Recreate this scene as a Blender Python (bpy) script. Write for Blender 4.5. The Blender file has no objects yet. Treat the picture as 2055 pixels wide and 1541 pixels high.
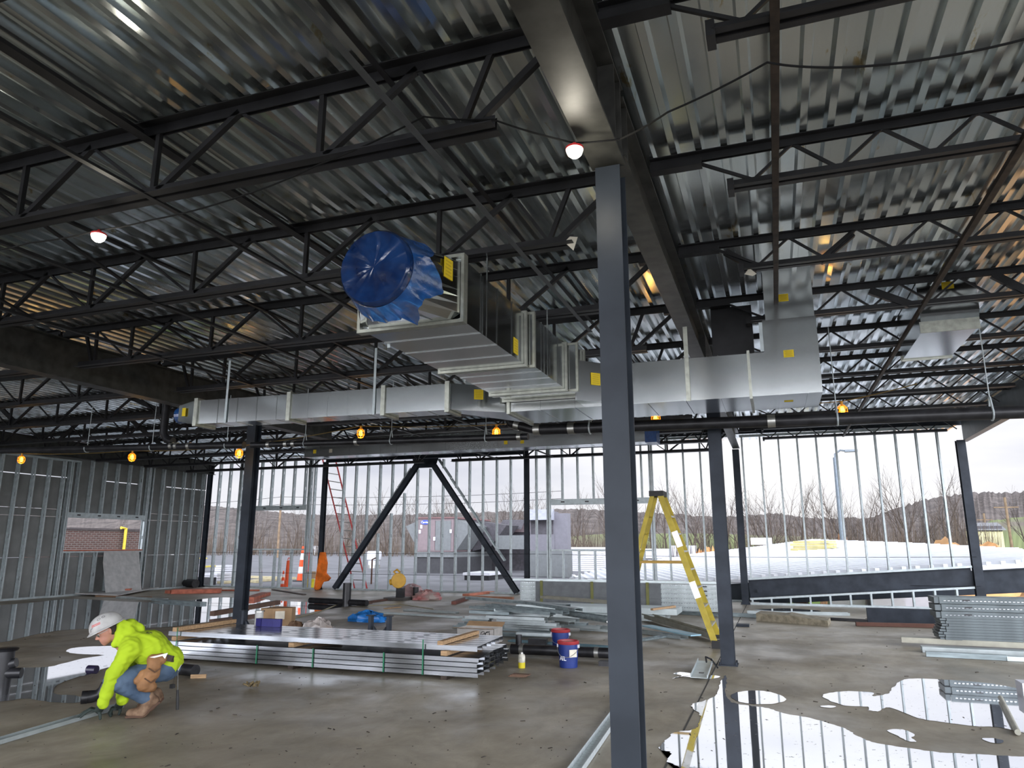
import bpy, math, random
import numpy as np
from mathutils import Vector, Matrix
random.seed(7)
C = bpy.context.scene.collection
# ---------------------------------------------------------------- camera
FPX, CX, CY, HY, VX, EYE = 1450.0, 1027.5, 770.5, 1091.0, 1560.0, 1.6
_dy = HY - CY
_Y = Vector((VX - CX, _dy, FPX)).normalized()
_Z = Vector((0, -FPX * FPX / _dy, FPX)).normalized()
_X = _Y.cross(_Z)
if _X.x < 0: _X.negate()
RW = Matrix((_X, _Y, _Z))              # camera (x right, y down, z forward) -> world
cam_data = bpy.data.cameras.new('camera')
cam = bpy.data.objects.new('camera', cam_data); C.objects.link(cam)
cam_data.sensor_width = 36.0; cam_data.lens = 36.0 * FPX / 2055.0
cam_data.clip_start = 0.05; cam_data.clip_end = 3000
r = RW @ Vector((1, 0, 0)); u = RW @ Vector((0, -1, 0)); b = RW @ Vector((0, 0, -1))
cam.matrix_world = Matrix(((r.x, u.x, b.x, 0), (r.y, u.y, b.y, 0), (r.z, u.z, b.z, EYE), (0, 0, 0, 1)))
bpy.context.scene.camera = cam
def ray(px, py): return RW @ Vector((px - CX, py - CY, FPX))
E0 = Vector((0, 0, EYE))
def G(px, py, z=0.0):                  # point of a horizontal plane seen at a photo pixel
    d = ray(px, py); return E0 + d * ((z - EYE) / d.z)
def W(px, py, y):                      # ... of a plane facing the back wall
    d = ray(px, py); return E0 + d * (y / d.y)
def V(px, py, x):                      # ... of a plane along the left wall
    d = ray(px, py); return E0 + d * (x / d.x)
# ---------------------------------------------------------------- world, exposure
sc = bpy.context.scene
sc.view_settings.view_transform = 'Standard'; sc.view_settings.look = 'None'
sc.view_settings.exposure = 0.0; sc.view_settings.gamma = 1.0; sc.view_settings.use_curve_mapping = False
world = bpy.data.worlds.new('overcast'); sc.world = world; world.use_nodes = True
wn = world.node_tree; wn.nodes.clear()
def N(t, ty, **kw):
    n = t.nodes.new(ty)
    for k, v in kw.items(): setattr(n, k, v)
    return n
def ramp(t, fac, stops):
    n = N(t, 'ShaderNodeValToRGB'); e = n.color_ramp.elements
    while len(e) < len(stops): e.new(0.5)
    for el, (p, c) in zip(e, stops):
        el.position = p; el.color = (c + (1,)) if len(c) == 3 else c
    t.links.new(fac, n.inputs[0]); return n
tc = N(wn, 'ShaderNodeTexCoord'); sp = N(wn, 'ShaderNodeSeparateXYZ'); wn.links.new(tc.outputs['Generated'], sp.inputs[0])
el = ramp(wn, sp.outputs['Z'], [(0.0, (0.84, 0.85, 0.90)), (0.03, (0.88, 0.89, 0.94)), (0.22, (0.88, 0.91, 1.0)), (0.40, (1.2, 1.26, 1.38)), (1.0, (1.5, 1.6, 1.72))])
mp = N(wn, 'ShaderNodeMapping'); mp.inputs['Scale'].default_value = (2.2, 2.2, 9.0); wn.links.new(tc.outputs['Generated'], mp.inputs[0])
nz = N(wn, 'ShaderNodeTexNoise'); nz.inputs['Scale'].default_value = 1.6; nz.inputs['Detail'].default_value = 5; wn.links.new(mp.outputs[0], nz.inputs[0])
cl = ramp(wn, nz.outputs[0], [(0.3, (0.80, 0.81, 0.86)), (0.7, (1.08, 1.07, 1.05))])
mx = N(wn, 'ShaderNodeMix', data_type='RGBA', blend_type='MULTIPLY'); mx.inputs[0].default_value = 1.0
wn.links.new(el.outputs[0], mx.inputs[6]); wn.links.new(cl.outputs[0], mx.inputs[7])
# brighter veil of sun behind the cloud, ahead and to the right
dp = N(wn, 'ShaderNodeVectorMath', operation='DOT_PRODUCT'); dp.inputs[1].default_value = Vector((0.02, 1.0, 0.10)).normalized()
wn.links.new(tc.outputs['Generated'], dp.inputs[0])
gl = ramp(wn, dp.outputs['Value'], [(0.0, (1.0, 1.0, 1.0)), (0.35, (1.0, 1.0, 1.0)), (0.93, (1.0, 1.0, 1.0)), (1.0, (1.3, 1.27, 1.2))])
m2 = N(wn, 'ShaderNodeMix', data_type='RGBA', blend_type='MULTIPLY'); m2.inputs[0].default_value = 1.0
wn.links.new(mx.outputs[2], m2.inputs[6]); wn.links.new(gl.outputs[0], m2.inputs[7])
# extra glow added low in the sky behind the viewer to brighten the interior
d3 = N(wn, 'ShaderNodeVectorMath', operation='DOT_PRODUCT'); d3.inputs[1].default_value = Vector((0.45, -0.89, 0.0)); wn.links.new(tc.outputs['Generated'], d3.inputs[0])
r3 = N(wn, 'ShaderNodeMapRange'); r3.inputs['From Min'].default_value = 0.0; r3.inputs['From Max'].default_value = 0.6; r3.inputs['To Max'].default_value = REAR = 7.0; wn.links.new(d3.outputs['Value'], r3.inputs[0])
r4 = N(wn, 'ShaderNodeMapRange'); r4.inputs['From Min'].default_value = 0.62; r4.inputs['From Max'].default_value = 0.35; wn.links.new(sp.outputs['Z'], r4.inputs[0])
m4 = N(wn, 'ShaderNodeMath', operation='MULTIPLY_ADD'); wn.links.new(r3.outputs[0], m4.inputs[0]); wn.links.new(r4.outputs[0], m4.inputs[1]); m4.inputs[2].default_value = 1.0
m5 = N(wn, 'ShaderNodeMix', data_type='RGBA', blend_type='MULTIPLY'); m5.inputs[0].default_value = 1.0; wn.links.new(m2.outputs[2], m5.inputs[6]); wn.links.new(m4.outputs[0], m5.inputs[7]); m2 = m5
bg = N(wn, 'ShaderNodeBackground'); bg.inputs[1].default_value = SKY = 1.0
wo = N(wn, 'ShaderNodeOutputWorld'); wn.links.new(m2.outputs[2], bg.inputs[0]); wn.links.new(bg.outputs[0], wo.inputs[0])
# ---------------------------------------------------------------- materials
MATS = {}
def mat(name, col, rough=0.6, metal=0.0, var=0.12, scale=6.0, bump=0.0, col2=None, ior=1.45, emit=None, stretch=None, rvar=0.0, alpha=1.0, trans=0.0, stops=(0.35, 0.65), detail=6):
    if name in MATS: return MATS[name]
    m = bpy.data.materials.new(name); m.use_nodes = True; t = m.node_tree
    p = t.nodes['Principled BSDF']
    c2 = col2 if col2 else tuple(min(1, c * (1 + var) + 0.01 * var) for c in col)
    c1 = col if col2 else tuple(c * (1 - var) for c in col)
    co = N(t, 'ShaderNodeTexCoord'); src = co.outputs['Object']
    if stretch:
        q = N(t, 'ShaderNodeMapping'); q.inputs['Scale'].default_value = stretch; t.links.new(src, q.inputs[0]); src = q.outputs[0]
    n = N(t, 'ShaderNodeTexNoise'); n.inputs['Scale'].default_value = scale; n.inputs['Detail'].default_value = detail
    t.links.new(src, n.inputs[0])
    rr = ramp(t, n.outputs[0], [(stops[0], c1), (stops[1], c2)]); t.links.new(rr.outputs[0], p.inputs['Base Color'])
    p.inputs['Roughness'].default_value = rough; p.inputs['Metallic'].default_value = metal; p.inputs['IOR'].default_value = ior
    if rvar:
        q = N(t, 'ShaderNodeMapRange'); q.inputs['To Min'].default_value = rough - rvar; q.inputs['To Max'].default_value = rough + rvar
        t.links.new(n.outputs[0], q.inputs[0]); t.links.new(q.outputs[0], p.inputs['Roughness'])
    if bump:
        bn = N(t, 'ShaderNodeBump'); bn.inputs['Strength'].default_value = bump; bn.inputs['Distance'].default_value = 0.02
        t.links.new(n.outputs[0], bn.inputs['Height']); t.links.new(bn.outputs[0], p.inputs['Normal'])
    if emit: p.inputs['Emission Color'].default_value = emit[0] + (1,); p.inputs['Emission Strength'].default_value = emit[1]
    if trans: p.inputs['Transmission Weight'].default_value = trans
    if alpha < 1: p.inputs['Alpha'].default_value = alpha
    MATS[name] = m; return m
GALV = mat('galvanized stud steel', (0.43, 0.48, 0.49), 0.45, 0.35, 0.12, 9)
GALVD = mat('galvanized duct sheet', (0.54, 0.56, 0.56), 0.15, 1.0, 0.03, 1.0, detail=2)
DUCTW = mat('bright duct seams', (0.36, 0.37, 0.32), 0.35, 0.7, 0.15, 14)
STEEL = mat('grey primed column steel', (0.026, 0.032, 0.042), 0.5, 0.0, 0.25, 3, ior=1.28)
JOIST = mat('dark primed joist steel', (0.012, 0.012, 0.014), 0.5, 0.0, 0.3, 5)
BEAM = mat('dusty primed girder steel', (0.040, 0.040, 0.036), 0.45, 0.0, 0.35, 6, bump=0.05)
RUST = mat('rusty angle steel', (0.030, 0.020, 0.014), 0.65, 0.2, 0.5, 8)
BLACK = mat('black cast pipe', (0.012, 0.012, 0.014), 0.38, 0.0, 0.4, 8)
RUBBER = mat('black rubber', (0.015, 0.015, 0.015), 0.6)
WOOD = mat('pale cut lumber', (0.36, 0.23, 0.12), 0.75, 0, 0.25, 8, stretch=(1, 6, 6))
REDW = mat('red treated lumber', (0.42, 0.13, 0.08), 0.8, 0, 0.25, 7)
YELLOW = mat('yellow sticker paper', (0.62, 0.45, 0.01), 0.7, 0, 0.05)
CARD = mat('brown cardboard', (0.34, 0.22, 0.12), 0.85)
WHITE = mat('white plastic sheet', (0.62, 0.62, 0.66), 0.5, 0, 0.06, 3, bump=0.3)
GYP = mat('grey gypsum sheathing', (0.20, 0.205, 0.20), 0.9, 0, 0.12, 2)
# ---------------------------------------------------------------- mesh builder
class MB:
    def __init__(s): s.v = []; s.f = []
    def add(s, vs, fs):
        o = len(s.v); s.v += [tuple(v) for v in vs]; s.f += [tuple(i + o for i in f) for f in fs]; return s
    def hexa(s, p): return s.add(p, [(0, 3, 2, 1), (4, 5, 6, 7), (0, 1, 5, 4), (1, 2, 6, 5), (2, 3, 7, 6), (3, 0, 4, 7)])
    def box(s, x0, x1, y0, y1, z0, z1):
        return s.hexa([(x0, y0, z0), (x1, y0, z0), (x1, y1, z0), (x0, y1, z0), (x0, y0, z1), (x1, y0, z1), (x1, y1, z1), (x0, y1, z1)])
    def frame(s, p0, p1, up=(0, 0, 1)):
        p0, p1 = Vector(p0), Vector(p1); d = (p1 - p0).normalized(); up = Vector(up)
        if abs(d.dot(up)) > 0.99: up = Vector((0, 1, 0))
        a = d.cross(up).normalized(); return p0, p1, a, a.cross(d).normalized()
    def ext(s, prof, p0, p1, up=(0, 0, 1), closed=True, caps=True, s1=1.0):
        p0, p1, a, b = s.frame(p0, p1, up); n = len(prof)
        vs = [p0 + a * x + b * y for x, y in prof] + [p1 + a * x * s1 + b * y * s1 for x, y in prof]
        fs = [(i, (i + 1) % n, n + (i + 1) % n, n + i) for i in range(n if closed else n - 1)]
        if closed and caps: fs += [tuple(range(n))[::-1], tuple(range(n, 2 * n))]
        return s.add(vs, fs)
    def bar(s, p0, p1, w, h=None, up=(0, 0, 1)):
        h = h or w; return s.ext([(-w / 2, -h / 2), (w / 2, -h / 2), (w / 2, h / 2), (-w / 2, h / 2)], p0, p1, up)
    def rod(s, p0, p1, r, n=8, r1=None, caps=True):
        return s.ext([(r * math.cos(2 * math.pi * i / n), r * math.sin(2 * math.pi * i / n)) for i in range(n)], p0, p1, s1=(r1 if r1 is not None else r) / r, caps=caps)
    def tube(s, pts, r, n=8):
        pts = [Vector(p) for p in pts]; o = len(s.v); m = len(pts); up = Vector((0, 0, 1)); pa = None
        for i, p in enumerate(pts):
            d = (pts[min(i + 1, m - 1)] - pts[max(i - 1, 0)]).normalized()
            if pa is None:
                a = d.cross(up if abs(d.z) < 0.95 else Vector((0, 1, 0))).normalized()
            else: a = (pa - d * pa.dot(d)).normalized()
            pa = a; b_ = a.cross(d); rr = r[i] if isinstance(r, (list, tuple)) else r
            for k in range(n):
                t = 2 * math.pi * k / n; s.v.append(tuple(p + a * rr * math.cos(t) + b_ * rr * math.sin(t)))
        for i in range(m - 1):
            for k in range(n):
                s.f.append((o + i * n + k, o + i * n + (k + 1) % n, o + (i + 1) * n + (k + 1) % n, o + (i + 1) * n + k))
        s.f.append(tuple(o + k for k in range(n))[::-1]); s.f.append(tuple(o + (m - 1) * n + k for k in range(n))); return s
    def wbeam(s, p0, p1, bf, d, tf=0.014, tw=0.010, up=(0, 0, 1)):
        h, q = d / 2, bf / 2
        return s.ext([(-q, -h), (q, -h), (q, -h + tf), (tw / 2, -h + tf), (tw / 2, h - tf), (q, h - tf), (q, h), (-q, h), (-q, h - tf), (-tw / 2, h - tf), (-tw / 2, -h + tf), (-q, -h + tf)], p0, p1, up)
    def chan(s, p0, p1, w, f, t=0.004, up=(0, 0, 1), lip=0.0):
        # web of width w lies across 'up' at the bottom, flanges f point along up
        q = w / 2
        pr = [(-q, 0), (q, 0), (q, f), (q - t, f), (q - t, t), (-q + t, t), (-q + t, f), (-q, f)]
        return s.ext(pr, p0, p1, up)
    def ang(s, p0, p1, a, t=0.006, up=(0, 0, 1), sx=1):
        return s.ext([(0, 0), (sx * a, 0), (sx * a, t), (sx * t, t), (sx * t, a), (0, a)][::sx], p0, p1, up)
    def lathe(s, prof, c, n=24, axis=(0, 0, 1)):
        ax = Vector(axis).normalized(); a = ax.orthogonal().normalized(); b_ = ax.cross(a); c = Vector(c); o = len(s.v)
        for r_, z in prof:
            for k in range(n):
                t = 2 * math.pi * k / n; s.v.append(tuple(c + ax * z + a * r_ * math.cos(t) + b_ * r_ * math.sin(t)))
        for i in range(len(prof) - 1):
            for k in range(n): s.f.append((o + i * n + k, o + i * n + (k + 1) % n, o + (i + 1) * n + (k + 1) % n, o + (i + 1) * n + k))
        s.f.append(tuple(o + k for k in range(n))[::-1]); s.f.append(tuple(o + (len(prof) - 1) * n + k for k in range(n))); return s
    def prism(s, poly, h, base):           # polygon (list of Vectors) extruded by vector h
        n = len(poly); vs = [Vector(p) + Vector(base) for p in poly]; vs += [v + Vector(h) for v in vs]
        return s.add(vs, [tuple(range(n))[::-1], tuple(range(n, 2 * n))] + [(i, (i + 1) % n, n + (i + 1) % n, n + i) for i in range(n)])
    def mark(s): s.n0 = len(s.f); return s
    def build2(s, name, m, m2, parent=None):
        o = s.build(name, m, parent); o.data.materials.append(m2)
        for q in o.data.polygons[s.n0:]: q.material_index = 1
        return o
    def build(s, name, m, parent=None, smooth=False):
        me = bpy.data.meshes.new(name)
        off = parent_origin(parent) if parent else Vector((0, 0, 0))
        me.from_pydata([(v[0] - off.x, v[1] - off.y, v[2] - off.z) for v in s.v], [], s.f)
        me.materials.append(m); me.update()
        if smooth:
            me.polygons.foreach_set('use_smooth', [True] * len(me.polygons)); me.set_sharp_from_angle(angle=math.radians(40))
        o = bpy.data.objects.new(name, me); C.objects.link(o)
        if parent: o.parent = parent
        return o
def parent_origin(p):
    v = Vector((0, 0, 0))
    while p is not None: v += p.location; p = p.parent
    return v
def tag(o, label, cat, group=None, kind=None):
    o['label'] = label; o['category'] = cat
    if group: o['group'] = group
    if kind: o['kind'] = kind
    return o
def thing(name, label, cat, loc=(0, 0, 0), group=None):
    o = bpy.data.objects.new(name, None); C.objects.link(o); o.empty_display_size = 0.1; o.location = loc
    return tag(o, label, cat, group)
def struct(o): o['kind'] = 'structure'; return o
def dup(root, loc=None, rotz=None, label=None, group=None):
    r_ = root.copy(); C.objects.link(r_)
    if loc is not None: r_.location = loc
    if rotz is not None: r_.rotation_euler = (0, 0, rotz)
    if label: r_['label'] = label
    if group: r_['group'] = group
    for ch in list(root.children):
        c = ch.copy(); C.objects.link(c); c.parent = r_
        for g in ch.children:
            d = g.copy(); C.objects.link(d); d.parent = c
    return r_
# ================================================================ STRUCTURE
# concrete floor with trowel marks, stains and damp zones
fm = bpy.data.materials.new('site concrete'); fm.use_nodes = True; t = fm.node_tree; p = t.nodes['Principled BSDF']
co = N(t, 'ShaderNodeTexCoord')
def fn(scale, detail, st=None, rough=0.6, dist=0.0):
    q = N(t, 'ShaderNodeMapping'); q.inputs['Scale'].default_value = st or (1, 1, 1); t.links.new(co.outputs['Object'], q.inputs[0])
    n = N(t, 'ShaderNodeTexNoise'); n.inputs['Scale'].default_value = scale; n.inputs['Detail'].default_value = detail
    n.inputs['Roughness'].default_value = rough; n.inputs['Distortion'].default_value = dist
    t.links.new(q.outputs[0], n.inputs[0]); return n.outputs[0]
big = ramp(t, fn(0.45, 4, dist=0.6), [(0.32, (0.19, 0.168, 0.128)), (0.5, (0.28, 0.25, 0.192)), (0.68, (0.39, 0.355, 0.285))])
mid = ramp(t, fn(2.6, 8, (1, 0.6, 1), 0.7, 0.8), [(0.3, (0.70, 0.68, 0.64)), (0.7, (1.18, 1.16, 1.14))])
spk = ramp(t, fn(46, 3), [(0.24, (0.35, 0.30, 0.26)), (0.34, (1, 1, 1))])
def mul(a, b_):
    m = N(t, 'ShaderNodeMix', data_type='RGBA', blend_type='MULTIPLY'); m.inputs[0].default_value = 1; t.links.new(a, m.inputs[6]); t.links.new(b_, m.inputs[7]); return m.outputs[2]
t.links.new(mul(mul(big.outputs[0], mid.outputs[0]), spk.outputs[0]), p.inputs['Base Color'])
rr = ramp(t, fn(0.7, 5), [(0.35, (0.30,) * 3), (0.65, (0.62,) * 3)]); t.links.new(rr.outputs[0], p.inputs['Roughness'])
bn = N(t, 'ShaderNodeBump'); bn.inputs['Strength'].default_value = 0.15; bn.inputs['Distance'].default_value = 0.01
t.links.new(fn(9, 6), bn.inputs['Height']); t.links.new(bn.outputs[0], p.inputs['Normal'])
m = MB(); m.prism([(-21.2, -5, 0), (5.3, -5, 0), (5.3, 21.5, 0), (-0.6, 21.5, 0), (-0.6, 22.3, 0), (-7.3, 22.3, 0), (-7.3, 23.2, 0), (-21.2, 23.2, 0)], (0, 0, 0.3), (0, 0, -0.3))
struct(m.build('floor', fm))

o = MB().box(-0.90, -0.885, -5, 21.5, 0.0005, 0.003).build('floor_joint', mat('dark joint filler', (0.05, 0.048, 0.042), 0.9)); struct(o)
# ribbed steel roof deck: narrow flats on the joists, wide flats 75 mm higher, ribs along Y
dm = bpy.data.materials.new('galvanized roof deck'); dm.use_nodes = True; t = dm.node_tree; p = t.nodes['Principled BSDF']
co = N(t, 'ShaderNodeTexCoord')
b1 = ramp(t, fn(0.5, 3), [(0.35, (0.56, 0.62, 0.64)), (0.65, (0.72, 0.75, 0.75))])
b2 = ramp(t, fn(60, 2), [(0.35, (0.96,) * 3), (0.65, (1.03,) * 3)])
st = ramp(t, fn(1.3, 7, (3.5, 1, 1), 0.75), [(0.61, (1, 1, 1)), (0.66, (0.72, 0.55, 0.30))])
t.links.new(mul(mul(b1.outputs[0], b2.outputs[0]), st.outputs[0]), p.inputs['Base Color'])
p.inputs['Metallic'].default_value = 0.92
rr = ramp(t, fn(2.0, 5), [(0.3, (0.13,) * 3), (0.7, (0.20,) * 3)]); t.links.new(rr.outputs[0], p.inputs['Roughness'])
bn = N(t, 'ShaderNodeBump'); bn.inputs['Strength'].default_value = 0.0; bn.inputs['Distance'].default_value = 0.02
t.links.new(fn(1.2, 3, (1, 0.35, 1)), bn.inputs['Height']); t.links.new(bn.outputs[0], p.inputs['Normal'])
ZD, ZU = 4.775, 4.848
xs = []; x = -22.0
prof = []
while x < 4.85:
    prof += [(x, ZD), (x + 0.052, ZD), (x + 0.070, ZU), (x + 0.182, ZU)]; x += 0.2
m = MB(); Y0, Y1 = -5.0, 23.6; hole = (0.05, 0.62)
n = len(prof)
vs = [(a, y, z) for y in (Y0, 9.35, 9.62, Y1) for a, z in prof]
fs = []
for r_ in range(3):
    for i in range(n - 1):
        if r_ == 1 and -0.10 < prof[i][0] < 0.02: continue          # cut left beside the riser
        fs.append((r_ * n + i, r_ * n + i + 1, (r_ + 1) * n + i + 1, (r_ + 1) * n + i))
m.add(vs, fs); struct(m.build('ceiling', dm))
m = MB(); m.box(-22, -0.12, Y0, Y1, 4.87, 5.05); m.box(0.02, 4.9, Y0, Y1, 4.87, 5.05); m.box(-0.12, 0.02, Y0, 9.35, 4.87, 5.05); m.box(-0.12, 0.02, 9.62, Y1, 4.87, 5.05)
ro = struct(m.build('ceiling_insulation', mat('roof insulation', (0.3, 0.3, 0.3), 0.9)))

# ---- studs
def stud_mesh(L, w=0.15, f=0.042, hole0=0.55):
    m = MB(); h = w / 2; t_ = 0.004; s = 0.02
    m.box(-t_ / 2, t_ / 2, -h, -s, 0, L); m.box(-t_ / 2, t_ / 2, s, h, 0, L)
    z = 0.0; k = hole0
    while k + 0.11 < L:
        m.box(-t_ / 2, t_ / 2, -s, s, z, k); z = k + 0.11; k += 0.61
    m.box(-t_ / 2, t_ / 2, -s, s, z, L)
    for sg in (-1, 1):
        y0, y1 = sorted((sg * h, sg * (h - t_))); m.box(-f, 0, y0, y1, 0, L)
        y0, y1 = sorted((sg * h, sg * (h - 0.014))); m.box(-f, t_ - f, y0, y1, 0, L)
    return m
_sc = {}; SN = 0
def stud(x, y, z0, z1, label, group, rot=0.0, lean=0.0, tw=0.0):
    global SN; SN = SN + 1
    key = round(z1 - z0, 1)
    L = z1 - z0
    if key not in _sc:
        o = stud_mesh(key).build('metal_stud', GALV); _sc[key] = o.data
    else: o = bpy.data.objects.new('metal_stud', _sc[key]); C.objects.link(o)
    o.location = (x, y, z0); o.scale = (1, 1, L / key); o.rotation_euler = (tw, lean, rot)
    return tag(o, label, 'metal stud', group)
def track(p0, p1, name, label, w=0.155, f=0.05, up=(0, 0, 1), cat='metal track'):
    o = MB().chan(p0, p1, w, f, up=up).build(name, GALV); return tag(o, label, cat)
YA, YB, YC = 23.0, 22.1, 21.3       # three runs of the open back wall
SP = 0.5
# run A : left corner to brace bay
gA = 'studs of the open back wall between the left corner and the framed opening'
for i in range(4): pass
win1 = (W(485, 1025, YA).x, W(617, 1023, YA).x)
zh1, zs1 = 2.84, 1.42
x = win1[0] - 0.13 - 5 * SP
stA = []
while x < win1[0] - 0.2:
    stud(x, YA, 0.02, 4.72, 'tall galvanized stud in the back wall between the left corner and its first window opening', 'tall studs near the left corner of the back wall'); x += SP
for dx in (-0.12, -0.05): stud(win1[0] + dx, YA, 0.02, 4.72, 'doubled jamb stud left of the first back wall opening', 'left jamb studs of the first opening')
for dx in (0.05, 0.12): stud(win1[1] + dx, YA, 0.02, 4.72, 'doubled galvanized jamb stud on the right side of the first back wall opening', 'right jamb studs of the first opening')
k = 0; x = win1[0] + 0.35
while x < win1[1] - 0.1:
    stud(x, YA, zh1 + 0.16, 4.72, 'short galvanized stud above the header of the first back wall opening', 'short studs above the first opening header')
    x += SP
for px0, px1, ln in ((540, 525, -0.05), (545, 549, 0.0), (567, 560, 0.0), (590, 583, 0.0)):
    q = W(px1, 1179, YA)
    stud(q.x, YA - 0.02, 0.02, zs1 - 0.03, 'low galvanized stud under the sill of the first back wall opening' if ln == 0 else 'loose low galvanized stud leaning left under the first opening sill', 'low studs under the first opening sill' if ln == 0 else None, lean=ln * 2)
def header(x0, x1, y, z, name, label):
    o = thing(name, label, 'window header', ((x0 + x1) / 2, y, z))
    MB().box(x0, x1, y - 0.085, y - 0.075, z, z + 0.15).build('web', GALV, o)
    MB().box(x0, x1, y - 0.085, y + 0.08, z - 0.01, z).build('lower_flange', GALV, o)
    MB().box(x0, x1, y - 0.085, y + 0.08, z + 0.15, z + 0.16).build('upper_flange', GALV, o)
    for i in range(4):
        xx = x0 + (x1 - x0) * (i + 0.5) / 4.0
        MB().box(xx - 0.06, xx + 0.06, y - 0.088, y - 0.085, z + 0.055, z + 0.095).build('punch_hole', BLACK, o)
    return o
header(win1[0], win1[1], YA, zh1, 'window_header', 'galvanized header over the first opening of the back wall, left of the ladder')
track((win1[0], YA, zs1), (win1[1], YA, zs1), 'sill_track', 'galvanized sill track of the first back wall opening above orange cones', up=(0, 0, -1))
track((-21.3, YA, 0.002), (-7.5, YA, 0.002), 'bottom_track', 'long galvanized bottom track of the back wall left of the stacked steel')
track((-21.3, YA, 4.74), (-7.5, YA, 4.74), 'top_track', 'long galvanized top track of the back wall left of the stacked steel', up=(0, 0, -1))
# stud bay in front of the chevron brace
AP = W(855, 918, 22.9); BL = W(672, 1188, 22.85); BR = W(1038, 1210, 22.85); BL.z = 0.05; BR.z = 0.03
xb0, xb1 = W(655, 1000, YA).x, W(1060, 1000, YA).x
stud(W(632, 1000, YA).x, YA, 0.02, 4.72, 'galvanized stud beside the red extension ladder', None)
def brace_z(x):
    if x < AP.x - 0.35: return 0.0 + (x - BL.x) / (AP.x - 0.30 - BL.x) * 4.35
    if x > AP.x + 0.35: return 0.0 + (BR.x - x) / (BR.x - AP.x - 0.30) * 4.35
    return 4.3
x = xb0 + 0.72
while x < xb1 - 0.25:
    zb = brace_z(x)
    inside = abs(x - AP.x) < 0.4
    if zb > 0.55 and not inside:
        stud(x, YA + 0.05, 0.02, zb - 0.22, 'galvanized stud standing below the A shaped steel brace', 'studs below the A shaped brace')
    if inside: stud(x, YA + 0.05, 0.02, 4.18, 'galvanized stud standing under the top plate of the A shaped brace', 'studs under the brace apex')
    elif zb < 3.9:
        zt = zb + 0.30 if zb > 0.45 else 0.02
        stud(x, YA + 0.05, zt, 4.5, 'galvanized stud rising above the slanted leg of the A shaped brace', 'studs above the A shaped brace')
        if zb > 0.45:
            s_ = 1 if x < AP.x else -1
            track((x - 0.25, YA + 0.05, zb + 0.30 - s_ * 0.34), (x + 0.25, YA + 0.05, zb + 0.30 + s_ * 0.34), 'slanted_track', 'short slanted galvanized track capping studs along the A shaped brace')['group'] = 'slanted tracks along the brace'
    x += SP
gb = thing('steel_brace', 'dark A shaped steel brace standing in the back wall', 'steel brace', (AP.x, 22.85, 0))
MB().wbeam((BL.x, 22.85, 0.06), (AP.x - 0.28, 22.85, 4.35), 0.16, 0.20, up=(0, 1, 0)).build('diagonal_leg', STEEL, gb)
MB().wbeam((BR.x, 22.85, 0.06), (AP.x + 0.28, 22.85, 4.35), 0.16, 0.20, up=(0, 1, 0)).build('diagonal_leg', STEEL, gb)
m = MB(); m.prism([(AP.x - 0.5, 22.84, 4.52), (AP.x + 0.5, 22.84, 4.52), (AP.x + 0.42, 22.84, 4.3), (AP.x + 0.25, 22.84, 4.2), (AP.x - 0.25, 22.84, 4.2), (AP.x - 0.42, 22.84, 4.3)], (0, 0.03, 0), (0, 0, 0)); m.build('gusset_plate', STEEL, gb)
def wcol(x, y, z1, label, bf=0.17, d=0.2, rot=0, base=True, mt=STEEL, name='steel_column'):
    o = thing(name, label, 'steel column', (x, y, 0))
    MB().wbeam((x, y, 0.012), (x, y, z1), bf, d, up=(0, 1, 0) if rot == 0 else (1, 0, 0)).build('shaft', mt, o)
    if base: MB().box(x - bf * 0.7, x + bf * 0.7, y - d * 0.65, y + d * 0.65, 0, 0.014).build('base_plate', mt, o)
    if base:
        for sx in (-1, 1):
            for sy in (-1, 1): MB().rod((x + sx * bf * 0.58, y + sy * d * 0.55, 0.014), (x + sx * bf * 0.58, y + sy * d * 0.55, 0.05), 0.012, 6).build('anchor_bolt', mt, o)
    return o
wcol(xb0, 22.85, 4.55, 'slim dark steel column of the back wall beside the red extension ladder', 0.15, 0.15)
wcol(xb1, 22.85, 4.55, 'slim dark steel column of the back wall right of the A shaped brace', 0.15, 0.15)
o = MB().wbeam((xb0, 22.85, 4.63), (xb1 + 0.07, 22.85, 4.63), 0.16, 0.2).build('steel_beam', STEEL); tag(o, 'dark steel beam across the top of the A shaped brace', 'steel beam')
# run B : brace bay to third column line
xw0, xw1 = W(1107, 1010, YB).x, W(1305, 1008, YB).x
zh2, zs2 = 2.80, 1.43
stud(W(1078, 1000, YB).x, YB, 0.02, 4.72, 'galvanized stud between the brace column and the second opening of the back wall', None)
for xx in (xw0 - 0.11, xw0 - 0.04): stud(xx, YB, 0.02, 4.72, 'doubled galvanized jamb stud on the left side of the second back wall opening', 'left jamb studs of the second opening')
for xx in (xw1 + 0.04, xw1 + 0.11): stud(xx, YB, 0.02, 4.72, 'doubled galvanized jamb stud on the right side of the second back wall opening', 'right jamb studs of the second opening')
x = xw0 + 0.38
while x < xw1 - 0.1:
    stud(x, YB, zh2 + 0.16, 4.72, 'short galvanized stud above the header of the second back wall opening', 'short studs above the second opening header')
    stud(x, YB, 0.02, zs2 - 0.03, 'low galvanized stud under the sill of the second back wall opening', 'low studs under the second opening sill'); x += SP
header(xw0, xw1, YB, zh2, 'window_header', 'galvanized header over the second back wall opening, crossed by the near column')
track((xw0, YB, zs2), (xw1, YB, zs2), 'sill_track', 'galvanized sill track of the second back wall opening behind the stacked deck panels', up=(0, 0, -1))
x = xw1 + 0.55
while x < -1.1:
    stud(x, YB, 0.02, 4.72, 'tall galvanized stud in the back wall behind the yellow stepladder', 'tall studs behind the yellow stepladder'); x += SP
track((-7.5, YB, 0.002), (-0.95, YB, 0.002), 'bottom_track', 'galvanized bottom track of the back wall behind the stacked steel')
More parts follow.
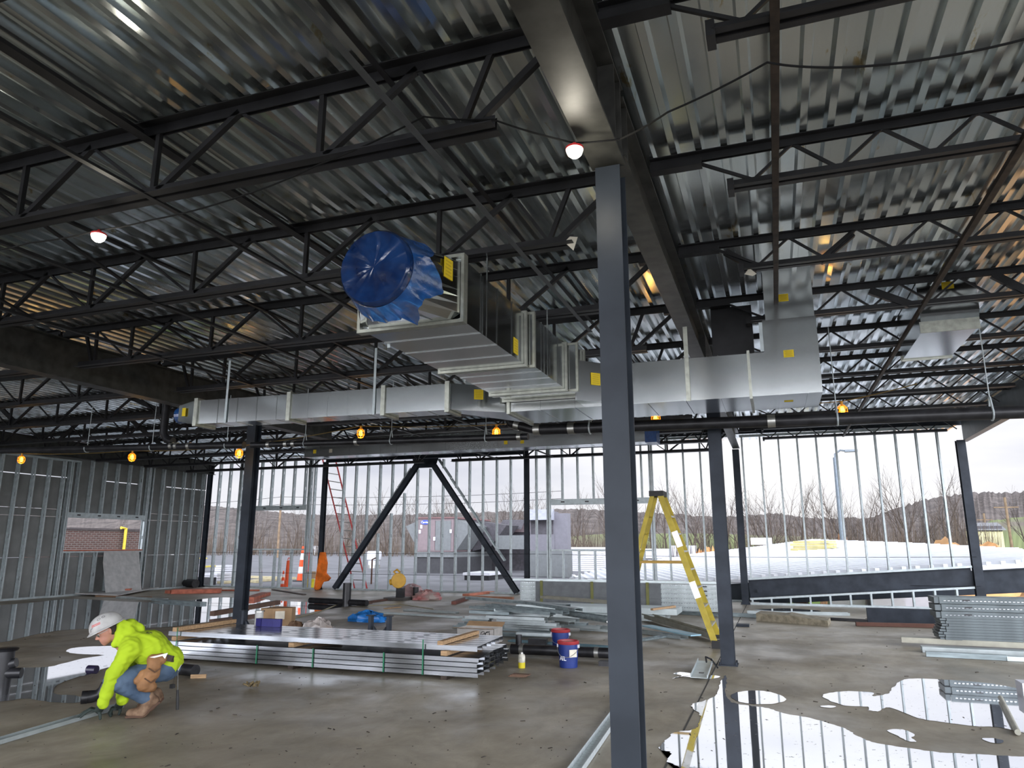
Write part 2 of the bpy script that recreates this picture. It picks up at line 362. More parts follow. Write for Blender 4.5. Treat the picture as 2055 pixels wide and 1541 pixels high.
track((-7.5, YB, 4.74), (-0.95, YB, 4.74), 'top_track', 'galvanized top track of the back wall behind the near column', up=(0, 0, -1))
# run C : raked beam with studs above and below
wcol(-0.92, YC, 4.2, 'dark steel column at the left end of the raked beam', 0.18, 0.2)
wcol(4.62, YC, 4.2, 'dark steel column at the right end of the raked beam', 0.20, 0.2)
za0, za1 = 0.64, 1.02; zb0, zb1 = 0.18, 0.58
xL, xR = -0.80, 4.50
o = thing('raked_beam', 'deep dark steel beam rising to the right at the foot of the back wall', 'steel beam', (0, YC, 0))
MB().wbeam((xL, YC + 0.02, (za0 + zb0) / 2), (xR, YC + 0.02, (za1 + zb1) / 2), 0.16, 0.45).build('beam_body', STEEL, o)
MB().box(xL + 0.2, xL + 0.32, YC - 0.08, YC - 0.06, 0.33, 0.40).build('shear_tab', STEEL, o)
track((xL, YC, za0 + 0.0), (xR, YC, za1 + 0.0), 'raked_bottom_track', 'galvanized track on top of the raked beam')
track((xL, YC, zb0 - 0.01), (xR, YC, zb1 - 0.01), 'raked_top_track', 'galvanized track fixed under the raked beam', up=(0, 0, -1))
track((xL, YC, 0.002), (xR, YC, 0.002), 'bottom_track', 'galvanized bottom track on the slab edge below the raked beam')
track((xL, YC, 4.60), (xR, YC, 4.60), 'top_track', 'galvanized top track of the back wall above the raked beam', up=(0, 0, -1))
x = -0.72
for i in range(12):
    if x > xR - 0.1: break
    zt = za0 + (x - xL) / (xR - xL) * (za1 - za0); zl = zb0 + (x - xL) / (xR - xL) * (zb1 - zb0)
    stud(x, YC, zt + 0.004, 4.59, 'tall galvanized stud standing on the raked beam', 'tall studs on the raked beam')
    stud(x, YC, 0.01, zl - 0.015, 'very short galvanized stud below the raked beam', 'short studs below the raked beam'); x += 0.485
o = MB().wbeam((-7.5, YB + 0.12, 4.9), (4.9, YC + 0.30, 4.72), 0.12, 0.16).build('edge_beam', STEEL); tag(o, 'dark roof edge beam above the right half of the back wall', 'steel beam')

# ---- left wall: sheathed studs with a window opening
XL = -21.0
lw = (17.0, 20.03)
m = MB()
def slab(y0, y1, z0, z1):
    m.box(XL - 0.115, XL - 0.10, y0, y1, z0, z1)
z = 0.0
for z0, z1 in ((0.0, 1.2), (1.21, 1.36)): slab(-5, 23, z0, z1)
slab(-5, lw[0], 1.36, 2.42); slab(lw[1], 23, 1.36, 2.42)
for z0, z1 in ((2.66, 3.64),): slab(-5, 23, z0, z1)
slab(-5, lw[0], 2.43, 2.65); slab(lw[1], 23, 2.43, 2.65); slab(lw[0], lw[1], 2.54, 2.66)
random.seed(3); y = -5.0
while y < 23:                                   # upper sheets with thin gaps that let daylight in
    yy = min(23, y + 1.3); slab(y, yy, 3.665 if random.random() < 0.7 else 3.64, 4.7); y = yy
struct(m.build('wall_left', GYP))
y = 23.0 - 0.25; i = 0
while y > 8.6:
    top = 4.46 if y > 19.3 else (4.32 if y > 17.3 else 4.18)
    if lw[0] + 0.05 < y < lw[1] - 0.05:
        stud(XL, y, 2.56, top, 'short galvanized stud above the left wall window opening', 'short studs above the left wall window', rot=math.pi / 2)
        stud(XL, y, 0.01, 1.33, 'low galvanized stud below the left wall window opening', 'low studs below the left wall window', rot=math.pi / 2)
    elif y > lw[1]: stud(XL, y, 0.01, top, 'tall galvanized stud of the left wall between its window and the corner', 'left wall studs between window and corner', rot=math.pi / 2)
    else: stud(XL, y, 0.01, top, 'tall galvanized stud of the left wall on the near side of its window', 'left wall studs on the near side of the window', rot=math.pi / 2)
    y -= SP
for dy, s_ in ((-0.03, 1), (0.03, 1)):
    stud(XL, lw[0] + dy - 0.02, 0.01, 4.18, 'bright jamb stud on the near side of the left wall window', 'near jamb studs of the left wall window', rot=math.pi / 2)
    stud(XL, lw[1] + dy + 0.05, 0.01, 4.46, 'bright jamb stud on the far side of the left wall window', 'far jamb studs of the left wall window', rot=math.pi / 2)
for y0, y1, zz, nm in ((8.5, 17.25, 4.20, 'lowest'), (17.2, 19.35, 4.34, 'middle'), (19.3, 23, 4.48, 'highest')):
    o = MB().chan((XL, y0, zz), (XL, y1, zz), 0.16, 0.05, up=(0, 0, -1)).build('top_track', GALV); tag(o, nm + ' of the three stepped galvanized tracks along the top of the left wall', 'metal track')
o = MB().chan((XL, 8.5, 0.002), (XL, 23, 0.002), 0.16, 0.05).build('bottom_track', GALV); tag(o, 'galvanized bottom track at the foot of the left wall', 'metal track')
o = thing('window_header', 'galvanized header over the left wall window opening', 'window header', (XL, 18.5, 2.45))
MB().box(XL + 0.076, XL + 0.086, lw[0], lw[1], 2.42, 2.57).build('web', GALV, o); MB().box(XL - 0.08, XL + 0.086, lw[0], lw[1], 2.41, 2.42).build('lower_flange', GALV, o)
for i in range(4):
    yy = lw[0] + 3.03 * (i + 0.5) / 4; MB().box(XL + 0.0861, XL + 0.089, yy - 0.06, yy + 0.06, 2.475, 2.515).build('punch_hole', BLACK, o)
o = thing('window_sill', 'red wood strip over the galvanized sill track of the left wall window', 'window sill', (XL, 18.5, 1.36))
MB().chan((XL, lw[0], 1.37), (XL, lw[1], 1.37), 0.16, 0.05, up=(0, 0, -1)).build('sill_track', GALV, o); MB().box(XL - 0.08, XL + 0.09, lw[0], lw[1], 1.372, 1.41).build('wood_strip', REDW, o)
# corner post
wcol(XL + 0.25, 22.8, 4.6, 'dark steel column in the far left corner of the building', 0.15, 0.15)

# ---- columns and girders
wcol(-0.885, 4.45, 4.06, 'large grey steel column nearest the viewer, rising through the whole picture', 0.165, 0.2, mt=mat('grey primed near column', (0.024, 0.030, 0.038), 0.45, 0, 0.18, 2.5, bump=0.03, ior=1.28))
wcol(-0.74, 10.75, 4.12, 'grey steel column standing beside the yellow stepladder', 0.18, 0.2)
wcol(-9.98, 12.1, 4.0, 'grey steel column on the left, between puddle and stud bundle', 0.20, 0.2)
def girder(p0, p1, bf, d, label, stiff=(), mt=None):
    o = thing('roof_girder', label, 'steel girder', p0)
    MB().wbeam(p0, p1, bf, d, 0.018, 0.012).build('girder_body', mt or BEAM, o)
    for y, x in stiff:
        MB().box(x - bf / 2, x + bf / 2, y - 0.006, y + 0.006, p0[2] - d / 2 + 0.018, p0[2] + d / 2 - 0.018).build('stiffener', BEAM, o)
    return o
girder((-0.885, -4.9, 4.36), (-0.885, 4.40, 4.36), 0.225, 0.58, 'deep roof girder overhead resting on the nearest column', ((4.3, -0.885), (4.1, -0.885)))
girder((-0.885, 4.5, 4.43), (-0.885, 10.85, 4.43), 0.19, 0.46, 'roof girder between the nearest column and the column by the stepladder', ((4.62, -0.885), (10.7, -0.885)))
girder((-0.885, 10.9, 4.45), (-0.90, 21.25, 4.45), 0.19, 0.46, 'roof girder from the column by the stepladder to the back wall')
girder((-10.0, -4.9, 4.33), (-10.0, 14.9, 4.33), 0.24, 0.60, 'deep dark roof girder on the left carried by the left column')
girder((4.75, -4.9, 4.46), (4.75, 21.5, 4.46), 0.16, 0.56, 'grey roof edge girder on the far right', mt=mat('light grey primed steel', (0.085, 0.095, 0.105), 0.45))
girder((-20.75, -4.9, 4.50), (-20.75, 23, 4.50), 0.16, 0.50, 'dark roof girder along the top of the left wall')

# ---- bar joists
def joist(kind, y, label, group=None):
    t_ = thing('bar_joist', label, 'roof joist', (0, y, 4.7), group)
    zt, zb = 4.73, (4.20 if kind != 'right' else 4.44)
    def pc(nm, *segs, r=0.0, w=0.03, h=None):
        m = MB()
        for a, b_ in segs: m.bar((a[0], y, a[1]), (b_[0], y, b_[1]), w, h or w)
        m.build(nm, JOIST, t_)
    cw, ch = (0.070, 0.030) if kind == 'right' else (0.090, 0.038)
    def chord(nm, x0, x1, z, s_):
        m = MB()
        for q in (-1, 1):
            y0, y1 = sorted((y + q * 0.014, y + q * cw)); m.box(x0, x1, y0, y1, z + s_ * ch - 0.004, z + s_ * ch + 0.004)
            y0, y1 = sorted((y + q * 0.014, y + q * 0.021)); m.box(x0, x1, y0, y1, z - ch - 0.004, z + ch + 0.004)
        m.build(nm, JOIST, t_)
    if kind == 'right':
        x0, x1 = -0.78, 4.68; chord('top_chord', x0, x1, zt, 1); chord('bottom_chord', -0.14, 4.3, zb, -1)
        MB().box(x0, -0.36, y - 0.05, y + 0.05, 4.655, 4.71).build('bearing_seat', JOIST, t_); MB().box(4.6, 4.83, y - 0.05, y + 0.05, 4.69, 4.71).build('bearing_seat', JOIST, t_)
        pc('end_web', ((-0.40, 4.69), (0.03, 4.46)), w=0.024)
        x = 0.03
        while x < 4.0:
            pc('web_rod', ((x, 4.455), (x + 0.31, 4.715)), w=0.024); pc('web_rod', ((x + 0.31, 4.715), (x + 0.62, 4.455)), w=0.024); x += 0.645
        MB().box(-0.17, -0.12, y - 0.07, y + 0.07, 4.37, 4.47).build('chord_end_clip', JOIST, t_)
    else:
        x0, x1, nodes = (-9.95, -0.93, [-8.60, -7.15, -5.68, -4.25, -2.77]) if kind == 'mid' else (-20.65, -10.05, [-19.2, -17.75, -16.3, -14.85, -13.4, -11.9])
        chord('top_chord', x0, x1, zt, 1); chord('bottom_chord', x0 + 0.35, x1 - 0.55, zb, -1)
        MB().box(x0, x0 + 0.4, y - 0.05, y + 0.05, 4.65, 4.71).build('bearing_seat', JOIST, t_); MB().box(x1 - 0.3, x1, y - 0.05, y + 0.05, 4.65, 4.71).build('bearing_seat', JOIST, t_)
        if kind == 'mid':
            tops = [(a + b_) / 2 for a, b_ in zip(nodes[:-1], nodes[1:])]; tops = [nodes[0] - 0.72] + tops + [nodes[-1] + 0.72]
        else: tops = [n_ - 0.72 for n_ in nodes] + [nodes[-1] + 0.72]
        for i, n_ in enumerate(nodes):
            pc('vertical_web', ((n_ - 0.02, 4.21), (n_ - 0.02, 4.72)), w=0.038)
            pc('diagonal_web', ((tops[i], 4.72), (n_ - 0.05, 4.21)), w=0.024); pc('diagonal_web', ((n_ + 0.03, 4.21), (tops[i + 1], 4.72)), w=0.042)
        e = x1 - 0.78; pc('diagonal_web', ((tops[-1], 4.72), (e, 4.21)), w=0.03); pc('end_web', ((e, 4.21), (e + 0.2, 4.72)), w=0.038); pc('end_web', ((e + 0.08, 4.21), (x1 - 0.12, 4.70)), w=0.045)
        e = x0 + 0.60; pc('diagonal_web', ((tops[0], 4.72), (e + 0.06, 4.21)), w=0.038); pc('end_web', ((e, 4.21), (e - 0.2, 4.72)), w=0.038)
    return t_
JY = [3.83 + 1.915 * k for k in range(-3, 10)]
words = ['first', 'second', 'third', 'fourth', 'fifth', 'sixth', 'seventh', 'eighth', 'ninth', 'tenth', 'eleventh', 'twelfth', 'thirteenth']
for kind, txt in (('mid', 'of the middle bay'), ('right', 'of the shallow right bay'), ('left', 'of the bay beyond the left girder')):
    p0 = None; cnt = 0
    for k in range(2 if kind != 'left' else 3, len(JY)):
        y = JY[k] - (0.08 if kind == 'right' else 0)
        if p0 is None: o = p0 = joist(kind, y, ''); yy = y
        else: o = dup(p0, (0, y, 4.7))
        o['label'] = 'bar joist %s, %s row away from the viewer' % (txt, words[cnt]); cnt += 1
# bridging angles that run across the joists
def bridge(x, z, y0, y1, label, mt=JOIST, a=0.045, x1=None, z1=None):
    o = MB().ang((x, y0, z), (x if x1 is None else x1, y1, z if z1 is None else z1), a, up=(0, 0, 1)).build('bridging_angle', mt); return tag(o, label, 'bridging angle')
bridge(0.17, 4.385, -1, 10.6, 'rusty bridging angle overhead crossing under the cable in the right bay', RUST, 0.05)
bridge(1.84, 4.385, -1, 21, 'rusty lower bridging angle near the right edge of the picture', RUST, 0.045)
bridge(2.05, 4.68, -1, 21, 'upper bridging angle near the right edge of the picture')
bridge(-2.0, 4.15, -1, 8.4, 'lower bridging angle nearest the girder in the middle bay', mat('grey angle steel', (0.07, 0.075, 0.08), 0.5))
bridge(-2.27, 4.66, -1, 21, 'upper bridging angle nearest the girder in the middle bay')
bridge(-4.42, 4.66, -1, 21, 'thick upper bridging angle crossing the middle bay', JOIST, 0.09)
bridge(-4.30, 4.15, -1, 21, 'lower bridging angle crossing the middle bay')
bridge(-6.3, 4.66, -1, 21, 'upper bridging angle near the left lamp'); bridge(-6.2, 4.15, -1, 21, 'lower bridging angle near the left lamp')
bridge(-8.1, 4.66, -1, 21, 'upper bridging angle nearest the left girder'); bridge(-8.0, 4.15, -1, 21, 'lower bridging angle nearest the left girder')
for k in range(3, 9):
    y0, y1 = JY[k], JY[k + 1]
    for xx, w in ((-6.25, 'near the left lamp line'), (-8.05, 'nearest the left girder')):
        if k % 2: bridge(xx, 4.64, y0, y1, 'slanted cross bridging bar %s, between joist rows %s and %s' % (w, words[k - 2], words[k - 1]), JOIST, 0.04, z1=4.17)
# heavy diagonal kickers in the far left bay
for i, (x, y, dx, dz) in enumerate(((-11.6, 10.5, -1.5, 1), (-12.8, 12.4, 0.9, 1), (-14.2, 12.4, -0.9, 1), (-13.2, 14.3, 1.1, 1), (-15.6, 14.3, -1.0, 1), (-17.2, 12.4, 0.8, 1), (-16.0, 10.5, -0.9, 1), (-12.0, 16.2, 0.05, 1))):
    o = MB().chan((x, y + 1.0, 4.17), (x + dx, y + 1.02, 4.775), 0.09, 0.05, 0.008, up=(0, 1, 0)).build('kicker_brace', JOIST)
    tag(o, ['heavy dark roof brace sloping left just behind the left girder', 'heavy dark roof brace leaning right, second behind the left girder', 'heavy dark roof brace leaning left over the second bulb', 'heavy dark roof brace leaning right, deep in the left bay', 'heavy dark roof brace leaning left, deep in the left bay', 'heavy dark roof brace leaning right near the left picture edge', 'heavy dark roof brace leaning left near the left picture edge', 'upright dark roof brace by the blue wrapped duct end'][i], 'roof brace')
# ================================================================ DUCTS
def duct_box(o, nm, p, mt=GALVD): m = MB(); m.hexa(p); return m.build(nm, mt, o)
def bx8(x0, x1, y0, y1, z0, z1): return [(x0, y0, z0), (x1, y0, z0), (x1, y1, z0), (x0, y1, z0), (x0, y0, z1), (x1, y0, z1), (x1, y1, z1), (x0, y1, z1)]
def ring(o, axis, c, a0, a1, b0, b1, nm='flange', mt=DUCTW, t_=0.035, e=0.03):
    m = MB()
    if axis == 'y':
        m.box(a0 - e, a1 + e, c - t_, c + t_, b0 - e, b0 - 0.002); m.box(a0 - e, a1 + e, c - t_, c + t_, b1 + 0.002, b1 + e)
        m.box(a0 - e, a0 - 0.002, c - t_, c + t_, b0 - 0.002, b1 + 0.002); m.box(a1 + 0.002, a1 + e, c - t_, c + t_, b0 - 0.002, b1 + 0.002)
    else:
        m.box(c - t_, c + t_, a0 - e, a1 + e, b0 - e, b0 - 0.002); m.box(c - t_, c + t_, a0 - e, a1 + e, b1 + 0.002, b1 + e)
        m.box(c - t_, c + t_, a0 - e, a0 - 0.002, b0 - 0.002, b1 + 0.002); m.box(c - t_, c + t_, a1 + 0.002, a1 + e, b0 - 0.002, b1 + 0.002)
    return m.build(nm, mt, o)
def seams(o, axis, cs, a0, a1, b0, b1, mt=GALVD):
    for c in cs: ring(o, axis, c, a0, a1, b0, b1, 'standing_seam', mt, 0.006, 0.007)
INK = mat('pale pen marks', (0.45, 0.33, 0.02), 0.8)
def sticker(o, p, ax, up, w=0.13, h=0.16, n=None, mt=YELLOW, lines=True):
    p, ax, up = Vector(p), Vector(ax).normalized(), Vector(up).normalized(); nn = ax.cross(up).normalized() * (n or 1)
    m = MB(); q = [p - ax * w / 2 - up * h / 2, p + ax * w / 2 - up * h / 2, p + ax * w / 2 + up * h / 2, p - ax * w / 2 + up * h / 2]
    m.prism(q, nn * 0.003, (0, 0, 0)); s_ = m.build('sticker', mt, o)
    if lines:
        m = MB()
        for i in range(5):
            c = p + up * (h * (0.34 - 0.17 * i)) + nn * 0.003; a = ax * w * (0.36 - 0.05 * (i % 2))
            m.prism([c - a - up * 0.005, c + a - up * 0.005, c + a + up * 0.005, c - a + up * 0.005], nn * 0.0012, (0, 0, 0))
        m.build('pen_writing', INK, s_)
    return s_
ZB, ZT = 3.40, 3.94
# --- round to rectangle nose, wrapped in blue film
o = thing('duct_transition', 'square to round galvanized duct end wrapped in blue plastic film', 'air duct', (-2.75, 4.6, 3.6))
rc = Vector((-2.66, 4.42, 3.60)); rr_ = 0.285; n = 32
def sq(t_, x0, x1, z0, z1):
    c, s = math.cos(t_), math.sin(t_); k = 1 / max(abs(c), abs(s)); return ((x0 + x1) / 2 + c * k * (x1 - x0) / 2, (z0 + z1) / 2 + s * k * (z1 - z0) / 2)
XA0, XA1, YN = -3.25, -2.31, 5.22
m = MB(); vs = []
for i in range(n):
    t_ = 2 * math.pi * i / n + math.pi / n; vs.append((rc.x + rr_ * math.cos(t_), rc.y + 0.14, rc.z + rr_ * math.sin(t_)))
for i in range(n):
    t_ = 2 * math.pi * i / n + math.pi / n; a = sq(round((t_ - math.pi / 4) / (math.pi / 2)) * math.pi / 2 + math.pi / 4 if False else t_, XA0, XA1, ZB, ZT); vs.append((a[0], YN - 0.03, a[1]))
m.add(vs, [(i, (i + 1) % n, n + (i + 1) % n, n + i) for i in range(n)]); m.build('transition_body', GALVD, o)
m = MB(); m.rod(rc + Vector((0, -0.02, 0)), rc + Vector((0, 0.15, 0)), rr_, 40, caps=False); m.build('collar', GALVD, o, True)
FILM = mat('blue plastic film', (0.003, 0.010, 0.045), 0.12, 0, 0.5, 5, bump=0.4, ior=1.6, col2=(0.006, 0.030, 0.11))
FILM2 = mat('blue plastic skirt', (0.005, 0.055, 0.20), 0.25, 0, 0.3, 9, bump=0.5, trans=0.25)
random.seed(5)
m = MB(); vs = [rc + Vector((0, -0.03, 0))]; fs = []; n2 = 48
for j, (rf, yo) in enumerate(((0.35, -0.028), (0.7, -0.03), (0.97, -0.035), (1.03, -0.015), (1.035, 0.05))):
    for i in range(n2):
        t_ = 2 * math.pi * i / n2; w = random.uniform(-1, 1)
        vs.append(rc + Vector((math.cos(t_) * rr_ * rf, yo + (0.006 * w if j < 4 else 0), math.sin(t_) * rr_ * (rf + 0.004 * w))))
fs = [(0, 1 + (i + 1) % n2, 1 + i) for i in range(n2)]
for j in range(4): fs += [(1 + j * n2 + i, 1 + j * n2 + (i + 1) % n2, 1 + (j + 1) * n2 + (i + 1) % n2, 1 + (j + 1) * n2 + i) for i in range(n2)]
m.add(vs, fs); cap = m.build('blue_film', FILM, o, True)
m = MB(); vs = []
for j in range(5):
    for i in range(n2 + 1):
        t_ = -2.45 + 3.4 * i / n2; w = 0.6 * math.sin(i * 1.1) + random.uniform(-0.25, 0.25); f_ = j / 4
        L = (0.20 + 0.10 * math.sin(i * 0.45) + 0.015 * math.sin(i * 1.9)) if t_ > -1.2 else 0.10 + 0.03 * math.sin(i * 1.3)
        rad = rr_ * 1.045 + 0.012 * w * f_ + 0.06 * f_
        vs.append(rc + Vector((math.cos(t_) * rad + 0.05 * f_, 0.03 + L * f_, math.sin(t_) * rad - 0.03 * f_ )))
w_ = n2 + 1
m.add(vs, [(j * w_ + i, j * w_ + i + 1, (j + 1) * w_ + i + 1, (j + 1) * w_ + i) for j in range(4) for i in range(n2)])
sk = m.build('film_skirt', FILM2, o, True)
ring(o, 'y', YN - 0.02, XA0, XA1, ZB, ZT, t_=0.02)
sticker(o, (XA1 - 0.02, 4.98, 3.76), (0.12, 1, 0), (0, 0, 1), 0.13, 0.17, 1)
# --- trunk sections
def trunk(y0, y1, x0, x1, label, ns):
    o = thing('trunk_duct', label, 'air duct', ((x0 + x1) / 2, (y0 + y1) / 2, ZB))
    duct_box(o, 'duct_body', bx8(x0, x1, y0, y1, ZB, ZT)); ring(o, 'y', y0 + 0.02, x0, x1, ZB, ZT, t_=0.02); ring(o, 'y', y1 - 0.02, x0, x1, ZB, ZT, t_=0.02)
    seams(o, 'y', [y0 + (y1 - y0) * (k + 1) / (ns + 1) for k in range(ns)], x0, x1, ZB, ZT); return o
o = trunk(5.22, 6.84, -3.25, -2.31, 'first rectangular galvanized trunk duct section behind the blue wrapped end', 3); sticker(o, (-2.309, 6.55, 3.52), (0, 1, 0), (0, 0, 1))
m = MB(); m.bar((-2.29, 5.72, ZB - 0.02), (-2.29, 5.72, 4.17), 0.012, 0.012); m.build('hanger_strap', GALVD, o)
m = MB(); m.bar((-3.27, 5.72, ZB - 0.02), (-3.27, 5.72, 4.17), 0.03, 0.004); m.build('hanger_strap', GALV, o)
o = trunk(6.86, 8.14, -3.18, -2.24, 'second rectangular galvanized trunk duct section ending at the cross duct', 3)
for xx in (-3.2, -2.22): MB().bar((xx, 7.35, ZB - 0.02), (xx, 7.35, 4.17), 0.012, 0.012).build('hanger_strap', GALVD, o)
o = trunk(8.16, 8.55, -3.16, -2.12, 'short trunk duct collar joining the cross duct', 0); sticker(o, (-2.119, 8.36, 3.66), (0, 1, 0), (0, 0, 1), 0.1, 0.14)
# --- cross duct
o = thing('cross_duct', 'wide galvanized cross duct running right from the trunk duct behind the nearest column', 'air duct', (-1.7, 9.1, 3.25))
CZ0, CZ1, CY0, CY1 = 3.25, 3.76, 8.58, 9.52
duct_box(o, 'duct_body', bx8(-3.15, -0.14, CY0, CY1, CZ0, CZ1)); seams(o, 'x', [-2.7, -2.25, -1.8, -1.35, -0.9, -0.5], CY0, CY1, CZ0, CZ1)
ring(o, 'x', -3.12, CY0, CY1, CZ0, CZ1, t_=0.02); ring(o, 'x', -0.16, CY0, CY1, CZ0, CZ1, t_=0.015)
m = MB(); m.hexa([(-2.12, 8.20, CZ0 + 0.02), (-1.75, CY0, CZ0 + 0.02), (-2.14, CY0, CZ0 + 0.02), (-2.14, 8.2, CZ0 + 0.02), (-2.12, 8.20, CZ1), (-1.75, CY0, CZ1), (-2.14, CY0, CZ1), (-2.14, 8.2, CZ1)]); m.build('slanted_tap', GALVD, o)
sticker(o, (-1.93, 8.385, 3.55), (1, 1, 0), (0, 0, 1), 0.13, 0.15)
for xx in (-0.86,): MB().bar((xx, CY0 - 0.02, CZ0 - 0.01), (xx, CY0 - 0.02, 4.15), 0.05, 0.006).build('hanger_strap', DUCTW, o)
o = thing('duct_riser', 'tall galvanized duct riser with two yellow stickers at the right end of the cross duct', 'air duct', (0.25, 9.05, 3.25))
duct_box(o, 'riser_body', bx8(-0.14, 0.60, CY0, CY1, CZ0, 3.76)); duct_box(o, 'riser_neck', bx8(0.02, 0.60, CY0, CY1, 3.76, 4.14)); duct_box(o, 'riser_top', bx8(0.06, 0.60, CY0 + 0.18, CY1, 4.14, 4.86))
MB().box(-0.02, 0.018, CY0 - 0.003, CY0 + 0.05, 3.77, 4.12).build('perforated_angle', GALV, o)
seams(o, 'x', [0.15, 0.45], CY0, CY1, CZ0, 3.76)
sticker(o, (0.28, CY0 - 0.001, 3.72), (1, 0, 0), (0, 0, 1), 0.11, 0.085); sticker(o, (0.28, CY0 + 0.179, 4.45), (1, 0, 0), (0, 0, 1), 0.11, 0.09)
MB().box(0.20, 0.30, 9.0, 9.03, CZ0 - 0.008, CZ0 + 0.004).build('stamped_mark', INK, o)
MB().box(0.1, 0.66, 9.6, 10.0, 3.42, 3.5).build('flange_plate', GALVD, o)
# --- left branch
o = thing('branch_duct', 'long thin galvanized branch duct running left to the left column', 'air duct', (-5.7, 8.25, 3.26))
LY = lambda x: 8.03 + (x + 7.72) * 0.05
BZ0, BZ1 = 3.26, 3.60
duct_box(o, 'duct_body', [(-7.72, 8.03, BZ0), (-3.78, 8.22, BZ0), (-3.78, 8.56, BZ0), (-7.72, 8.37, BZ0), (-7.72, 8.03, BZ1), (-3.78, 8.22, BZ1), (-3.78, 8.56, BZ1), (-7.72, 8.37, BZ1)])
for k, xx in enumerate([-7.66, -7.3, -6.98, -6.66, -6.34, -6.14, -5.85, -5.55, -5.25, -4.95, -4.72, -4.4, -4.1, -3.82]):
    big_ = k in (0, 5, 10, 13); e = 0.03 if big_ else 0.006; w = 0.03 if big_ else 0.005; y0 = LY(xx)
    ring(o, 'x', xx, y0, y0 + 0.34, BZ0, BZ1, 'flange' if big_ else 'standing_seam', DUCTW if big_ else GALVD, w, e)
for xx in (-7.15, -4.85): MB().bar((xx, LY(xx) - 0.02, BZ0 - 0.01), (xx, LY(xx) - 0.02, 4.15), 0.035, 0.005).build('hanger_strap', GALV, o)
sticker(o, (-4.02, LY(-4.02) - 0.001, 3.46), (1, 0.05, 0.1), (0, 0, 1), 0.11, 0.11)
m = MB(); m.hexa([(-7.72, 8.03, BZ0), (-7.72, 8.37, BZ0), (-8.05, 8.34, 3.33), (-8.05, 8.10, 3.33), (-7.72, 8.03, BZ1), (-7.72, 8.37, BZ1), (-8.05, 8.34, 3.56), (-8.05, 8.10, 3.56)]); m.build('reducer', GALVD, o)
MB().rod((-8.14, 8.22, 3.44), (-8.04, 8.22, 3.44), 0.12, 20).build('blue_film', FILM2, o)
sticker(o, (-7.9, 8.045, 3.45), (1, -0.1, 0), (0, 0, 1), 0.07, 0.12, lines=False)
o = thing('duct_transition', 'short dark galvanized duct transition between branch duct and cross duct', 'air duct', (-3.45, 8.6, 3.25))
m = MB(); m.hexa([(-3.77, 8.22, BZ0), (-3.16, 8.60, CZ0), (-3.16, 9.45, CZ0), (-3.77, 8.56, BZ0), (-3.77, 8.22, BZ1), (-3.16, 8.60, 3.58), (-3.16, 9.45, 3.58), (-3.77, 8.56, BZ1)]); m.build('transition_body', GALVD, o)
sticker(o, (-3.47, 8.408, 3.47), (0.61, 0.38, 0), (0, 0, 1), 0.12, 0.13)
# --- duct drop near the right edge
o = thing('duct_drop', 'galvanized duct drop with slanted bottom hanging among the joists at upper right', 'air duct', (2.1, 10.2, 4.2))
duct_box(o, 'drop_body', bx8(1.86, 2.50, 9.72, 11.25, 4.36, 4.86))
m = MB(); m.hexa([(1.86, 9.72, 4.14), (2.46, 9.72, 4.14), (2.46, 11.2, 4.14), (1.86, 11.2, 4.14), (1.86, 9.72, 4.36), (2.50, 9.72, 4.36), (2.50, 11.25, 4.36), (1.86, 11.25, 4.36)]); m.build('drop_mouth', GALVD, o)
MB().box(1.84, 2.48, 9.70, 9.72, 4.12, 4.26).build('mouth_flange', DUCTW, o); MB().box(1.84, 2.48, 11.2, 11.23, 4.12, 4.2).build('mouth_flange', DUCTW, o)
sticker(o, (2.2, 9.719, 4.70), (1, 0, 0), (0, 0, 1), 0.13, 0.09)
# --- long duct in front of the back wall
o = thing('rear_duct', 'long galvanized duct hanging in front of the top of the back wall', 'air duct', (-7.2, 16.4, 3.85))
RX0, RX1, RY0, RY1, RZ0, RZ1 = -11.72, -2.62, 16.25, 16.75, 3.85, 4.28
duct_box(o, 'duct_body', bx8(RX0, RX1, RY0, RY1, RZ0, RZ1))
seams(o, 'x', [RX0 + 0.46 * k for k in range(1, 20)], RY0, RY1, RZ0, RZ1)
for px in (632, 664, 1015, 1048): q = W(px, 900 - (px - 632) * 0.04, RY0); sticker(o, (q.x, RY0 - 0.001, 3.99), (1, 0, 0), (0, 0, 1), 0.09, 0.1, lines=False, mt=YELLOW if px != 664 else mat('pale sticker', (0.4, 0.36, 0.28), 0.8))
MB().box(RX1 - 0.02, RX1 + 0.24, RY0 - 0.01, RY1 + 0.01, RZ0 - 0.02, RZ1 + 0.02).build('blue_film', FILM2, o)
# --- dark curb boxes and small frames near riser
o = MB().box(-0.62, -0.10, 9.62, 9.9, 3.95, 4.68).build('roof_curb_plate', JOIST); tag(o, 'black steel plate beside the duct riser with an opening to daylight', 'steel plate')
for i, (x0, z0, x1, z1) in enumerate(((-0.30, 4.66, 0.02, 4.42), (0.95, 4.68, 0.62, 4.42))):
    o = MB().bar((x0, 7.62, z0), (x1, 7.62, z1), 0.07, 0.05, up=(0, 1, 0)).build('kicker_brace', JOIST); tag(o, 'short dark brace on the %s side of the duct riser top' % ('left', 'right')[i], 'roof brace')
for i, (x0, z0, x1, z1) in enumerate(((1.30, 4.66, 1.72, 4.43), (2.62, 4.7, 2.95, 4.43))):
    o = MB().bar((x0, 9.48, z0), (x1, 9.48, z1), 0.09, 0.06, up=(0, 1, 0)).build('kicker_brace', JOIST); tag(o, 'dark brace on the %s side of the hanging duct drop' % ('left', 'right')[i], 'roof brace')
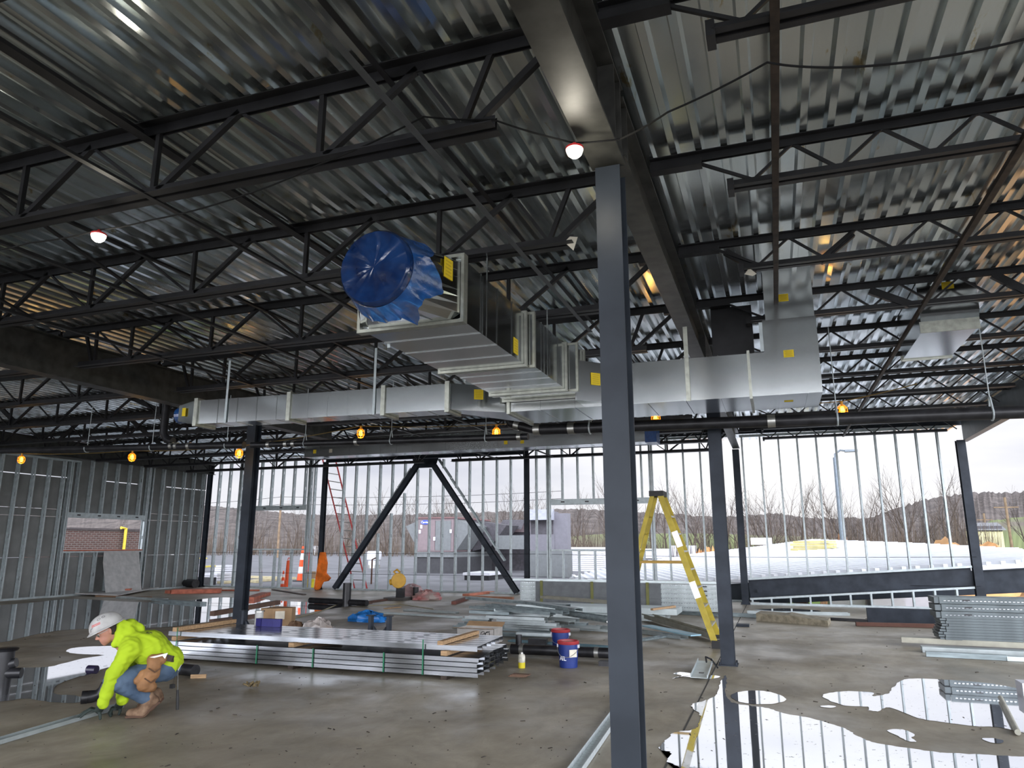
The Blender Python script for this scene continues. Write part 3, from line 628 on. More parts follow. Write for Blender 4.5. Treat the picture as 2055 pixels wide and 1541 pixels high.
# ================================================================ PIPES
BAND = mat('steel band', (0.45, 0.45, 0.42), 0.35, 0.9)
PY = 10.25
def pz(px, py): return W(px, py, PY)
a = pz(1075, 862); bq = pz(2120, 824)
o = thing('drain_pipe', 'thick black drain pipe hung across the right half under the roof', 'pipe', (a.x, PY, a.z))
MB().rod(a, bq, 0.082, 20).build('pipe_run', BLACK, o, True)
for px in (1078, 1147, 1548): q = pz(px, 862 - (px - 1075) * 0.0364); MB().rod(q - Vector((0.05, 0, 0)), q + Vector((0.05, 0, 0)), 0.088, 20).build('coupling_band', BAND, o, True)
e0 = pz(1018, 850); MB().tube([e0 + Vector((0, 0, 0.45)), e0 + Vector((0, 0, 0.12)), e0 + Vector((0.06, 0, 0)), e0 + Vector((0.22, 0, -0.05)), a], 0.07, 14).build('elbow', BLACK, o, True)
MB().rod(e0 + Vector((0.12, 0, -0.02)), e0 + Vector((0.2, 0, -0.045)), 0.08, 16).build('coupling_band', BAND, o, True)
for k, px in enumerate((1184, 1680, 1990)):
    q = pz(px, 862 - (px - 1075) * 0.0364); m = MB(); m.tube([q + Vector((0, -0.09 * math.cos(t_), -0.09 * math.sin(t_))) for t_ in [math.pi * (-0.1 + 1.2 * i / 10) for i in range(11)]], 0.012, 6)
    m.rod(q + Vector((0, -0.085, 0)), q + Vector((0, -0.02, 0.2)), 0.012, 6); m.rod(q + Vector((0, 0.085, 0)), q + Vector((0, 0.02, 0.2)), 0.012, 6); m.rod(q + Vector((0, 0, 0.18)), (q.x, PY, 4.45), 0.007, 6); m.build('clevis_hanger', GALV, o)
a2 = pz(1060, 876); b2_ = pz(505, 893)
o = thing('drain_pipe', 'thinner black drain pipe between the left column and the thick pipe', 'pipe', (a2.x, PY, a2.z))
MB().rod(b2_, a2, 0.052, 16).build('pipe_run', BLACK, o, True)
for px in (540, 575, 590, 716, 1042): q = pz(px, 893 - (px - 505) * 0.0306); MB().rod(q - Vector((0.03, 0, 0)), q + Vector((0.03, 0, 0)), 0.060, 16).build('coupling_band', BAND, o, True)
for px in (612, 785, 975):
    q = pz(px, 893 - (px - 505) * 0.0306); m = MB(); m.tube([q + Vector((0, -0.06 * math.cos(t_), -0.06 * math.sin(t_))) for t_ in [math.pi * (-0.1 + 1.2 * i / 10) for i in range(11)]], 0.008, 6)
    m.rod(q + Vector((0, -0.058, 0)), q + Vector((0, -0.01, 0.16)), 0.008, 6); m.rod(q + Vector((0, 0.058, 0)), q + Vector((0, 0.01, 0.16)), 0.008, 6); m.rod(q + Vector((0, 0, 0.15)), (q.x, PY, 4.2), 0.006, 6); m.build('clevis_hanger', GALV, o)
a3 = pz(490, 893); b3 = pz(-20, 905)
o = thing('drain_pipe', 'black drain pipe left of the left column reaching the picture edge', 'pipe', (a3.x, PY, a3.z))
MB().rod(b3, a3, 0.06, 16).build('pipe_run', BLACK, o, True)
q = pz(327, 880); MB().tube([q + Vector((0, 0, 0.75)), q + Vector((0, 0, 0.1)), q + Vector((0.1, 0, -0.03)), q + Vector((0.24, 0, -0.06))], 0.07, 14).build('riser', BLACK, o, True)
for px in (345, 355, 380): q = pz(px, 895); MB().rod(q - Vector((0.03, 0, 0)), q + Vector((0.03, 0, 0)), 0.068, 16).build('coupling_band', BAND, o, True)
for px in (175, 305, 455):
    q = pz(px, 893 + (490 - px) * 0.0235); m = MB(); m.tube([q + Vector((0, -0.07 * math.cos(t_), -0.07 * math.sin(t_))) for t_ in [math.pi * (-0.1 + 1.2 * i / 10) for i in range(11)]], 0.009, 6)
    m.rod(q + Vector((0, 0, 0.07)), (q.x, PY, 4.2), 0.006, 6); m.build('clevis_hanger', GALV, o)
# ================================================================ LAMPS AND CABLES
def emis(name, col, st): return mat(name, col, 0.5, emit=(col, st), var=0)
LED = emis('glowing white diffuser', (1.0, 0.93, 0.78), 14.0)
REDP = mat('red plastic', (0.5, 0.02, 0.02), 0.5)
def led(px, py, y, label):
    c = W(px, py, y); o = thing('led_lamp', label, 'lamp', c)
    R_ = 0.052
    MB().lathe([(0.002, -0.055), (0.025, -0.05), (0.042, -0.034), (0.051, -0.01), (0.052, 0.005)], c, 24).build('diffuser', LED, o, True)
    MB().lathe([(0.054, 0.0), (0.055, 0.012), (0.04, 0.02), (0.02, 0.03), (0.01, 0.045)], c, 24).build('housing', REDP, o, True)
    L = bpy.data.lights.new('led_light', 'POINT'); L.energy = 7; L.color = (1, 0.93, 0.78); L.shadow_soft_size = 0.06
    l = bpy.data.objects.new('led_light', L); C.objects.link(l); l.parent = o; l.location = (0, 0, -0.12); return c
l1 = led(1153, 300, 3.9, 'glowing white round lamp hanging under the girder at the nearest column')
l2 = led(198, 472, 3.75, 'glowing white round lamp hanging at upper left below the first joist')
def sag(pts, s=0.02):
    out = []
    for a, b_ in zip(pts[:-1], pts[1:]):
        for i in range(6): t_ = i / 6; out.append(a.lerp(b_, t_) - Vector((0, 0, s * 4 * t_ * (1 - t_) * (b_ - a).length)))
    return out + [pts[-1]]
CAB = mat('black cable', (0.003, 0.003, 0.003), 0.95)
pts = [W(-30, 505, 3.75), W(60, 487, 3.75), l2 + Vector((0, 0, 0.045)), W(300, 442, 3.75), W(500, 388, 3.75), W(640, 330, 3.75), W(850, 234, 3.75), W(990, 240, 3.8), l1 + Vector((0, 0, 0.045)), W(1245, 279, 4.0), W(1340, 225, 3.7), W(1540, 125, 3.5), W(1600, 133, 3.5), W(1720, 134, 3.5), W(1900, 112, 3.5), W(2080, 72, 3.5)]
o = MB().tube(sag(pts), 0.006, 6).build('power_cable', CAB, None, True); tag(o, 'black power cable linking the two white lamps and running on to upper right', 'cable')
BULB = emis('glowing amber bulb', (1.0, 0.50, 0.05), 8.0); CAGE = emis('glowing amber cage', (0.95, 0.32, 0.01), 0.9)  # cage wires emit too, the bulb's light on them put into their colour
bl = []
names = ['leftmost', 'second from left', 'third from left', 'fourth from left', 'fifth from left', 'sixth from left', 'rightmost']
for i, (px, py, yy) in enumerate(((43, 921, 12), (265, 916, 12), (480, 908, 11.6), (724, 868, 12), (996, 866, 12.2), (1316, 838, 12), (1690, 822, 12))):
    c = W(px, py, yy); bl.append(c); o = thing('string_bulb', '%s of the seven caged amber bulbs on the string below the roof' % names[i], 'light bulb', c, 'caged amber bulbs on the string')
    MB().lathe([(0.003, -0.07), (0.03, -0.055), (0.038, -0.02), (0.03, 0.02), (0.018, 0.05)], c, 14).build('bulb', BULB, o, True)
    m = MB()
    for k in range(6):
        t_ = k * math.pi / 3; m.tube([c + Vector((math.cos(t_) * r_, math.sin(t_) * r_, z_)) for r_, z_ in ((0.03, 0.07), (0.07, 0.03), (0.075, -0.04), (0.05, -0.09), (0.0, -0.105))], 0.006, 5)
    for z_, r_ in ((0.03, 0.07), (-0.04, 0.075)): m.tube([c + Vector((math.cos(k * math.pi / 8) * r_, math.sin(k * math.pi / 8) * r_, z_)) for k in range(17)], 0.005, 5)
    m.build('wire_cage', CAGE, o); MB().rod(c + Vector((0, 0, 0.05)), c + Vector((0, 0, 0.13)), 0.022, 10).build('socket', mat('amber socket', (0.6, 0.3, 0.02), 0.5), o)
    L = bpy.data.lights.new('bulb_light', 'POINT'); L.energy = 3.5; L.color = (1, 0.55, 0.12); L.shadow_soft_size = 0.05
    l = bpy.data.objects.new('bulb_light', L); C.objects.link(l); l.parent = o; l.location = (0, 0, -0.13)
YC_ = mat('dusty yellow cord', (0.16, 0.11, 0.03), 0.6)
pts = [W(-30, 906, 12)] + [c + Vector((0, 0, 0.13)) for c in bl] + [W(1840, 770, 11.5)]
o = MB().tube(sag(pts, 0.012), 0.008, 6).build('string_light_cord', YC_, None, True); tag(o, 'yellow cord carrying the seven amber bulbs', 'cable')
# red lit marks, paper tags
PAPER = mat('white paper tag', (0.62, 0.58, 0.48), 0.8)
for px, py, y, lab in ((1146, 486, 5.72, 'white paper tag tied to the joist end left of the nearest column'), (1506, 547, 7.55, 'white paper tag tied to the joist end in the right bay')):
    c = W(px, py, y); o = thing('paper_tag', lab, 'tag', c)
    s_ = -1 if px < 1300 else 1
    MB().prism([c + Vector((-0.06, 0, -0.01 * s_)), c + Vector((0.02, 0, -0.06 + 0.02 * s_)), c + Vector((0.06, 0, 0.03 * -s_ + 0.01)), c + Vector((-0.01, 0, 0.055))], (0, 0.003, 0), (0, 0, 0)).build('card', PAPER, o)
    MB().rod(c + Vector((-0.03, 0.0, 0.02)), c + Vector((-0.05, 0.02, 0.07)), 0.003, 5).build('wire_tie', BLACK, o)
# ================================================================ PUDDLES
wm = bpy.data.materials.new('standing water'); wm.use_nodes = True; t = wm.node_tree; p = t.nodes['Principled BSDF']
co = N(t, 'ShaderNodeTexCoord')
spk = ramp(t, fn(16, 5, rough=0.75), [(0.335, (0.10, 0.09, 0.08)), (0.37, (0.86, 0.88, 0.92))]); t.links.new(spk.outputs[0], p.inputs['Base Color'])
p.inputs['Metallic'].default_value = 0.93
rr = ramp(t, fn(16, 5, rough=0.75), [(0.335, (0.6,) * 3), (0.37, (0.025,) * 3)]); t.links.new(rr.outputs[0], p.inputs['Roughness'])
bn = N(t, 'ShaderNodeBump'); bn.inputs['Strength'].default_value = 0.02; bn.inputs['Distance'].default_value = 0.01
t.links.new(fn(1.2, 2), bn.inputs['Height']); t.links.new(bn.outputs[0], p.inputs['Normal'])
def smooth_poly(pts, jag=0.03, sub=6, seed=1):
    rnd = random.Random(seed); out = []; n = len(pts)
    for i in range(n):
        p0, p1, p2, p3 = (pts[(i + k - 1) % n] for k in range(4))
        for k in range(sub):
            t_ = k / sub; q = 0.5 * ((2 * p1) + (p2 - p0) * t_ + (2 * p0 - 5 * p1 + 4 * p2 - p3) * t_ * t_ + (3 * p1 - p0 - 3 * p2 + p3) * t_ ** 3)
            out.append(Vector((q.x + rnd.uniform(-jag, jag), q.y + rnd.uniform(-jag, jag), 0.0)))
    return out
def puddle(px, label, jag=0.02, sub=8, seed=1):
    pts = smooth_poly([G(a, b_) for a, b_ in px], jag, sub, seed)
    me = bpy.data.meshes.new('puddle'); import bmesh
    bm = bmesh.new(); vs = [bm.verts.new((v.x, v.y, 0.004)) for v in pts]; f = bm.faces.new(vs)
    if f.normal.z < 0: f.normal_flip()
    bmesh.ops.triangulate(bm, faces=[f]); bm.normal_update()
    for f in bm.faces:
        if f.normal.z < 0: f.normal_flip()
    bm.to_mesh(me); bm.free(); me.materials.append(wm)
    o = bpy.data.objects.new('puddle', me); C.objects.link(o); return tag(o, label, 'puddle')
puddle([(-60, 1222), (10, 1214), (60, 1210), (150, 1202), (260, 1208), (360, 1207), (440, 1199), (520, 1202), (560, 1206), (630, 1208), (690, 1205), (745, 1207), (738, 1214), (690, 1218), (640, 1226), (580, 1237), (510, 1243), (430, 1247), (340, 1258), (250, 1262), (150, 1263), (80, 1272), (0, 1290), (-80, 1296)], 'long far puddle mirroring the left wall and the bright back wall studs', 0.03, 5, 2)
puddle([(133, 1308), (150, 1300), (200, 1297), (260, 1297), (300, 1310), (260, 1335), (215, 1340), (185, 1352), (145, 1362), (112, 1378), (110, 1393), (150, 1396), (172, 1404), (150, 1411), (100, 1409), (50, 1402), (0, 1408), (-80, 1405), (-80, 1345), (20, 1341), (88, 1339), (118, 1334), (165, 1322), (208, 1315), (165, 1313)], 'bright white puddle behind and left of the crouching worker', 0.012, 5, 3)
z = lambda L, s=2.722, ox=1300, oy=1180: [(ox + a / s, oy + b_ / s) for a, b_ in L]
puddle(z([(425, 478), (395, 520), (375, 580), (325, 612), (240, 640), (285, 695), (280, 745), (250, 775), (150, 790), (100, 830), (60, 880), (125, 900), (105, 945), (190, 1000), (150, 1120), (300, 1300), (900, 1400), (2400, 1300), (2400, 940), (2055, 925), (1900, 915), (1600, 900), (1400, 872), (1250, 850), (1150, 812), (1075, 770), (900, 715), (760, 690), (640, 655), (500, 637), (445, 615), (425, 560), (432, 500)]), 'largest puddle at lower right mirroring sky, columns and studs', 0.010, 8, 4)
puddle(z([(465, 580), (520, 565), (620, 562), (710, 582), (758, 614), (650, 636), (520, 628), (460, 600)]), 'oval puddle just above the largest puddle at lower right', 0.008, 6, 5)
puddle(z([(955, 590), (1010, 572), (1100, 565), (1225, 572), (1232, 592), (1310, 578), (1340, 545), (1370, 515), (1430, 497), (1600, 500), (1850, 520), (2055, 555), (2300, 600), (2300, 830), (2055, 792), (1980, 775), (1900, 760), (1780, 755), (1600, 732), (1480, 712), (1320, 655), (1265, 675), (1205, 668), (1200, 650), (1090, 645), (1010, 622)]), 'puddle at the right edge mirroring the stacked deck panels', 0.010, 6, 6)
puddle(z([(1310, 778), (1395, 775), (1460, 805), (1440, 818), (1465, 840), (1420, 838), (1370, 812)]), 'small ragged puddle between the two large right puddles', 0.006, 6, 7)
puddle(z([(1830, 824), (1890, 822), (1945, 836), (1930, 850), (1870, 845)]), 'small puddle right of the ragged small puddle', 0.006, 5, 8)
puddle(z([(940, 648), (985, 642), (1030, 648), (1000, 656)]), 'tiny puddle left of the right edge puddle', 0.004, 4, 9)
puddle(z([(1705, 682), (1750, 671), (1800, 676), (1850, 684), (1940, 690), (2008, 700), (1930, 716), (1760, 700), (1700, 714), (1760, 694)], 3.211, 820, 1140), 'milky little puddle under the short steel channel', 0.006, 5, 10)
puddle(z([(690, 632), (850, 626), (1000, 621), (1200, 632), (1380, 650), (1150, 660), (1000, 655), (820, 652)], 5.14, 1380, 1100), 'thin dark puddle behind the concrete block near the back wall', 0.01, 5, 11)
# ================================================================ STACKED STEEL
SHINE = mat('new galvanized steel', (0.42, 0.44, 0.46), 0.17, 0.95, 0.1, 7, stretch=(0.3, 4, 4))
SHD = mat('dull galvanized steel', (0.26, 0.31, 0.32), 0.42, 0.5, 0.25, 5, stretch=(0.5, 3, 3))
SHB = mat('pale blue coated steel', (0.30, 0.50, 0.60), 0.5, 0.2, 0.08)
GREEN = mat('green strap', (0.01, 0.16, 0.07), 0.5)
bx0, bx1, by0 = -8.35, -3.46, 8.44
random.seed(11); NC = 6; cw = 0.222
def c_down(x0, x1, y, z0, w, h, t_=0.003):
    m = MB(); m.ext([(-w / 2, 0), (-w / 2, h), (w / 2, h), (w / 2, 0), (w / 2 - 0.004, 0), (w / 2 - 0.004, h - t_), (-w / 2 + 0.004, h - t_), (-w / 2 + 0.004, 0)], (x0, y, z0), (x1, y, z0))
    return m
bundle_rows = ['bottom', 'second', 'third', 'top']
for r_ in range(4):
    for k in range(NC):
        y = by0 + cw * (k + 0.5); j = random.uniform(-0.02, 0.02)
        o = c_down(bx0, bx1 + j - 0.02 * k, y, 0.045 + r_ * 0.057, cw - 0.022, 0.047).build('steel_track', SHINE)
        tag(o, 'shiny track in the %s layer of the lower stud bundle, %s from the viewer' % (bundle_rows[r_], words[k]), 'metal track', 'tracks of the lower bundle beside the worker')
for k in range(6):
    y = by0 + 0.02 + 0.185 * (k + 0.5)
    o = thing('steel_stud', 'shiny stud lying on top of the bundle, %s from the viewer' % words[k], 'metal stud', ((bx0 + bx1) / 2, y, 0.335), 'studs of the upper bundle beside the worker')
    c_down(bx0 + 0.15, bx1 - 0.02 - 0.015 * k, y, 0.335, 0.160, 0.058).build('web', SHINE, o)
    for x in (-7.4, -6.6, -5.5, -4.6): MB().box(x, x + 0.09, y - 0.02, y + 0.02, 0.3932, 0.3942).build('punch_hole', BLACK, o)
def lumber(p0, p1, w, h, label, mt=WOOD, name='wood_block', cat='lumber'):
    o = MB().bar(p0, p1, w, h).build(name, mt); return tag(o, label, cat)
lumber((-8.05, by0 - 0.02, 0.425), (-8.05, by0 + 1.2, 0.425), 0.07, 0.055, 'brown wooden cross piece on top of the bundle beside the worker')
lumber((-3.95, by0 - 0.02, 0.42), (-3.95, by0 + 1.15, 0.42), 0.07, 0.045, 'pale wooden cross piece on the right end of the bundle top')
for x, w in ((-8.05, 'left'), (-6.1, 'middle'), (-3.9, 'right')): lumber((x, by0 - 0.015, 0.304), (x, by0 + 1.15, 0.304), 0.08, 0.055, '%s wooden spacer between the two layers of the stud bundle' % w)
for x, w in ((-8.0, 'left'), (-6.1, 'middle'), (-3.9, 'right')): lumber((x, by0 + 0.0, 0.022), (x, by0 + 1.3, 0.022), 0.08, 0.043, '%s wooden block under the stud bundle' % w, RUST)
for px, zt_, w in ((464, 0.276, 'second from left'), (612, 0.276, 'third from left'), (786, 0.276, 'fourth from left'), (877, 0.45, 'rightmost')):
    x = G(px, 1350, 0).x; m = MB(); m.box(x - 0.008, x + 0.008, by0 - 0.004, by0 - 0.001, 0.04, zt_); m.box(x - 0.008, x + 0.008, by0 - 0.004, by0 + 1.33, 0.041, 0.044)
    tag(m.build('green_strap', GREEN), 'green strap around the stud bundle, %s' % w, 'strap')
m = MB(); m.box(-8.02, -8.005, by0 - 0.004, by0 - 0.001, 0.04, 0.45); tag(m.build('green_strap', GREEN), 'green strap around the stud bundle nearest the worker', 'strap')
# --- loose pile of dull tracks behind the buckets
pile = [(50, 742, 1180, 805, 0.0, 0), (110, 716, 640, 748, 0.05, 0), (420, 832, 1330, 858, 0.0, 0), (770, 828, 1325, 850, 0.06, 2), (190, 704, 400, 722, 0.12, 0), (160, 665, 455, 680, 0.2, 0), (190, 640, 470, 655, 0.26, 1),
        (640, 748, 1160, 776, 0.08, 1), (660, 722, 1290, 752, 0.14, 1), (620, 700, 1240, 728, 0.19, 1), (550, 668, 1110, 690, 0.24, 1), (430, 632, 1100, 662, 0.30, 1), (520, 585, 1165, 618, 0.36, 1), (525, 558, 1170, 585, 0.42, 2),
        (1110, 655, 1465, 680, 0.22, 2), (1240, 690, 1400, 712, 0.14, 1), (1190, 770, 1325, 788, 0.05, 1), (1170, 705, 1580, 720, 0.1, 0), (1290, 738, 1740, 762, 0.05, 1), (1510, 770, 1850, 792, 0.0, 2), (1650, 745, 1850, 768, 0.04, 2),
        (240, 575, 700, 600, 0.38, 0), (250, 520, 1180, 600, 0.44, 0), (205, 415, 1190, 560, 0.50, 0), (440, 500, 1330, 590, 0.46, 0), (890, 470, 1480, 560, 0.52, 0), (1070, 405, 1900, 600, 0.56, 3), (1330, 600, 1900, 720, 0.3, 0), (1170, 560, 1900, 680, 0.42, 0)]
PM = [SHD, mat('grey galvanized steel', (0.38, 0.42, 0.42), 0.42, 0.5, 0.15, 5), mat('pale galvanized steel', (0.52, 0.58, 0.58), 0.4, 0.5, 0.1, 5), mat('dusty galvanized steel', (0.34, 0.33, 0.27), 0.5, 0.4, 0.15, 5)]
adj = ['dark', 'grey', 'pale', 'dusty']
for i, (x0, y0, x1, y1, zz, mi) in enumerate(pile):
    a = G(900 + x0 / 5.708, 1130 + y0 / 5.708, max(zz - 0.0, 0.0)); b_ = G(900 + x1 / 5.708, 1130 + y1 / 5.708, max(zz, 0.0))
    if zz > 0: b_.y = min(max(b_.y, a.y - 1.2), a.y + 1.2)
    z0 = zz + 0.002
    m = MB().chan((a.x, a.y + 0.08, z0 + (0.05 if i % 2 else 0)), (b_.x, b_.y + 0.08, z0 + (0.05 if i % 2 else 0)), 0.15, 0.05, 0.004, up=(0, 0, -1 if i % 2 else 1))
    q = 'front' if zz < 0.06 else ('lower' if zz < 0.2 else ('middle' if zz < 0.4 else 'upper'))
    o = m.build('steel_track', PM[mi]); tag(o, '%s galvanized track in the %s part of the loose pile, %s one counted upward' % (adj[mi], q, (words + ['fourteenth', 'fifteenth', 'sixteenth', 'seventeenth', 'eighteenth', 'nineteenth', 'twentieth', 'twenty-first', 'twenty-second', 'twenty-third', 'twenty-fourth', 'twenty-fifth', 'twenty-sixth', 'twenty-seventh', 'twenty-eighth', 'twenty-ninth'])[i]), 'metal track', 'loose tracks piled behind the blue buckets')
# --- tall stack of punched members against the back wall
TY = 18.3; tx0, tx1 = G(1032, 1222).x, G(1443, 1232).x
for k in range(6):
    z0 = 0.03 + k * 0.103
    o = thing('punched_joist', 'punched galvanized member in the tall stack by the back wall, %s from the floor' % words[k], 'steel member', ((tx0 + tx1) / 2, TY, z0), 'punched members of the tall stack')
    m = MB().chan((tx0, TY, z0 + 0.0495), (tx1, TY, z0 + 0.0495), 0.1, 0.9, 0.006, up=(0, 1, 0)).mark()
    for q in range(int((tx1 - tx0) / 0.06)):
        x = tx0 + 0.05 + q * 0.06; m.box(x, x + 0.035, TY - 0.004, TY - 0.0005, z0 + 0.075, z0 + 0.085)
    m.build2('web', PM[1], SHINE, o)
    for x in (tx0 + 0.42, tx1 - 0.35): MB().box(x, x + 0.10, TY - 0.006, TY - 0.0005, z0 + 0.045, z0 + 0.072).build('punch_hole', BLACK, o)
o = thing('cover_sheet', 'grey cover sheet with upright straps in front of the tall punched stack', 'metal sheet', (-4.5, TY - 0.03, 0))
c0, c1 = G(1060, 1222).x + 0.1, G(1338, 1222).x
MB().box(c0, c1, TY - 0.05, TY - 0.02, 0.30, 0.66).build('upper_panel', mat('dull grey sheet', (0.13, 0.14, 0.145), 0.55, 0.2), o); MB().box(c0, c1, TY - 0.055, TY - 0.02, 0.03, 0.297).build('lower_panel', mat('dull grey sheet', (0.13, 0.14, 0.145)), o)
OL = mat('olive strap', (0.16, 0.16, 0.05), 0.7)
for px in (1088, 1189, 1300): x = W(px, 1180, TY).x; MB().box(x - 0.035, x + 0.035, TY - 0.075, TY - 0.056, 0.0, 0.68).build('upright_strap', OL, o)
o = MB().chan((tx0 - 0.2, TY + 0.05, 0.665), (tx1 + 0.3, TY + 0.1, 0.665), 0.16, 0.05, up=(0, 0, -1)).build('steel_track', PM[2]); o.location.z = 0.055; tag(o, 'long pale track lying along the top of the tall punched stack', 'metal track')
for k, (za, n_) in enumerate(((0.0, 'lower'), (0.125, 'upper'))):
    a, b_ = G(1040, 1236 - k * 0).x, G(1335, 1232).x; yy = 16.0 + 0.1 * k
    o = MB(); o.ext([(-0.45, 0), (0.45, 0), (0.45, 0.12), (-0.45, 0.12)], (-6.1 + 0.4 * k, yy + 0.5, za + 0.002), (-2.35 + 0.25 * k, yy + 0.5, za + 0.002)); o = o.build('stud_bundle', PM[2]); tag(o, '%s pale stud bundle lying in front of the tall punched stack' % n_, 'stud bundle')
lumber((-2.55, 15.7, 0.27), (-2.2, 16.6, 0.27), 0.06, 0.04, 'pale wood strip lying on the stud bundle behind the stepladder')
# boards right of the near column
def chan_px(a, b_, w, f, mt, label, z0=0.0, y_off=0.0, up=(0, 0, 1), cat='metal track', name='steel_track'):
    p0, p1 = G(a[0], a[1], z0), G(b_[0], b_[1], z0); o = MB().chan((p0.x, p0.y + w / 2, z0 + 0.002), (p1.x, p1.y + w / 2, z0 + 0.002), w, f, up=up).build(name, mt); return tag(o, label, cat)
chan_px((1180, 1205), (1440, 1285), 0.2, 0.09, PM[3], 'long dusty channel slanting past the feet of the stepladder', 0.05)
chan_px((1220, 1262), (1372, 1284), 0.2, 0.05, PM[1], 'grey channel end lying left of the stepladder feet')
o = MB().box(-0.1, 0.1, -0.75, 0.75, 0, 0.02).build('steel_sheet', SHB); q = G(1345, 1272, 0.11); o.location = (q.x, q.y, 0.16); o.rotation_euler = (0.0, 0.02, math.atan2(G(1390, 1280).y - G(1302, 1262).y, G(1390, 1280).x - G(1302, 1262).x) - math.pi / 2); tag(o, 'pale blue steel sheet lying on channels left of the stepladder feet', 'metal sheet')
chan_px((1240, 1225), (1445, 1238), 0.3, 0.05, PM[0], 'dark long channel behind the yellow stepladder', 0.0)
chan_px((1230, 1296), (1440, 1262), 0.12, 0.03, SHD, 'thin dark track lying behind the stepladder feet', 0.0)
chan_px((1448, 1236), (1520, 1240), 0.15, 0.07, SHD, 'dark channel between the stepladder column and the concrete block')
chan_px((1500, 1232), (1705, 1236), 0.2, 0.06, PM[1], 'grey channels lying behind the concrete block')
chan_px((810, 1226), (915, 1232), 0.15, 0.04, PM[1], 'grey track on the floor left of the loose pile, back one'); chan_px((750, 1231), (922, 1241), 0.15, 0.03, PM[2], 'pale long track on the floor left of the loose pile, front one')
chan_px((1020, 1288), (1228, 1302), 0.12, 0.03, mat('teal steel track', (0.12, 0.2, 0.23), 0.4, 0.4), 'thin teal track on the floor between loose pile and black pipe')
# near tracks
a, b_ = G(1150, 1560), G(1250, 1418); o = thing('steel_track', 'long pale steel track on the floor running behind the nearest column', 'metal track', (a.x, a.y, 0))
MB().chan((a.x, a.y, 0.004), (b_.x, b_.y, 0.004), 0.10, 0.045, 0.004).build('channel', mat('frosted galvanized steel', (0.55, 0.60, 0.60), 0.45, 0.3, 0.12, 30), o)
a, b_ = G(-30, 1500), G(240, 1420)
o = MB().chan((a.x, a.y, 0.003), (b_.x, b_.y, 0.003), 0.10, 0.035, 0.003).build('steel_track', PM[1]); tag(o, 'long steel track on the floor held by the crouching worker', 'metal track')
a, b_ = G(1391, 1362), G(1407, 1318); o = thing('steel_channel', 'short upturned steel channel with a bent wire standing in milky water', 'metal channel', (a.x, a.y, 0))
p0, p1 = G(1403, 1366), G(1416, 1322, 0.08); MB().chan((p0.x, p0.y, 0.03), (p1.x, p1.y, 0.05), 0.2, 0.04, 0.005).build('channel', PM[2], o)
MB().tube([(p0.x + 0.02, p0.y + 0.8, 0.10), (p0.x + 0.0, p0.y + 0.95, 0.14), (p0.x + 0.06, p0.y + 1.05, 0.1), (p0.x + 0.15, p0.y + 0.9, 0.02)], 0.012, 6).build('bent_wire', BLACK, o)
MB().box(p0.x - 0.03, p0.x + 0.03, p0.y + 0.28, p0.y + 0.36, 0.040, 0.043).build('punch_hole', BLACK, o)
# --- right hand deck panel stack
RY = 13.9; rx0 = 2.35
def pr(px, py): return W(px, py, RY)
zt_ = pr(1865, 1193).z; zb_ = pr(1870, 1277).z
PAN = mat('dull ribbed panel steel', (0.11, 0.13, 0.135), 0.45, 0.4, 0.2, 4); n_thin = 8; wide = (zt_ - zb_) * 0.50 / 3; thin = (zt_ - zb_) * 0.50 / n_thin; zz = zb_
for k in range(n_thin + 3):
    hgt = thin if k < n_thin else wide; off = random.uniform(-0.05, 0.05)
    o = thing('steel_decking', 'galvanized punched panel in the stack at the right edge, %s from the bottom' % words[k], 'steel panel', (4.0, RY, zz), 'panels of the stack at the right edge')
    x0 = rx0 + (0.05 if k < n_thin else 0.0) + off
    m = MB(); m.ext([(-0.0, 0.0), (0.42, 0.0), (0.42, hgt * 0.93), (0.40, hgt * 0.93), (0.40, 0.012), (0.03, 0.012), (0.03, hgt * 0.93), (0.0, hgt * 0.93)][::1], (x0, RY, zz), (6.4, RY - 0.0, zz)); m.mark()
    # profile x axis points away from viewer?
    if k >= n_thin:
        for q in range(60): x = x0 + 0.06 + q * 0.055; m.box(x, x + 0.03, RY - 0.425, RY - 0.4205, zz + hgt * 0.38, zz + hgt * 0.46)
        MB().box(x0 + 0.32, x0 + 0.42, RY - 0.426, RY - 0.4205, zz + hgt * 0.42, zz + hgt * 0.62).build('punch_hole', BLACK, o)
    m.build2('panel_face', PAN, SHINE, o); m = MB(); m.box(x0 - 0.07 - 0.02 * (k % 2), x0 - 0.004, RY - 0.40, RY + 0.10, zz + 0.004, zz + hgt * 0.85); m.build('panel_end', PAN, o)
    zz += hgt
lumber(tuple(G(1935, 1290) + Vector((-0.05, 0, 0.03))), tuple(G(1935, 1290) + Vector((0.12, 0.7, 0.03))), 0.16, 0.075, 'round edged wood block under the panel stack at the right edge')
a = G(1950, 1287); b_ = G(2080, 1296); o = MB().bar((a.x, a.y + 0.2, 0.05), (b_.x + 0.5, b_.y + 0.2, 0.05), 0.06, 0.06).build('rusty_bar', mat('rusty bar', (0.09, 0.03, 0.02), 0.8)); tag(o, 'rusty bar under the panel stack at the right edge', 'steel bar')
a = G(1812, 1297); b_ = G(2100, 1312); o = MB().chan((a.x, a.y + 0.1, 0.16), (b_.x, b_.y + 0.1, 0.16), 0.2, 0.08, up=(0, 0, -1)).build('steel_channel', PM[3]); o.location.z = -0.02; tag(o, 'worn flaking channel in front of the right edge panel stack', 'metal channel')
a = G(1850, 1308); b_ = G(2100, 1320); o = MB().chan((a.x, a.y, 0.085), (b_.x, b_.y, 0.085), 0.2, 0.08, up=(0, 0, -1)).build('steel_channel', PM[1]); tag(o, 'clean galvanized channel below the worn channel at the right edge', 'metal channel')
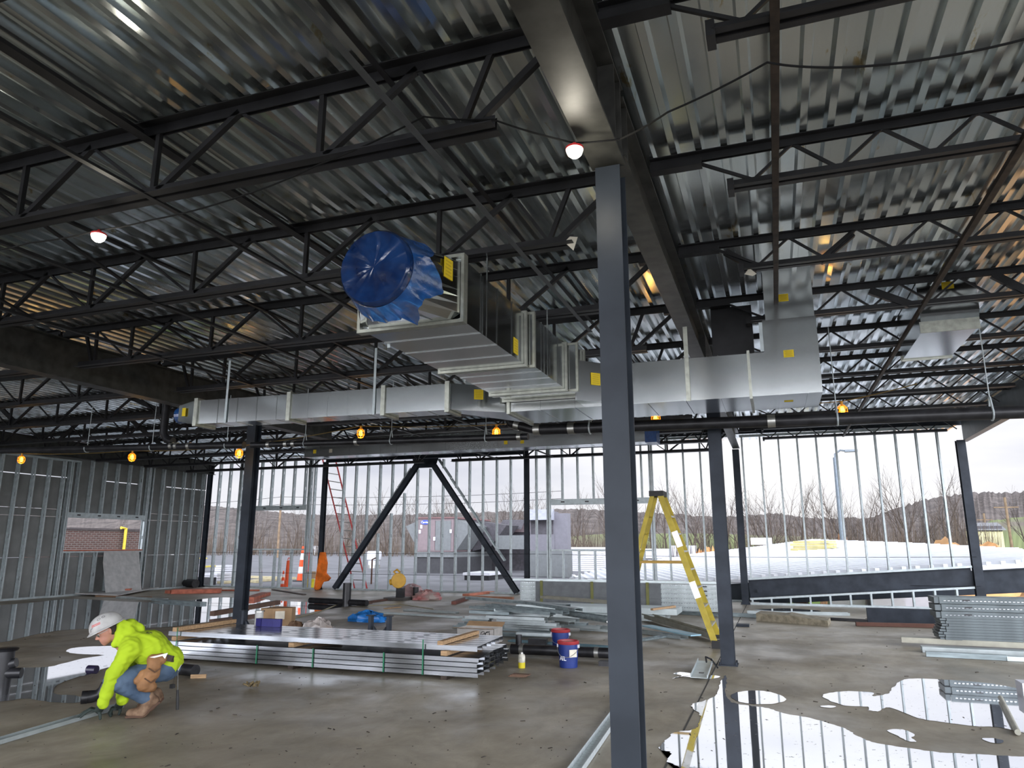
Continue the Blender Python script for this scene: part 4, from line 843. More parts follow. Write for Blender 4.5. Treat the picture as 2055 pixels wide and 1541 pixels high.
a = G(1858, 1317); b_ = G(2020, 1325); MBo = MB().bar((a.x, a.y - 0.02, 0.04), (b_.x, b_.y - 0.05, 0.04), 0.08, 0.07).build('steel_tube', PM[0]); tag(MBo, 'dark hollow tube lowest of the steel at the right edge', 'steel tube')
a = G(2020, 1326); o = MB().bar((a.x, a.y, 0.035), (a.x + 1.2, a.y - 0.02, 0.035), 0.1, 0.06).build('steel_tube', PM[2]); tag(o, 'pale tube end at the right picture edge in front of the channels', 'steel tube')
a = G(2043, 1472, 0.02); b_ = G(2008, 1402, 0.02); MBo = MB().rod((a.x, a.y, 0.03), (b_.x, b_.y, 0.03), 0.024, 12).build('steel_pipe', PM[3]); tag(MBo, 'short pipe lying in the right edge puddle', 'steel pipe')
a = G(2052, 1400, 0.0); o = MB().box(0, 0.4, -0.1, 0.15, 0.002, 0.16).build('foam_block', WHITE); o.location = (a.x - 0.01, a.y, 0); tag(o, 'white block corner at the right picture edge', 'block')
# concrete block, black beams, rebar
a, b_, c = G(1518, 1246), G(1662, 1257), G(1670, 1243)
m = MB(); Zc = 0.155; bk = Vector((0.15, 1.15, 0)); m.prism([Vector((a.x, a.y, 0)), Vector((b_.x, b_.y, 0)), Vector((b_.x, b_.y, Zc - 0.05)), Vector((b_.x * 0.7 + a.x * 0.3, b_.y * 0.7 + a.y * 0.3, Zc - 0.03)), Vector((b_.x * 0.47 + a.x * 0.53, b_.y * 0.47 + a.y * 0.53, Zc + 0.01)), Vector((b_.x * 0.38 + a.x * 0.62, b_.y * 0.38 + a.y * 0.62, Zc - 0.01)), Vector((a.x, a.y, Zc))], bk * 0.62, (0, 0, 0.002))
tag(m.build('concrete_block', mat('broken concrete', (0.24, 0.21, 0.15), 0.95, 0, 0.3, 10, bump=0.4)), 'long broken concrete block lying before the raked beam', 'concrete block')
a, b_ = G(1742, 1250), G(1875, 1252); o = MB().box(a.x, b_.x + 0.3, a.y, a.y + 0.12, 0.002, 0.30).build('black_beam', STEEL); tag(o, 'short dark steel plate beam left of the right edge panel stack', 'steel beam')
chan_px((1650, 1244), (1745, 1249), 0.1, 0.05, BLACK, 'thin black bar right of the concrete block', name='black_bar', cat='steel bar')
a, b_ = G(1718, 1256), G(1880, 1259); tag(MB().bar((a.x, a.y, 0.04), (b_.x, b_.y - 0.1, 0.04), 0.1, 0.07).build('timber', mat('dark wet timber', (0.11, 0.05, 0.035), 0.8)), 'dark red timber in front of the short dark beam', 'lumber')
a = G(1491, 1257); o = MB().box(a.x - 0.12, a.x + 0.12, a.y - 0.1, a.y + 0.1, 0.002, 0.05).build('steel_clip', STEEL); tag(o, 'small dark clip on the floor joint right of the stepladder column', 'steel clip')
# ================================================================ STEPLADDER
LYEL = mat('yellow fibreglass', (0.38, 0.29, 0.02), 0.5, 0, 0.25, 4); ALU = mat('aluminium', (0.55, 0.55, 0.52), 0.4, 0.8)
fr, ff = G(1437, 1301), G(1446, 1289); HT = 2.44; yc = (fr.y + ff.y) / 2
tp = W(1320, 984, yc); xT = tp.x; HT = tp.z
L_ = thing('stepladder', 'yellow fibreglass stepladder with black top standing by the loose steel', 'ladder', (xT, yc, 0))
half = 0.40
def rail(x0, y0, x1, y1, w, d, nm):
    return MB().ext([(-w / 2, -d / 2), (w / 2, -d / 2), (w / 2, d / 2), (-w / 2, d / 2)], (x0, y0, 0.05), (x1, y1, HT - 0.1), up=(0, 1, 0)).build(nm, LYEL, L_)
xr = fr.x; xl = xT - (xr - xT) * 0.9
for s_, yb in ((-1, yc - half), (1, yc + half)):
    rail(xr, yb, xT + 0.07, yc + s_ * 0.2, 0.095, 0.035, 'front_rail'); rail(xl, yb + 0.03 * -s_, xT - 0.07, yc + s_ * 0.18, 0.07, 0.03, 'rear_rail')
    MB().box(xr - 0.06, xr + 0.08, yb - 0.03, yb + 0.03, 0.0, 0.12).build('rubber_foot', RUBBER, L_); MB().box(xl - 0.05, xl + 0.05, yb - 0.03, yb + 0.03, 0.0, 0.09).build('rubber_foot', RUBBER, L_)
for k in range(1, 8):
    t_ = k / 8.2; z_ = 0.05 + (HT - 0.15) * t_; x = xr + (xT + 0.07 - xr) * t_; hy = half + (0.2 - half) * t_
    MB().box(x - 0.05, x + 0.05, yc - hy, yc + hy, z_ - 0.02, z_ + 0.008).build('step', ALU, L_)
    x = xl + (xT - 0.07 - xl) * t_; MB().rod((x, yc - hy, z_), (x, yc + hy, z_), 0.014, 8).build('rear_bar', LYEL, L_)
m = MB(); m.box(xT - 0.12, xT + 0.12, yc - 0.22, yc + 0.22, HT - 0.11, HT - 0.02); m.build('top_cap', RUBBER, L_)
t_ = 0.52; z_ = HT * t_
for s_ in (-1, 1):
    hy = (half + (0.2 - half) * t_) * s_; MB().bar((xl + (xT - xl) * t_, yc + hy, z_), (xr + (xT - xr) * t_, yc + hy, z_), 0.012, 0.035).build('spreader', mat('rusty spreader', (0.36, 0.22, 0.04), 0.6), L_)
for t_, s_ in ((0.30, -1), (0.62, -1)): x = xr + (xT + 0.07 - xr) * t_; MB().ext([(-0.05, -0.019), (0.05, -0.019), (0.05, 0.019), (-0.05, 0.019)], (x, yc + s_ * (half + (0.2 - half) * t_), HT * t_), (x + (xT - xr) * 0.1, yc + s_ * (half + (0.2 - half) * (t_ + 0.1)), HT * (t_ + 0.1)), up=(0, 1, 0)).build('worn_label', ALU, L_)
# ================================================================ BUCKETS, PIPES, SMALL THINGS
NAVY = mat('blue bucket plastic', (0.010, 0.028, 0.16), 0.4, 0, 0.12, 6); RIM = mat('red bucket rim', (0.30, 0.03, 0.035), 0.4); MUD = mat('dried joint compound', (0.50, 0.40, 0.33), 0.8, 0, 0.2, 15)
WP = mat('white print', (0.75, 0.75, 0.8), 0.6)
def text_mesh(body, size, loc, rot, mt, name, parent, ext=0.001, bold=False):
    cu = bpy.data.curves.new(name, 'FONT'); cu.body = body; cu.size = size; cu.extrude = ext; cu.align_x = 'CENTER'; cu.align_y = 'CENTER'
    if bold: cu.offset = size * 0.02
    tmp = bpy.data.objects.new(name, cu); C.objects.link(tmp); dg = bpy.context.evaluated_depsgraph_get(); me = bpy.data.meshes.new_from_object(tmp.evaluated_get(dg)); bpy.data.objects.remove(tmp)
    me.materials.clear(); me.materials.append(mt); o = bpy.data.objects.new(name, me); C.objects.link(o)
    M_ = Matrix.Translation(Vector(loc) - (parent_origin(parent) if parent else Vector())) @ rot.to_4x4(); me.transform(M_)
    if parent: o.parent = parent
    return o
def face_rot(n):                       # letters upright, facing direction n
    n = Vector((n[0], n[1], 0)).normalized(); zc = n; yc_ = Vector((0, 0, 1)); xc = yc_.cross(zc); return Matrix((xc, yc_, zc)).transposed()
def bucket(c, label, text=True):
    o = thing('bucket', label, 'bucket', (c.x, c.y, 0)); R0, R1, H = 0.118, 0.135, 0.34; c = Vector((c.x, c.y, 0))
    MB().lathe([(0.10, 0.0), (R0, 0.002), (R1, H - 0.05), (R1, H - 0.04)], c, 28).build('body', NAVY, o, True)
    MB().lathe([(R1 + 0.006, H - 0.045), (R1 + 0.010, H - 0.04), (R1 + 0.012, H - 0.005), (R1 + 0.002, H), (R1 - 0.008, H - 0.003), (R1 - 0.012, H - 0.03)], c, 28).build('rim', RIM, o, True)
    MB().lathe([(0.001, H - 0.028), (R1 - 0.012, H - 0.024), (R1 - 0.012, H - 0.034)], c, 28).build('compound', MUD, o, True)
    for s_ in (-1, 1): MB().box(c.x + s_ * (R1 + 0.004) - 0.012, c.x + s_ * (R1 + 0.004) + 0.012, c.y - 0.02, c.y + 0.02, H - 0.09, H - 0.05).build('handle_ear', WHITE, o)
    MB().tube([c + Vector((math.cos(t_) * (R1 + 0.012), -math.sin(t_) * 0.14, H - 0.07 - math.sin(t_) * 0.13)) for t_ in [math.pi * i / 14 for i in range(15)]], 0.003, 5).build('wire_handle', ALU, o)
    if text:
        v = -Vector((c.x, c.y, 0)).normalized(); s = Vector((0, 0, 1)).cross(v)
        for i, ch in enumerate('ATL'):
            a = 0.86 - 0.24 * i; nrm = v * math.cos(a) - s * math.sin(a); rr = R0 + 0.006 + 0.0035; text_mesh(ch, 0.075, c + nrm * rr + Vector((0, 0, 0.12)), face_rot(nrm), WP, 'printed_letter', o, bold=True)
        nrm = (v * 0.9 + s * 0.48).normalized(); q = c + nrm * (R0 + 0.0135) + Vector((0, 0, 0.19)); tt = Vector((0, 0, 1)).cross(nrm)
        MB().prism([q - tt * 0.055 - Vector((0, 0, 0.05)), q + tt * 0.055 - Vector((0, 0, 0.05)), q + tt * 0.055 + Vector((0, 0, 0.045)), q - tt * 0.055 + Vector((0, 0, 0.045))], nrm * 0.002, (0, 0, 0)).build('paper_label', PAPER, o)
    return o
bucket(G(1137, 1341) + Vector((-0.0, 0.10, 0)), 'blue bucket with red rim and white print standing before the black pipe')
bucket(G(1107, 1320) + Vector((-0.02, 0.55, 0)), 'blue bucket with red rim half hidden behind the black pipe', False)
c = G(1045, 1341); c.y += 0.04; o = thing('spray_can', 'white and yellow can on the floor left of the front blue bucket', 'can', (c.x, c.y, 0))
MB().lathe([(0.045, 0.0), (0.047, 0.004), (0.047, 0.07)], c, 18).build('yellow_band', mat('yellow print', (0.6, 0.5, 0.03), 0.4), o, True); MB().lathe([(0.047, 0.071), (0.047, 0.15), (0.04, 0.165), (0.03, 0.175)], c, 18).build('can_body', mat('white print tin', (0.5, 0.48, 0.4), 0.4, 0, 0.4, 20), o, True); MB().rod(c + Vector((0, 0, 0.175)), c + Vector((0, 0, 0.195)), 0.02, 12).build('cap', ALU, o)
c = G(1038, 1357); o = MB()
for k in range(3): o.box(c.x - 0.1 + 0.02 * k, c.x + 0.12 + 0.02 * k, c.y - 0.06 + 0.01 * k, c.y + 0.06, 0.002 + 0.009 * k, 0.010 + 0.009 * k)
tag(o.build('shim_plates', mat('brown shim plates', (0.14, 0.08, 0.05), 0.7)), 'small stack of brown plates on the floor below the can', 'plates')
# black floor pipe assembly
a, b_ = G(1010, 1318), G(1245, 1329); a.y += 0.1; b_.y += 0.1; zc = 0.10
a, b_ = Vector((a.x - 0.1, a.y, zc)), Vector((b_.x, b_.y, zc))
o = thing('pipe_assembly', 'long black pipe with steel bands lying on the floor behind the front bucket', 'pipe', (a.x, a.y, 0))
MB().rod(a, b_, 0.072, 20).build('pipe_run', BLACK, o, True)
for px in (1024, 1050, 1198): t_ = (px - 1003) / 242.0; q = a.lerp(b_, t_); MB().rod(q - Vector((0.03, 0, 0)), q + Vector((0.03, 0, 0)), 0.078, 20).build('coupling_band', BAND, o, True)
q = a.lerp(b_, (1043 - 1003) / 242); MB().rod(q, q + Vector((0, 0, 0.2)), 0.045, 16).build('upright_branch', BLACK, o, True)
for t_ in (0.02, 0.95): q = a.lerp(b_, t_); MB().box(q.x - 0.05, q.x + 0.05, q.y - 0.1, q.y + 0.1, 0.0, 0.035).build('support_foot', BLACK, o)
q = G(1222, 1335); o = thing('pipe_stand', 'black upright stand with flange top just left of the nearest column', 'pipe stand', (q.x, q.y, 0)); q.y += 0.35
MB().rod((q.x, q.y, 0), (q.x, q.y, 0.52), 0.035, 14).build('upright', BLACK, o, True); MB().box(q.x - 0.08, q.x + 0.08, q.y - 0.06, q.y + 0.06, 0.52, 0.54).build('top_flange', BAND, o); MB().box(q.x - 0.12, q.x + 0.03, q.y - 0.45, q.y - 0.32, 0.0, 0.06).build('foot', BLACK, o)
for px, py, n_ in ((967, 1293, 'left'), (1078, 1293, 'right')):
    q = G(px, py); MB_ = MB().box(q.x - 0.14, q.x + 0.16, q.y - 0.05, q.y + 0.08, 0.002, 0.09).build('cast_clamp', BLACK); tag(MB_, 'black cast clamp on the floor behind the black pipe, %s one' % n_, 'clamp')
# cardboard box with writing
q = G(975, 1296); o = thing('cardboard_box', 'open white cardboard box with black scribble behind the stud bundle', 'box', (q.x - 0.1, q.y + 0.4, 0)); c = Vector((q.x - 0.25, q.y + 0.35, 0))
WC = mat('white cardboard', (0.42, 0.40, 0.37), 0.85)
m = MB(); w, d, h_ = 0.33, 0.2, 0.24
m.box(c.x - w, c.x + w, c.y - d, c.y - d + 0.006, 0.002, h_); m.box(c.x - w, c.x + w, c.y + d - 0.006, c.y + d, 0.002, h_); m.box(c.x - w, c.x - w + 0.006, c.y - d, c.y + d, 0.002, h_); m.box(c.x + w - 0.006, c.x + w, c.y - d, c.y + d, 0.002, h_); m.box(c.x - w, c.x + w, c.y - d, c.y + d, 0.002, 0.008); m.build('walls', WC, o)
for y0, y1, z1 in ((c.y - d, c.y - d - 0.15, h_ + 0.02), (c.y + d, c.y + d + 0.12, h_ + 0.06)): MB().prism([(c.x - w, y0, h_), (c.x + w, y0, h_), (c.x + w, y1, z1), (c.x - w, y1, z1)], (0, 0, 0.005), (0, 0, 0)).build('flap', CARD, o)
m = MB(); cc = Vector((c.x + 0.14, c.y - d - 0.003, 0.16))
m.tube([cc + Vector((0.035 * math.cos(t_), 0, 0.04 * math.sin(t_))) for t_ in [i * math.pi / 7 for i in range(15)]], 0.005, 5); m.tube([cc + Vector((0.08 + 0.035 * math.cos(t_), 0, 0.04 * math.sin(t_))) for t_ in [i * math.pi / 7 for i in range(15)]], 0.005, 5); m.tube([cc + Vector((-0.04, 0, -0.05)), cc + Vector((0, 0, 0.0)), cc + Vector((0.12, 0, 0.045))], 0.005, 5); m.build('marker_scribble', BLACK, o)
# --- pipe jacks
def jack(px, py, label, h_=0.42, w=0.26):
    q = G(px, py); o = thing('pipe_jack', label, 'pipe stand', (q.x, q.y, 0))
    for s_ in (-1, 1):
        x = q.x + s_ * w / 2 + s_ * 0.05; MB().box(x - 0.025, x + 0.025, q.y - 0.05, q.y + 0.05, 0.0, h_).build('post', mat('dark blue grey casting', (0.03, 0.037, 0.05), 0.5), o); MB().box(x - 0.07, x + 0.05, q.y - 0.06, q.y + 0.06, h_, h_ + 0.015).build('flange', STEEL, o)
    m = MB(); m.prism([(q.x - w / 2, q.y - 0.02, 0), (q.x + w / 2, q.y - 0.02, 0), (q.x + w / 2, q.y - 0.02, h_ * 0.62), (q.x + 0.05, q.y - 0.02, h_ * 0.42), (q.x - 0.05, q.y - 0.02, h_ * 0.42), (q.x - w / 2, q.y - 0.02, h_ * 0.62)], (0, 0.05, 0), (0, 0, 0)); m.build('saddle', mat('dark blue grey casting', (0.03, 0.037, 0.05), 0.5), o)
    MB().lathe([(0.06, -0.02), (0.09, 0.0), (0.09, 0.02)], (q.x, q.y - 0.035, h_ * 0.25), 20, (0, -1, 0)).build('hub', STEEL, o, True); return o
jack(761, 1290, 'dark cast pipe stand behind the middle of the stud bundle', 0.42, 0.24)
jack(503, 1276, 'dark cast pipe stand right of the left column', 0.42, 0.24)
q = G(2, 1394); o = thing('pipe_outlet', 'black upright pipe with side outlet at the left picture edge', 'pipe', (q.x, q.y, 0))
MB().rod((q.x - 0.02, q.y, 0), (q.x - 0.02, q.y, 0.46), 0.09, 18).build('upright', BLACK, o, True); MB().lathe([(0.11, 0), (0.125, 0.02), (0.11, 0.03)], (q.x - 0.02, q.y, 0.45), 20).build('top_flange', BLACK, o, True)
MB().rod((q.x + 0.02, q.y, 0.22), (q.x + 0.16, q.y + 0.08, 0.22), 0.055, 16).build('side_outlet', BLACK, o, True); MB().rod((q.x - 0.0, q.y + 0.0, 0.3), (q.x + 0.1, q.y + 0.05, 0.33), 0.05, 12).build('side_boss', BLACK, o, True)
# black fittings on the floor
q = G(186, 1411); q.y += 0.05; c = Vector((q.x, q.y, 0.07)); o = thing('pipe_elbow', 'black pipe elbow on the floor left of the worker\'s hands', 'pipe fitting', (c.x, c.y, 0)); s = Vector((0.7, 0.71, 0))
MB().tube([c - s * 0.13 + Vector((0, 0, -0.015)), c - s * 0.06 + Vector((0, 0, -0.01)), c + Vector((0, 0, 0.0)), c + s * 0.045 + Vector((0, 0, 0.04)), c + s * 0.07 + Vector((0, 0, 0.10))], [0.062, 0.062, 0.055, 0.055, 0.058], 18).build('elbow_body', BLACK, o, True)
MB().rod(c - s * 0.145 + Vector((0, 0, -0.015)), c - s * 0.09 + Vector((0, 0, -0.015)), 0.067, 18).build('hub', BLACK, o, True)
q = G(183, 1352); o = MB().rod((q.x - 0.06, q.y, 0.05), (q.x + 0.06, q.y + 0.02, 0.05), 0.05, 18).build('pipe_coupling', mat('dark purple pipe', (0.02, 0.015, 0.04), 0.3), None, True); tag(o, 'short black coupling lying in the white puddle left of the worker', 'pipe fitting')
q = G(385, 1358); o = MB().rod((q.x - 0.5, q.y + 0.1, 0.07), (q.x + 0.03, q.y + 0.02, 0.07), 0.07, 20, caps=True).build('pipe_piece', BLACK, None, True); tag(o, 'short black pipe lying behind the worker\'s hip', 'pipe')
q = G(398, 1361); o = MB().box(-0.09, 0.09, -0.012, 0.012, 0.002, 0.045).build('wood_scrap', WOOD); o.location = (q.x, q.y, 0); o.rotation_euler = (0, 0, 0.5); tag(o, 'small wood scrap beside the black pipe behind the worker', 'lumber')
q = G(507, 1380); m = MB(); random.seed(4)
for k in range(14): a_ = Vector((random.uniform(-.06, .06), random.uniform(-.05, .05), random.uniform(0.01, .05))); m.tube([Vector((q.x, q.y, 0)) + a_, Vector((q.x, q.y, 0.02)) + a_ + Vector((random.uniform(-.05, .05), random.uniform(-.05, .05), random.uniform(0, .02)))], 0.012, 5)
tag(m.build('debris_clump', mat('brown debris', (0.16, 0.12, 0.06), 0.9)), 'clump of brown debris on the floor right of the worker', 'debris', kind='stuff')
# --- things around the left column
q = G(545, 1262); o = thing('cardboard_box', 'brown printed cardboard box behind the stud bundle right of the left column', 'box', (q.x, q.y, 0)); c = Vector((q.x - 0.02, q.y + 0.1, 0))
MB().box(c.x - 0.22, c.x + 0.06, c.y - 0.15, c.y + 0.35, 0.002, 0.38).build('box_body', CARD, o); m = MB(); m.hexa([(c.x + 0.06, c.y - 0.15, 0.002), (c.x + 0.30, c.y + 0.12, 0.002), (c.x + 0.22, c.y + 0.35, 0.002), (c.x + 0.06, c.y + 0.35, 0.002), (c.x + 0.06, c.y - 0.15, 0.38), (c.x + 0.30, c.y + 0.12, 0.38), (c.x + 0.22, c.y + 0.35, 0.38), (c.x + 0.06, c.y + 0.35, 0.38)]); m.build('end_panel', CARD, o)
m = MB(); m.prism([(c.x + 0.10, c.y - 0.125, 0.18), (c.x + 0.24, c.y - 0.02, 0.18), (c.x + 0.24, c.y - 0.02, 0.33), (c.x + 0.10, c.y - 0.125, 0.33)], (0.003, -0.004, 0), (0, 0, 0)); m.build('paper_label', PAPER, o)
BLU = mat('purple blue carton', (0.02, 0.018, 0.13), 0.6)
for k, (px, n_) in enumerate(((521, 'leftmost'), (533, 'second'), (544, 'third'), (556, 'rightmost'))):
    q = G(px, 1268, 0.394); yq = 9.42; q = W(px, 1270, yq); o = MB().box(-0.055, 0.055, -0.04, 0.04, 0, 0.11).build('screw_carton', BLU); o.location = (q.x, yq, 0.395); o.rotation_euler = (0, 0, (-0.3, 0.05, 0.1, 0.3)[k]); o.parent = None; tag(o, '%s blue screw carton standing on the stud bundle' % n_, 'carton', 'blue screw cartons on the bundle')
q = W(518, 1265, 9.5); o = thing('tin_can', 'white paint tin on the stud bundle behind the blue cartons', 'can', (q.x, 9.5, 0.395)); MB().lathe([(0.06, 0), (0.062, 0.01), (0.062, 0.2), (0.055, 0.205)], (q.x, 9.5, 0.395), 20).build('tin', mat('white tin', (0.42, 0.42, 0.40), 0.4), o, True); MB().lathe([(0.064, 0.19), (0.064, 0.21), (0.05, 0.212)], (q.x, 9.5, 0.395), 20).build('rim', ALU, o, True)
def blob(px, py, rx, ry, rz, label, name, mt, cat, seed=1, z0=0.0):
    rnd = random.Random(seed); q = G(px, py); m = MB(); n_, r_ = 20, 8; vs = []; fs = []
    for j in range(r_ + 1):
        ph = math.pi / 2 * j / r_
        for i in range(n_):
            t_ = 2 * math.pi * i / n_; k = 1 + rnd.uniform(-0.22, 0.22); vs.append((q.x + math.cos(t_) * rx * math.cos(ph) * k, q.y + math.sin(t_) * ry * math.cos(ph) * k, z0 + rz * math.sin(ph) * (1 + rnd.uniform(-0.2, 0.2)) + 0.004))
    for j in range(r_):
        for i in range(n_): fs.append((j * n_ + i, j * n_ + (i + 1) % n_, (j + 1) * n_ + (i + 1) % n_, (j + 1) * n_ + i))
    m.add(vs, fs); o = m.build(name, mt, None, True); return tag(o, label, cat)
blob(592, 1279, 0.28, 0.2, 0.24, 'brown paper bag crumpled behind the stud bundle', 'paper_bag', mat('brown paper', (0.14, 0.08, 0.045), 0.8), 'bag', 2)
blob(636, 1280, 0.34, 0.25, 0.30, 'clear crumpled plastic bag behind the stud bundle', 'plastic_bag', mat('clear crumpled plastic', (0.50, 0.45, 0.42), 0.15, 0, 0.25, 8, bump=0.6), 'bag', 3)
q = G(631, 1286); o = MB().rod((q.x, q.y - 0.2, 0), (q.x, q.y - 0.2, 0.24), 0.045, 14).build('pipe_stub', BLACK, None, True); tag(o, 'small black pipe stub in front of the clear plastic bag', 'pipe')
blob(738, 1247, 0.42, 0.22, 0.20, 'crumpled bright blue plastic wrap on the floor beyond the bundle', 'plastic_wrap', mat('bright blue plastic', (0.02, 0.17, 0.50), 0.3, 0, 0.35, 6, bump=0.5), 'plastic wrap', 4)
# red boards, lumber left background
def board(a, b_, w, h_, mt, label, z0=0.0, name='board', cat='lumber'):
    p0, p1 = G(*a), G(*b_); o = MB().bar((p0.x, p0.y, z0 + h_ / 2 + 0.002), (p1.x, p1.y, z0 + h_ / 2 + 0.002), w, h_).build(name, mt); return tag(o, label, cat)
board((345, 1191), (444, 1189), 0.55, 0.13, REDW, 'thick red board stack in the left background beyond the puddle')
board((336, 1191), (385, 1188), 0.3, 0.10, REDW, 'red board end left of the thick red boards')
board((500, 1205), (534, 1194), 0.28, 0.09, REDW, 'short red board lying in the puddle right of the left column')
board((440, 1186), (520, 1186), 0.1, 0.05, REDW, 'thin red strip on the floor behind the left column')
board((548, 1184), (611, 1194), 0.12, 0.03, mat('dark strip', (0.1, 0.08, 0.07), 0.7), 'thin dark strip on the floor before the orange cones')
board((310, 1206), (408, 1213), 0.2, 0.06, PM[0], 'dark metal piece at the puddle edge, left background', name='metal_offcut', cat='metal offcut')
board((240, 1200), (330, 1205), 0.25, 0.05, PM[1], 'grey metal offcut at the puddle edge nearest the left wall', name='metal_offcut', cat='metal offcut')
board((196, 1197), (300, 1200), 0.2, 0.04, mat('brown scrap', (0.2, 0.12, 0.07), 0.8), 'brown scrap board in front of the leaning drywall sheet')
board((255, 1191), (325, 1174), 0.15, 0.05, REDW, 'thin slanting red strip on the debris by the left wall', 0.1)
a, b_ = G(425, 1240), G(558, 1220); o = MB().bar((a.x, a.y, 0.09), (b_.x, b_.y, 0.14), 0.12, 0.1).build('timber', mat('brown timber', (0.12, 0.07, 0.05), 0.8)); tag(o, 'long dark brown timber passing behind the left column', 'lumber')
# drywall sheet and gypsum panels
a, b_ = V(207, 1187, -20.4), V(283, 1187, -20.4)
m = MB(); y0, y1 = V(207, 1150, -20.5).y, V(282, 1150, -20.5).y
m.prism([(-20.3, V(213, 1180, -20.3).y, 0.02), (-20.3, V(284, 1180, -20.3).y, 0.02), (-20.88, V(278, 1105, -20.88).y, 1.36), (-20.88, V(209, 1105, -20.88).y, 1.36), (-20.7, V(207, 1125, -20.7).y, 1.0)], (0.02, 0, 0.01), (0, 0, 0)); tag(m.build('drywall_sheet', mat('light grey drywall', (0.42, 0.42, 0.41), 0.85)), 'grey drywall sheet leaning against the left wall under its window', 'drywall sheet')
p_ = [G(150, 1195), G(235, 1199), G(340, 1178), G(255, 1183)]; m = MB(); m.prism([Vector((v.x, v.y, 0.05)) for v in p_], (0, 0, 0.03), (0, 0, 0)); tag(m.build('gypsum_panel', mat('pale gypsum board', (0.45, 0.44, 0.43), 0.85)), 'pale gypsum panel lying on the floor at the foot of the left wall', 'drywall sheet')
q = G(392, 1180); o = MB().rod((q.x - 0.9, q.y + 0.3, 0.24), (q.x, q.y, 0.24), 0.15, 20).build('pipe_roll', BLACK, None, True); o.location.z = -0.08; tag(o, 'large black pipe end lying in the left background', 'pipe')
# black pipe pieces in the centre background
q = G(695, 1215); o = MB().rod((q.x, q.y, 0), (q.x, q.y, 0.58), 0.11, 20).build('pipe_stub', BLACK, None, True); tag(o, 'thick black pipe stub standing upright before the back wall', 'pipe')
a, b_ = G(622, 1211), G(736, 1217); o = MB().rod((a.x, a.y, 0.085), (b_.x, b_.y, 0.085), 0.08, 18).build('pipe_piece', BLACK, None, True); tag(o, 'black pipe lying on the floor behind the upright stub', 'pipe')
q = G(834, 1200); o = MB().rod((q.x, q.y, 0), (q.x, q.y, 0.32), 0.085, 16).build('pipe_stub', BLACK, None, True); tag(o, 'short black pipe stub beside the red tarp', 'pipe')
blob(856, 1203, 0.42, 0.4, 0.25, 'crumpled red tarp on the floor right of the yellow saw', 'tarp', mat('red and white tarp', (0.45, 0.02, 0.03), 0.6, 0, 0, 1.5, bump=0.4, col2=(0.5, 0.42, 0.38)), 'tarp', 6)
blob(826, 1198, 0.45, 0.4, 0.34, 'crumpled pinkish plastic sheeting just behind the yellow saw', 'plastic_sheet', mat('pinkish plastic', (0.42, 0.28, 0.28), 0.3, 0, 0.3, 3, bump=0.5), 'plastic wrap', 7)
SY = mat('yellow saw housing', (0.60, 0.33, 0.03), 0.45)
q = G(796, 1204); o = thing('chop_saw', 'yellow chop saw with raised round guard on the floor', 'power saw', (q.x, q.y, 0)); x, y = q.x, q.y
MB().box(x - 0.3, x + 0.35, y - 0.25, y + 0.3, 0.0, 0.08).build('base', mat('dark saw base', (0.07, 0.065, 0.06), 0.6), o)
MB().box(x + 0.0, x + 0.22, y - 0.06, y + 0.08, 0.08, 0.34).build('arm', BLACK, o)
MB().lathe([(0.02, -0.05), (0.2, -0.045), (0.215, -0.03), (0.215, 0.03), (0.2, 0.045), (0.02, 0.05)], (x + 0.07, y - 0.05, 0.55), 30, (0.3, -1, 0)).build('blade_guard', SY, o, True)
MB().tube([(x - 0.02, y, 0.70), (x - 0.12, y, 0.80), (x - 0.02, y, 0.86), (x + 0.08, y, 0.78)], 0.03, 8).build('handle', SY, o, True)
MB().rod((x - 0.2, y - 0.05, 0.50), (x + 0.02, y - 0.03, 0.54), 0.085, 16).build('motor', SY, o, True)
board((724, 1212), (795, 1202), 0.12, 0.05, mat('dark board', (0.1, 0.055, 0.04), 0.8), 'dark board on the floor left of the yellow saw')
board((772, 1222), (803, 1219), 0.08, 0.02, WOOD, 'small pale stick on the floor before the yellow saw')
board((935, 1196), (985, 1190), 0.25, 0.06, mat('orange red board', (0.6, 0.22, 0.14), 0.8), 'orange red board on the floor by the brace foot')
board((940, 1200), (1030, 1203), 0.12, 0.07, mat('pinkish timber', (0.36, 0.17, 0.10), 0.8), 'pinkish timber lying before the brace foot')
board((910, 1213), (938, 1203), 0.12, 0.08, mat('dark red timber', (0.16, 0.06, 0.045), 0.8), 'short dark red timber left of the loose pile')
pts = [G(*p_, 0.01) for p_ in ((560, 1243), (600, 1238), (640, 1228), (676, 1213), (690, 1205), (730, 1216), (800, 1212), (870, 1222))]
tag(MB().tube(sag(pts, 0), 0.009, 6).build('extension_cord', mat('tan cord', (0.3, 0.27, 0.16), 0.6), None, True), 'tan extension cord winding over the floor toward the yellow saw', 'cord')
# orange jacket hung on the slim column
m = MB(); yq = 22.6
def wq(px, py): return W(px, py, yq)
m.prism([wq(*p_) for p_ in ((642, 1108), (650, 1108), (654, 1130), (652, 1150), (661, 1160), (656, 1166), (646, 1168), (640, 1180), (636, 1184), (630, 1182), (633, 1160), (636, 1140))], (0, 0.12, 0), (0, 0, 0))
o = m.build('safety_vest', mat('orange vest cloth', (0.75, 0.16, 0.01), 0.8, 0, 0.3, 4, bump=0.4)); tag(o, 'orange safety vest hanging beside the slim column by the red ladder', 'safety vest')
# safety cables along the back wall
for z_, n_ in ((1.28, 'upper'), (0.58, 'lower')):
    pts = [Vector((-21, 22.7, z_)), Vector((-7.5, 22.7, z_)), Vector((-0.9, 21.9, z_ - 0.05)), Vector((4.6, 21.1, z_))]
    tag(MB().tube(sag(pts, 0.001), 0.006, 5).build('safety_cable', BLACK), '%s thin safety cable stretched along the back wall' % n_, 'cable')

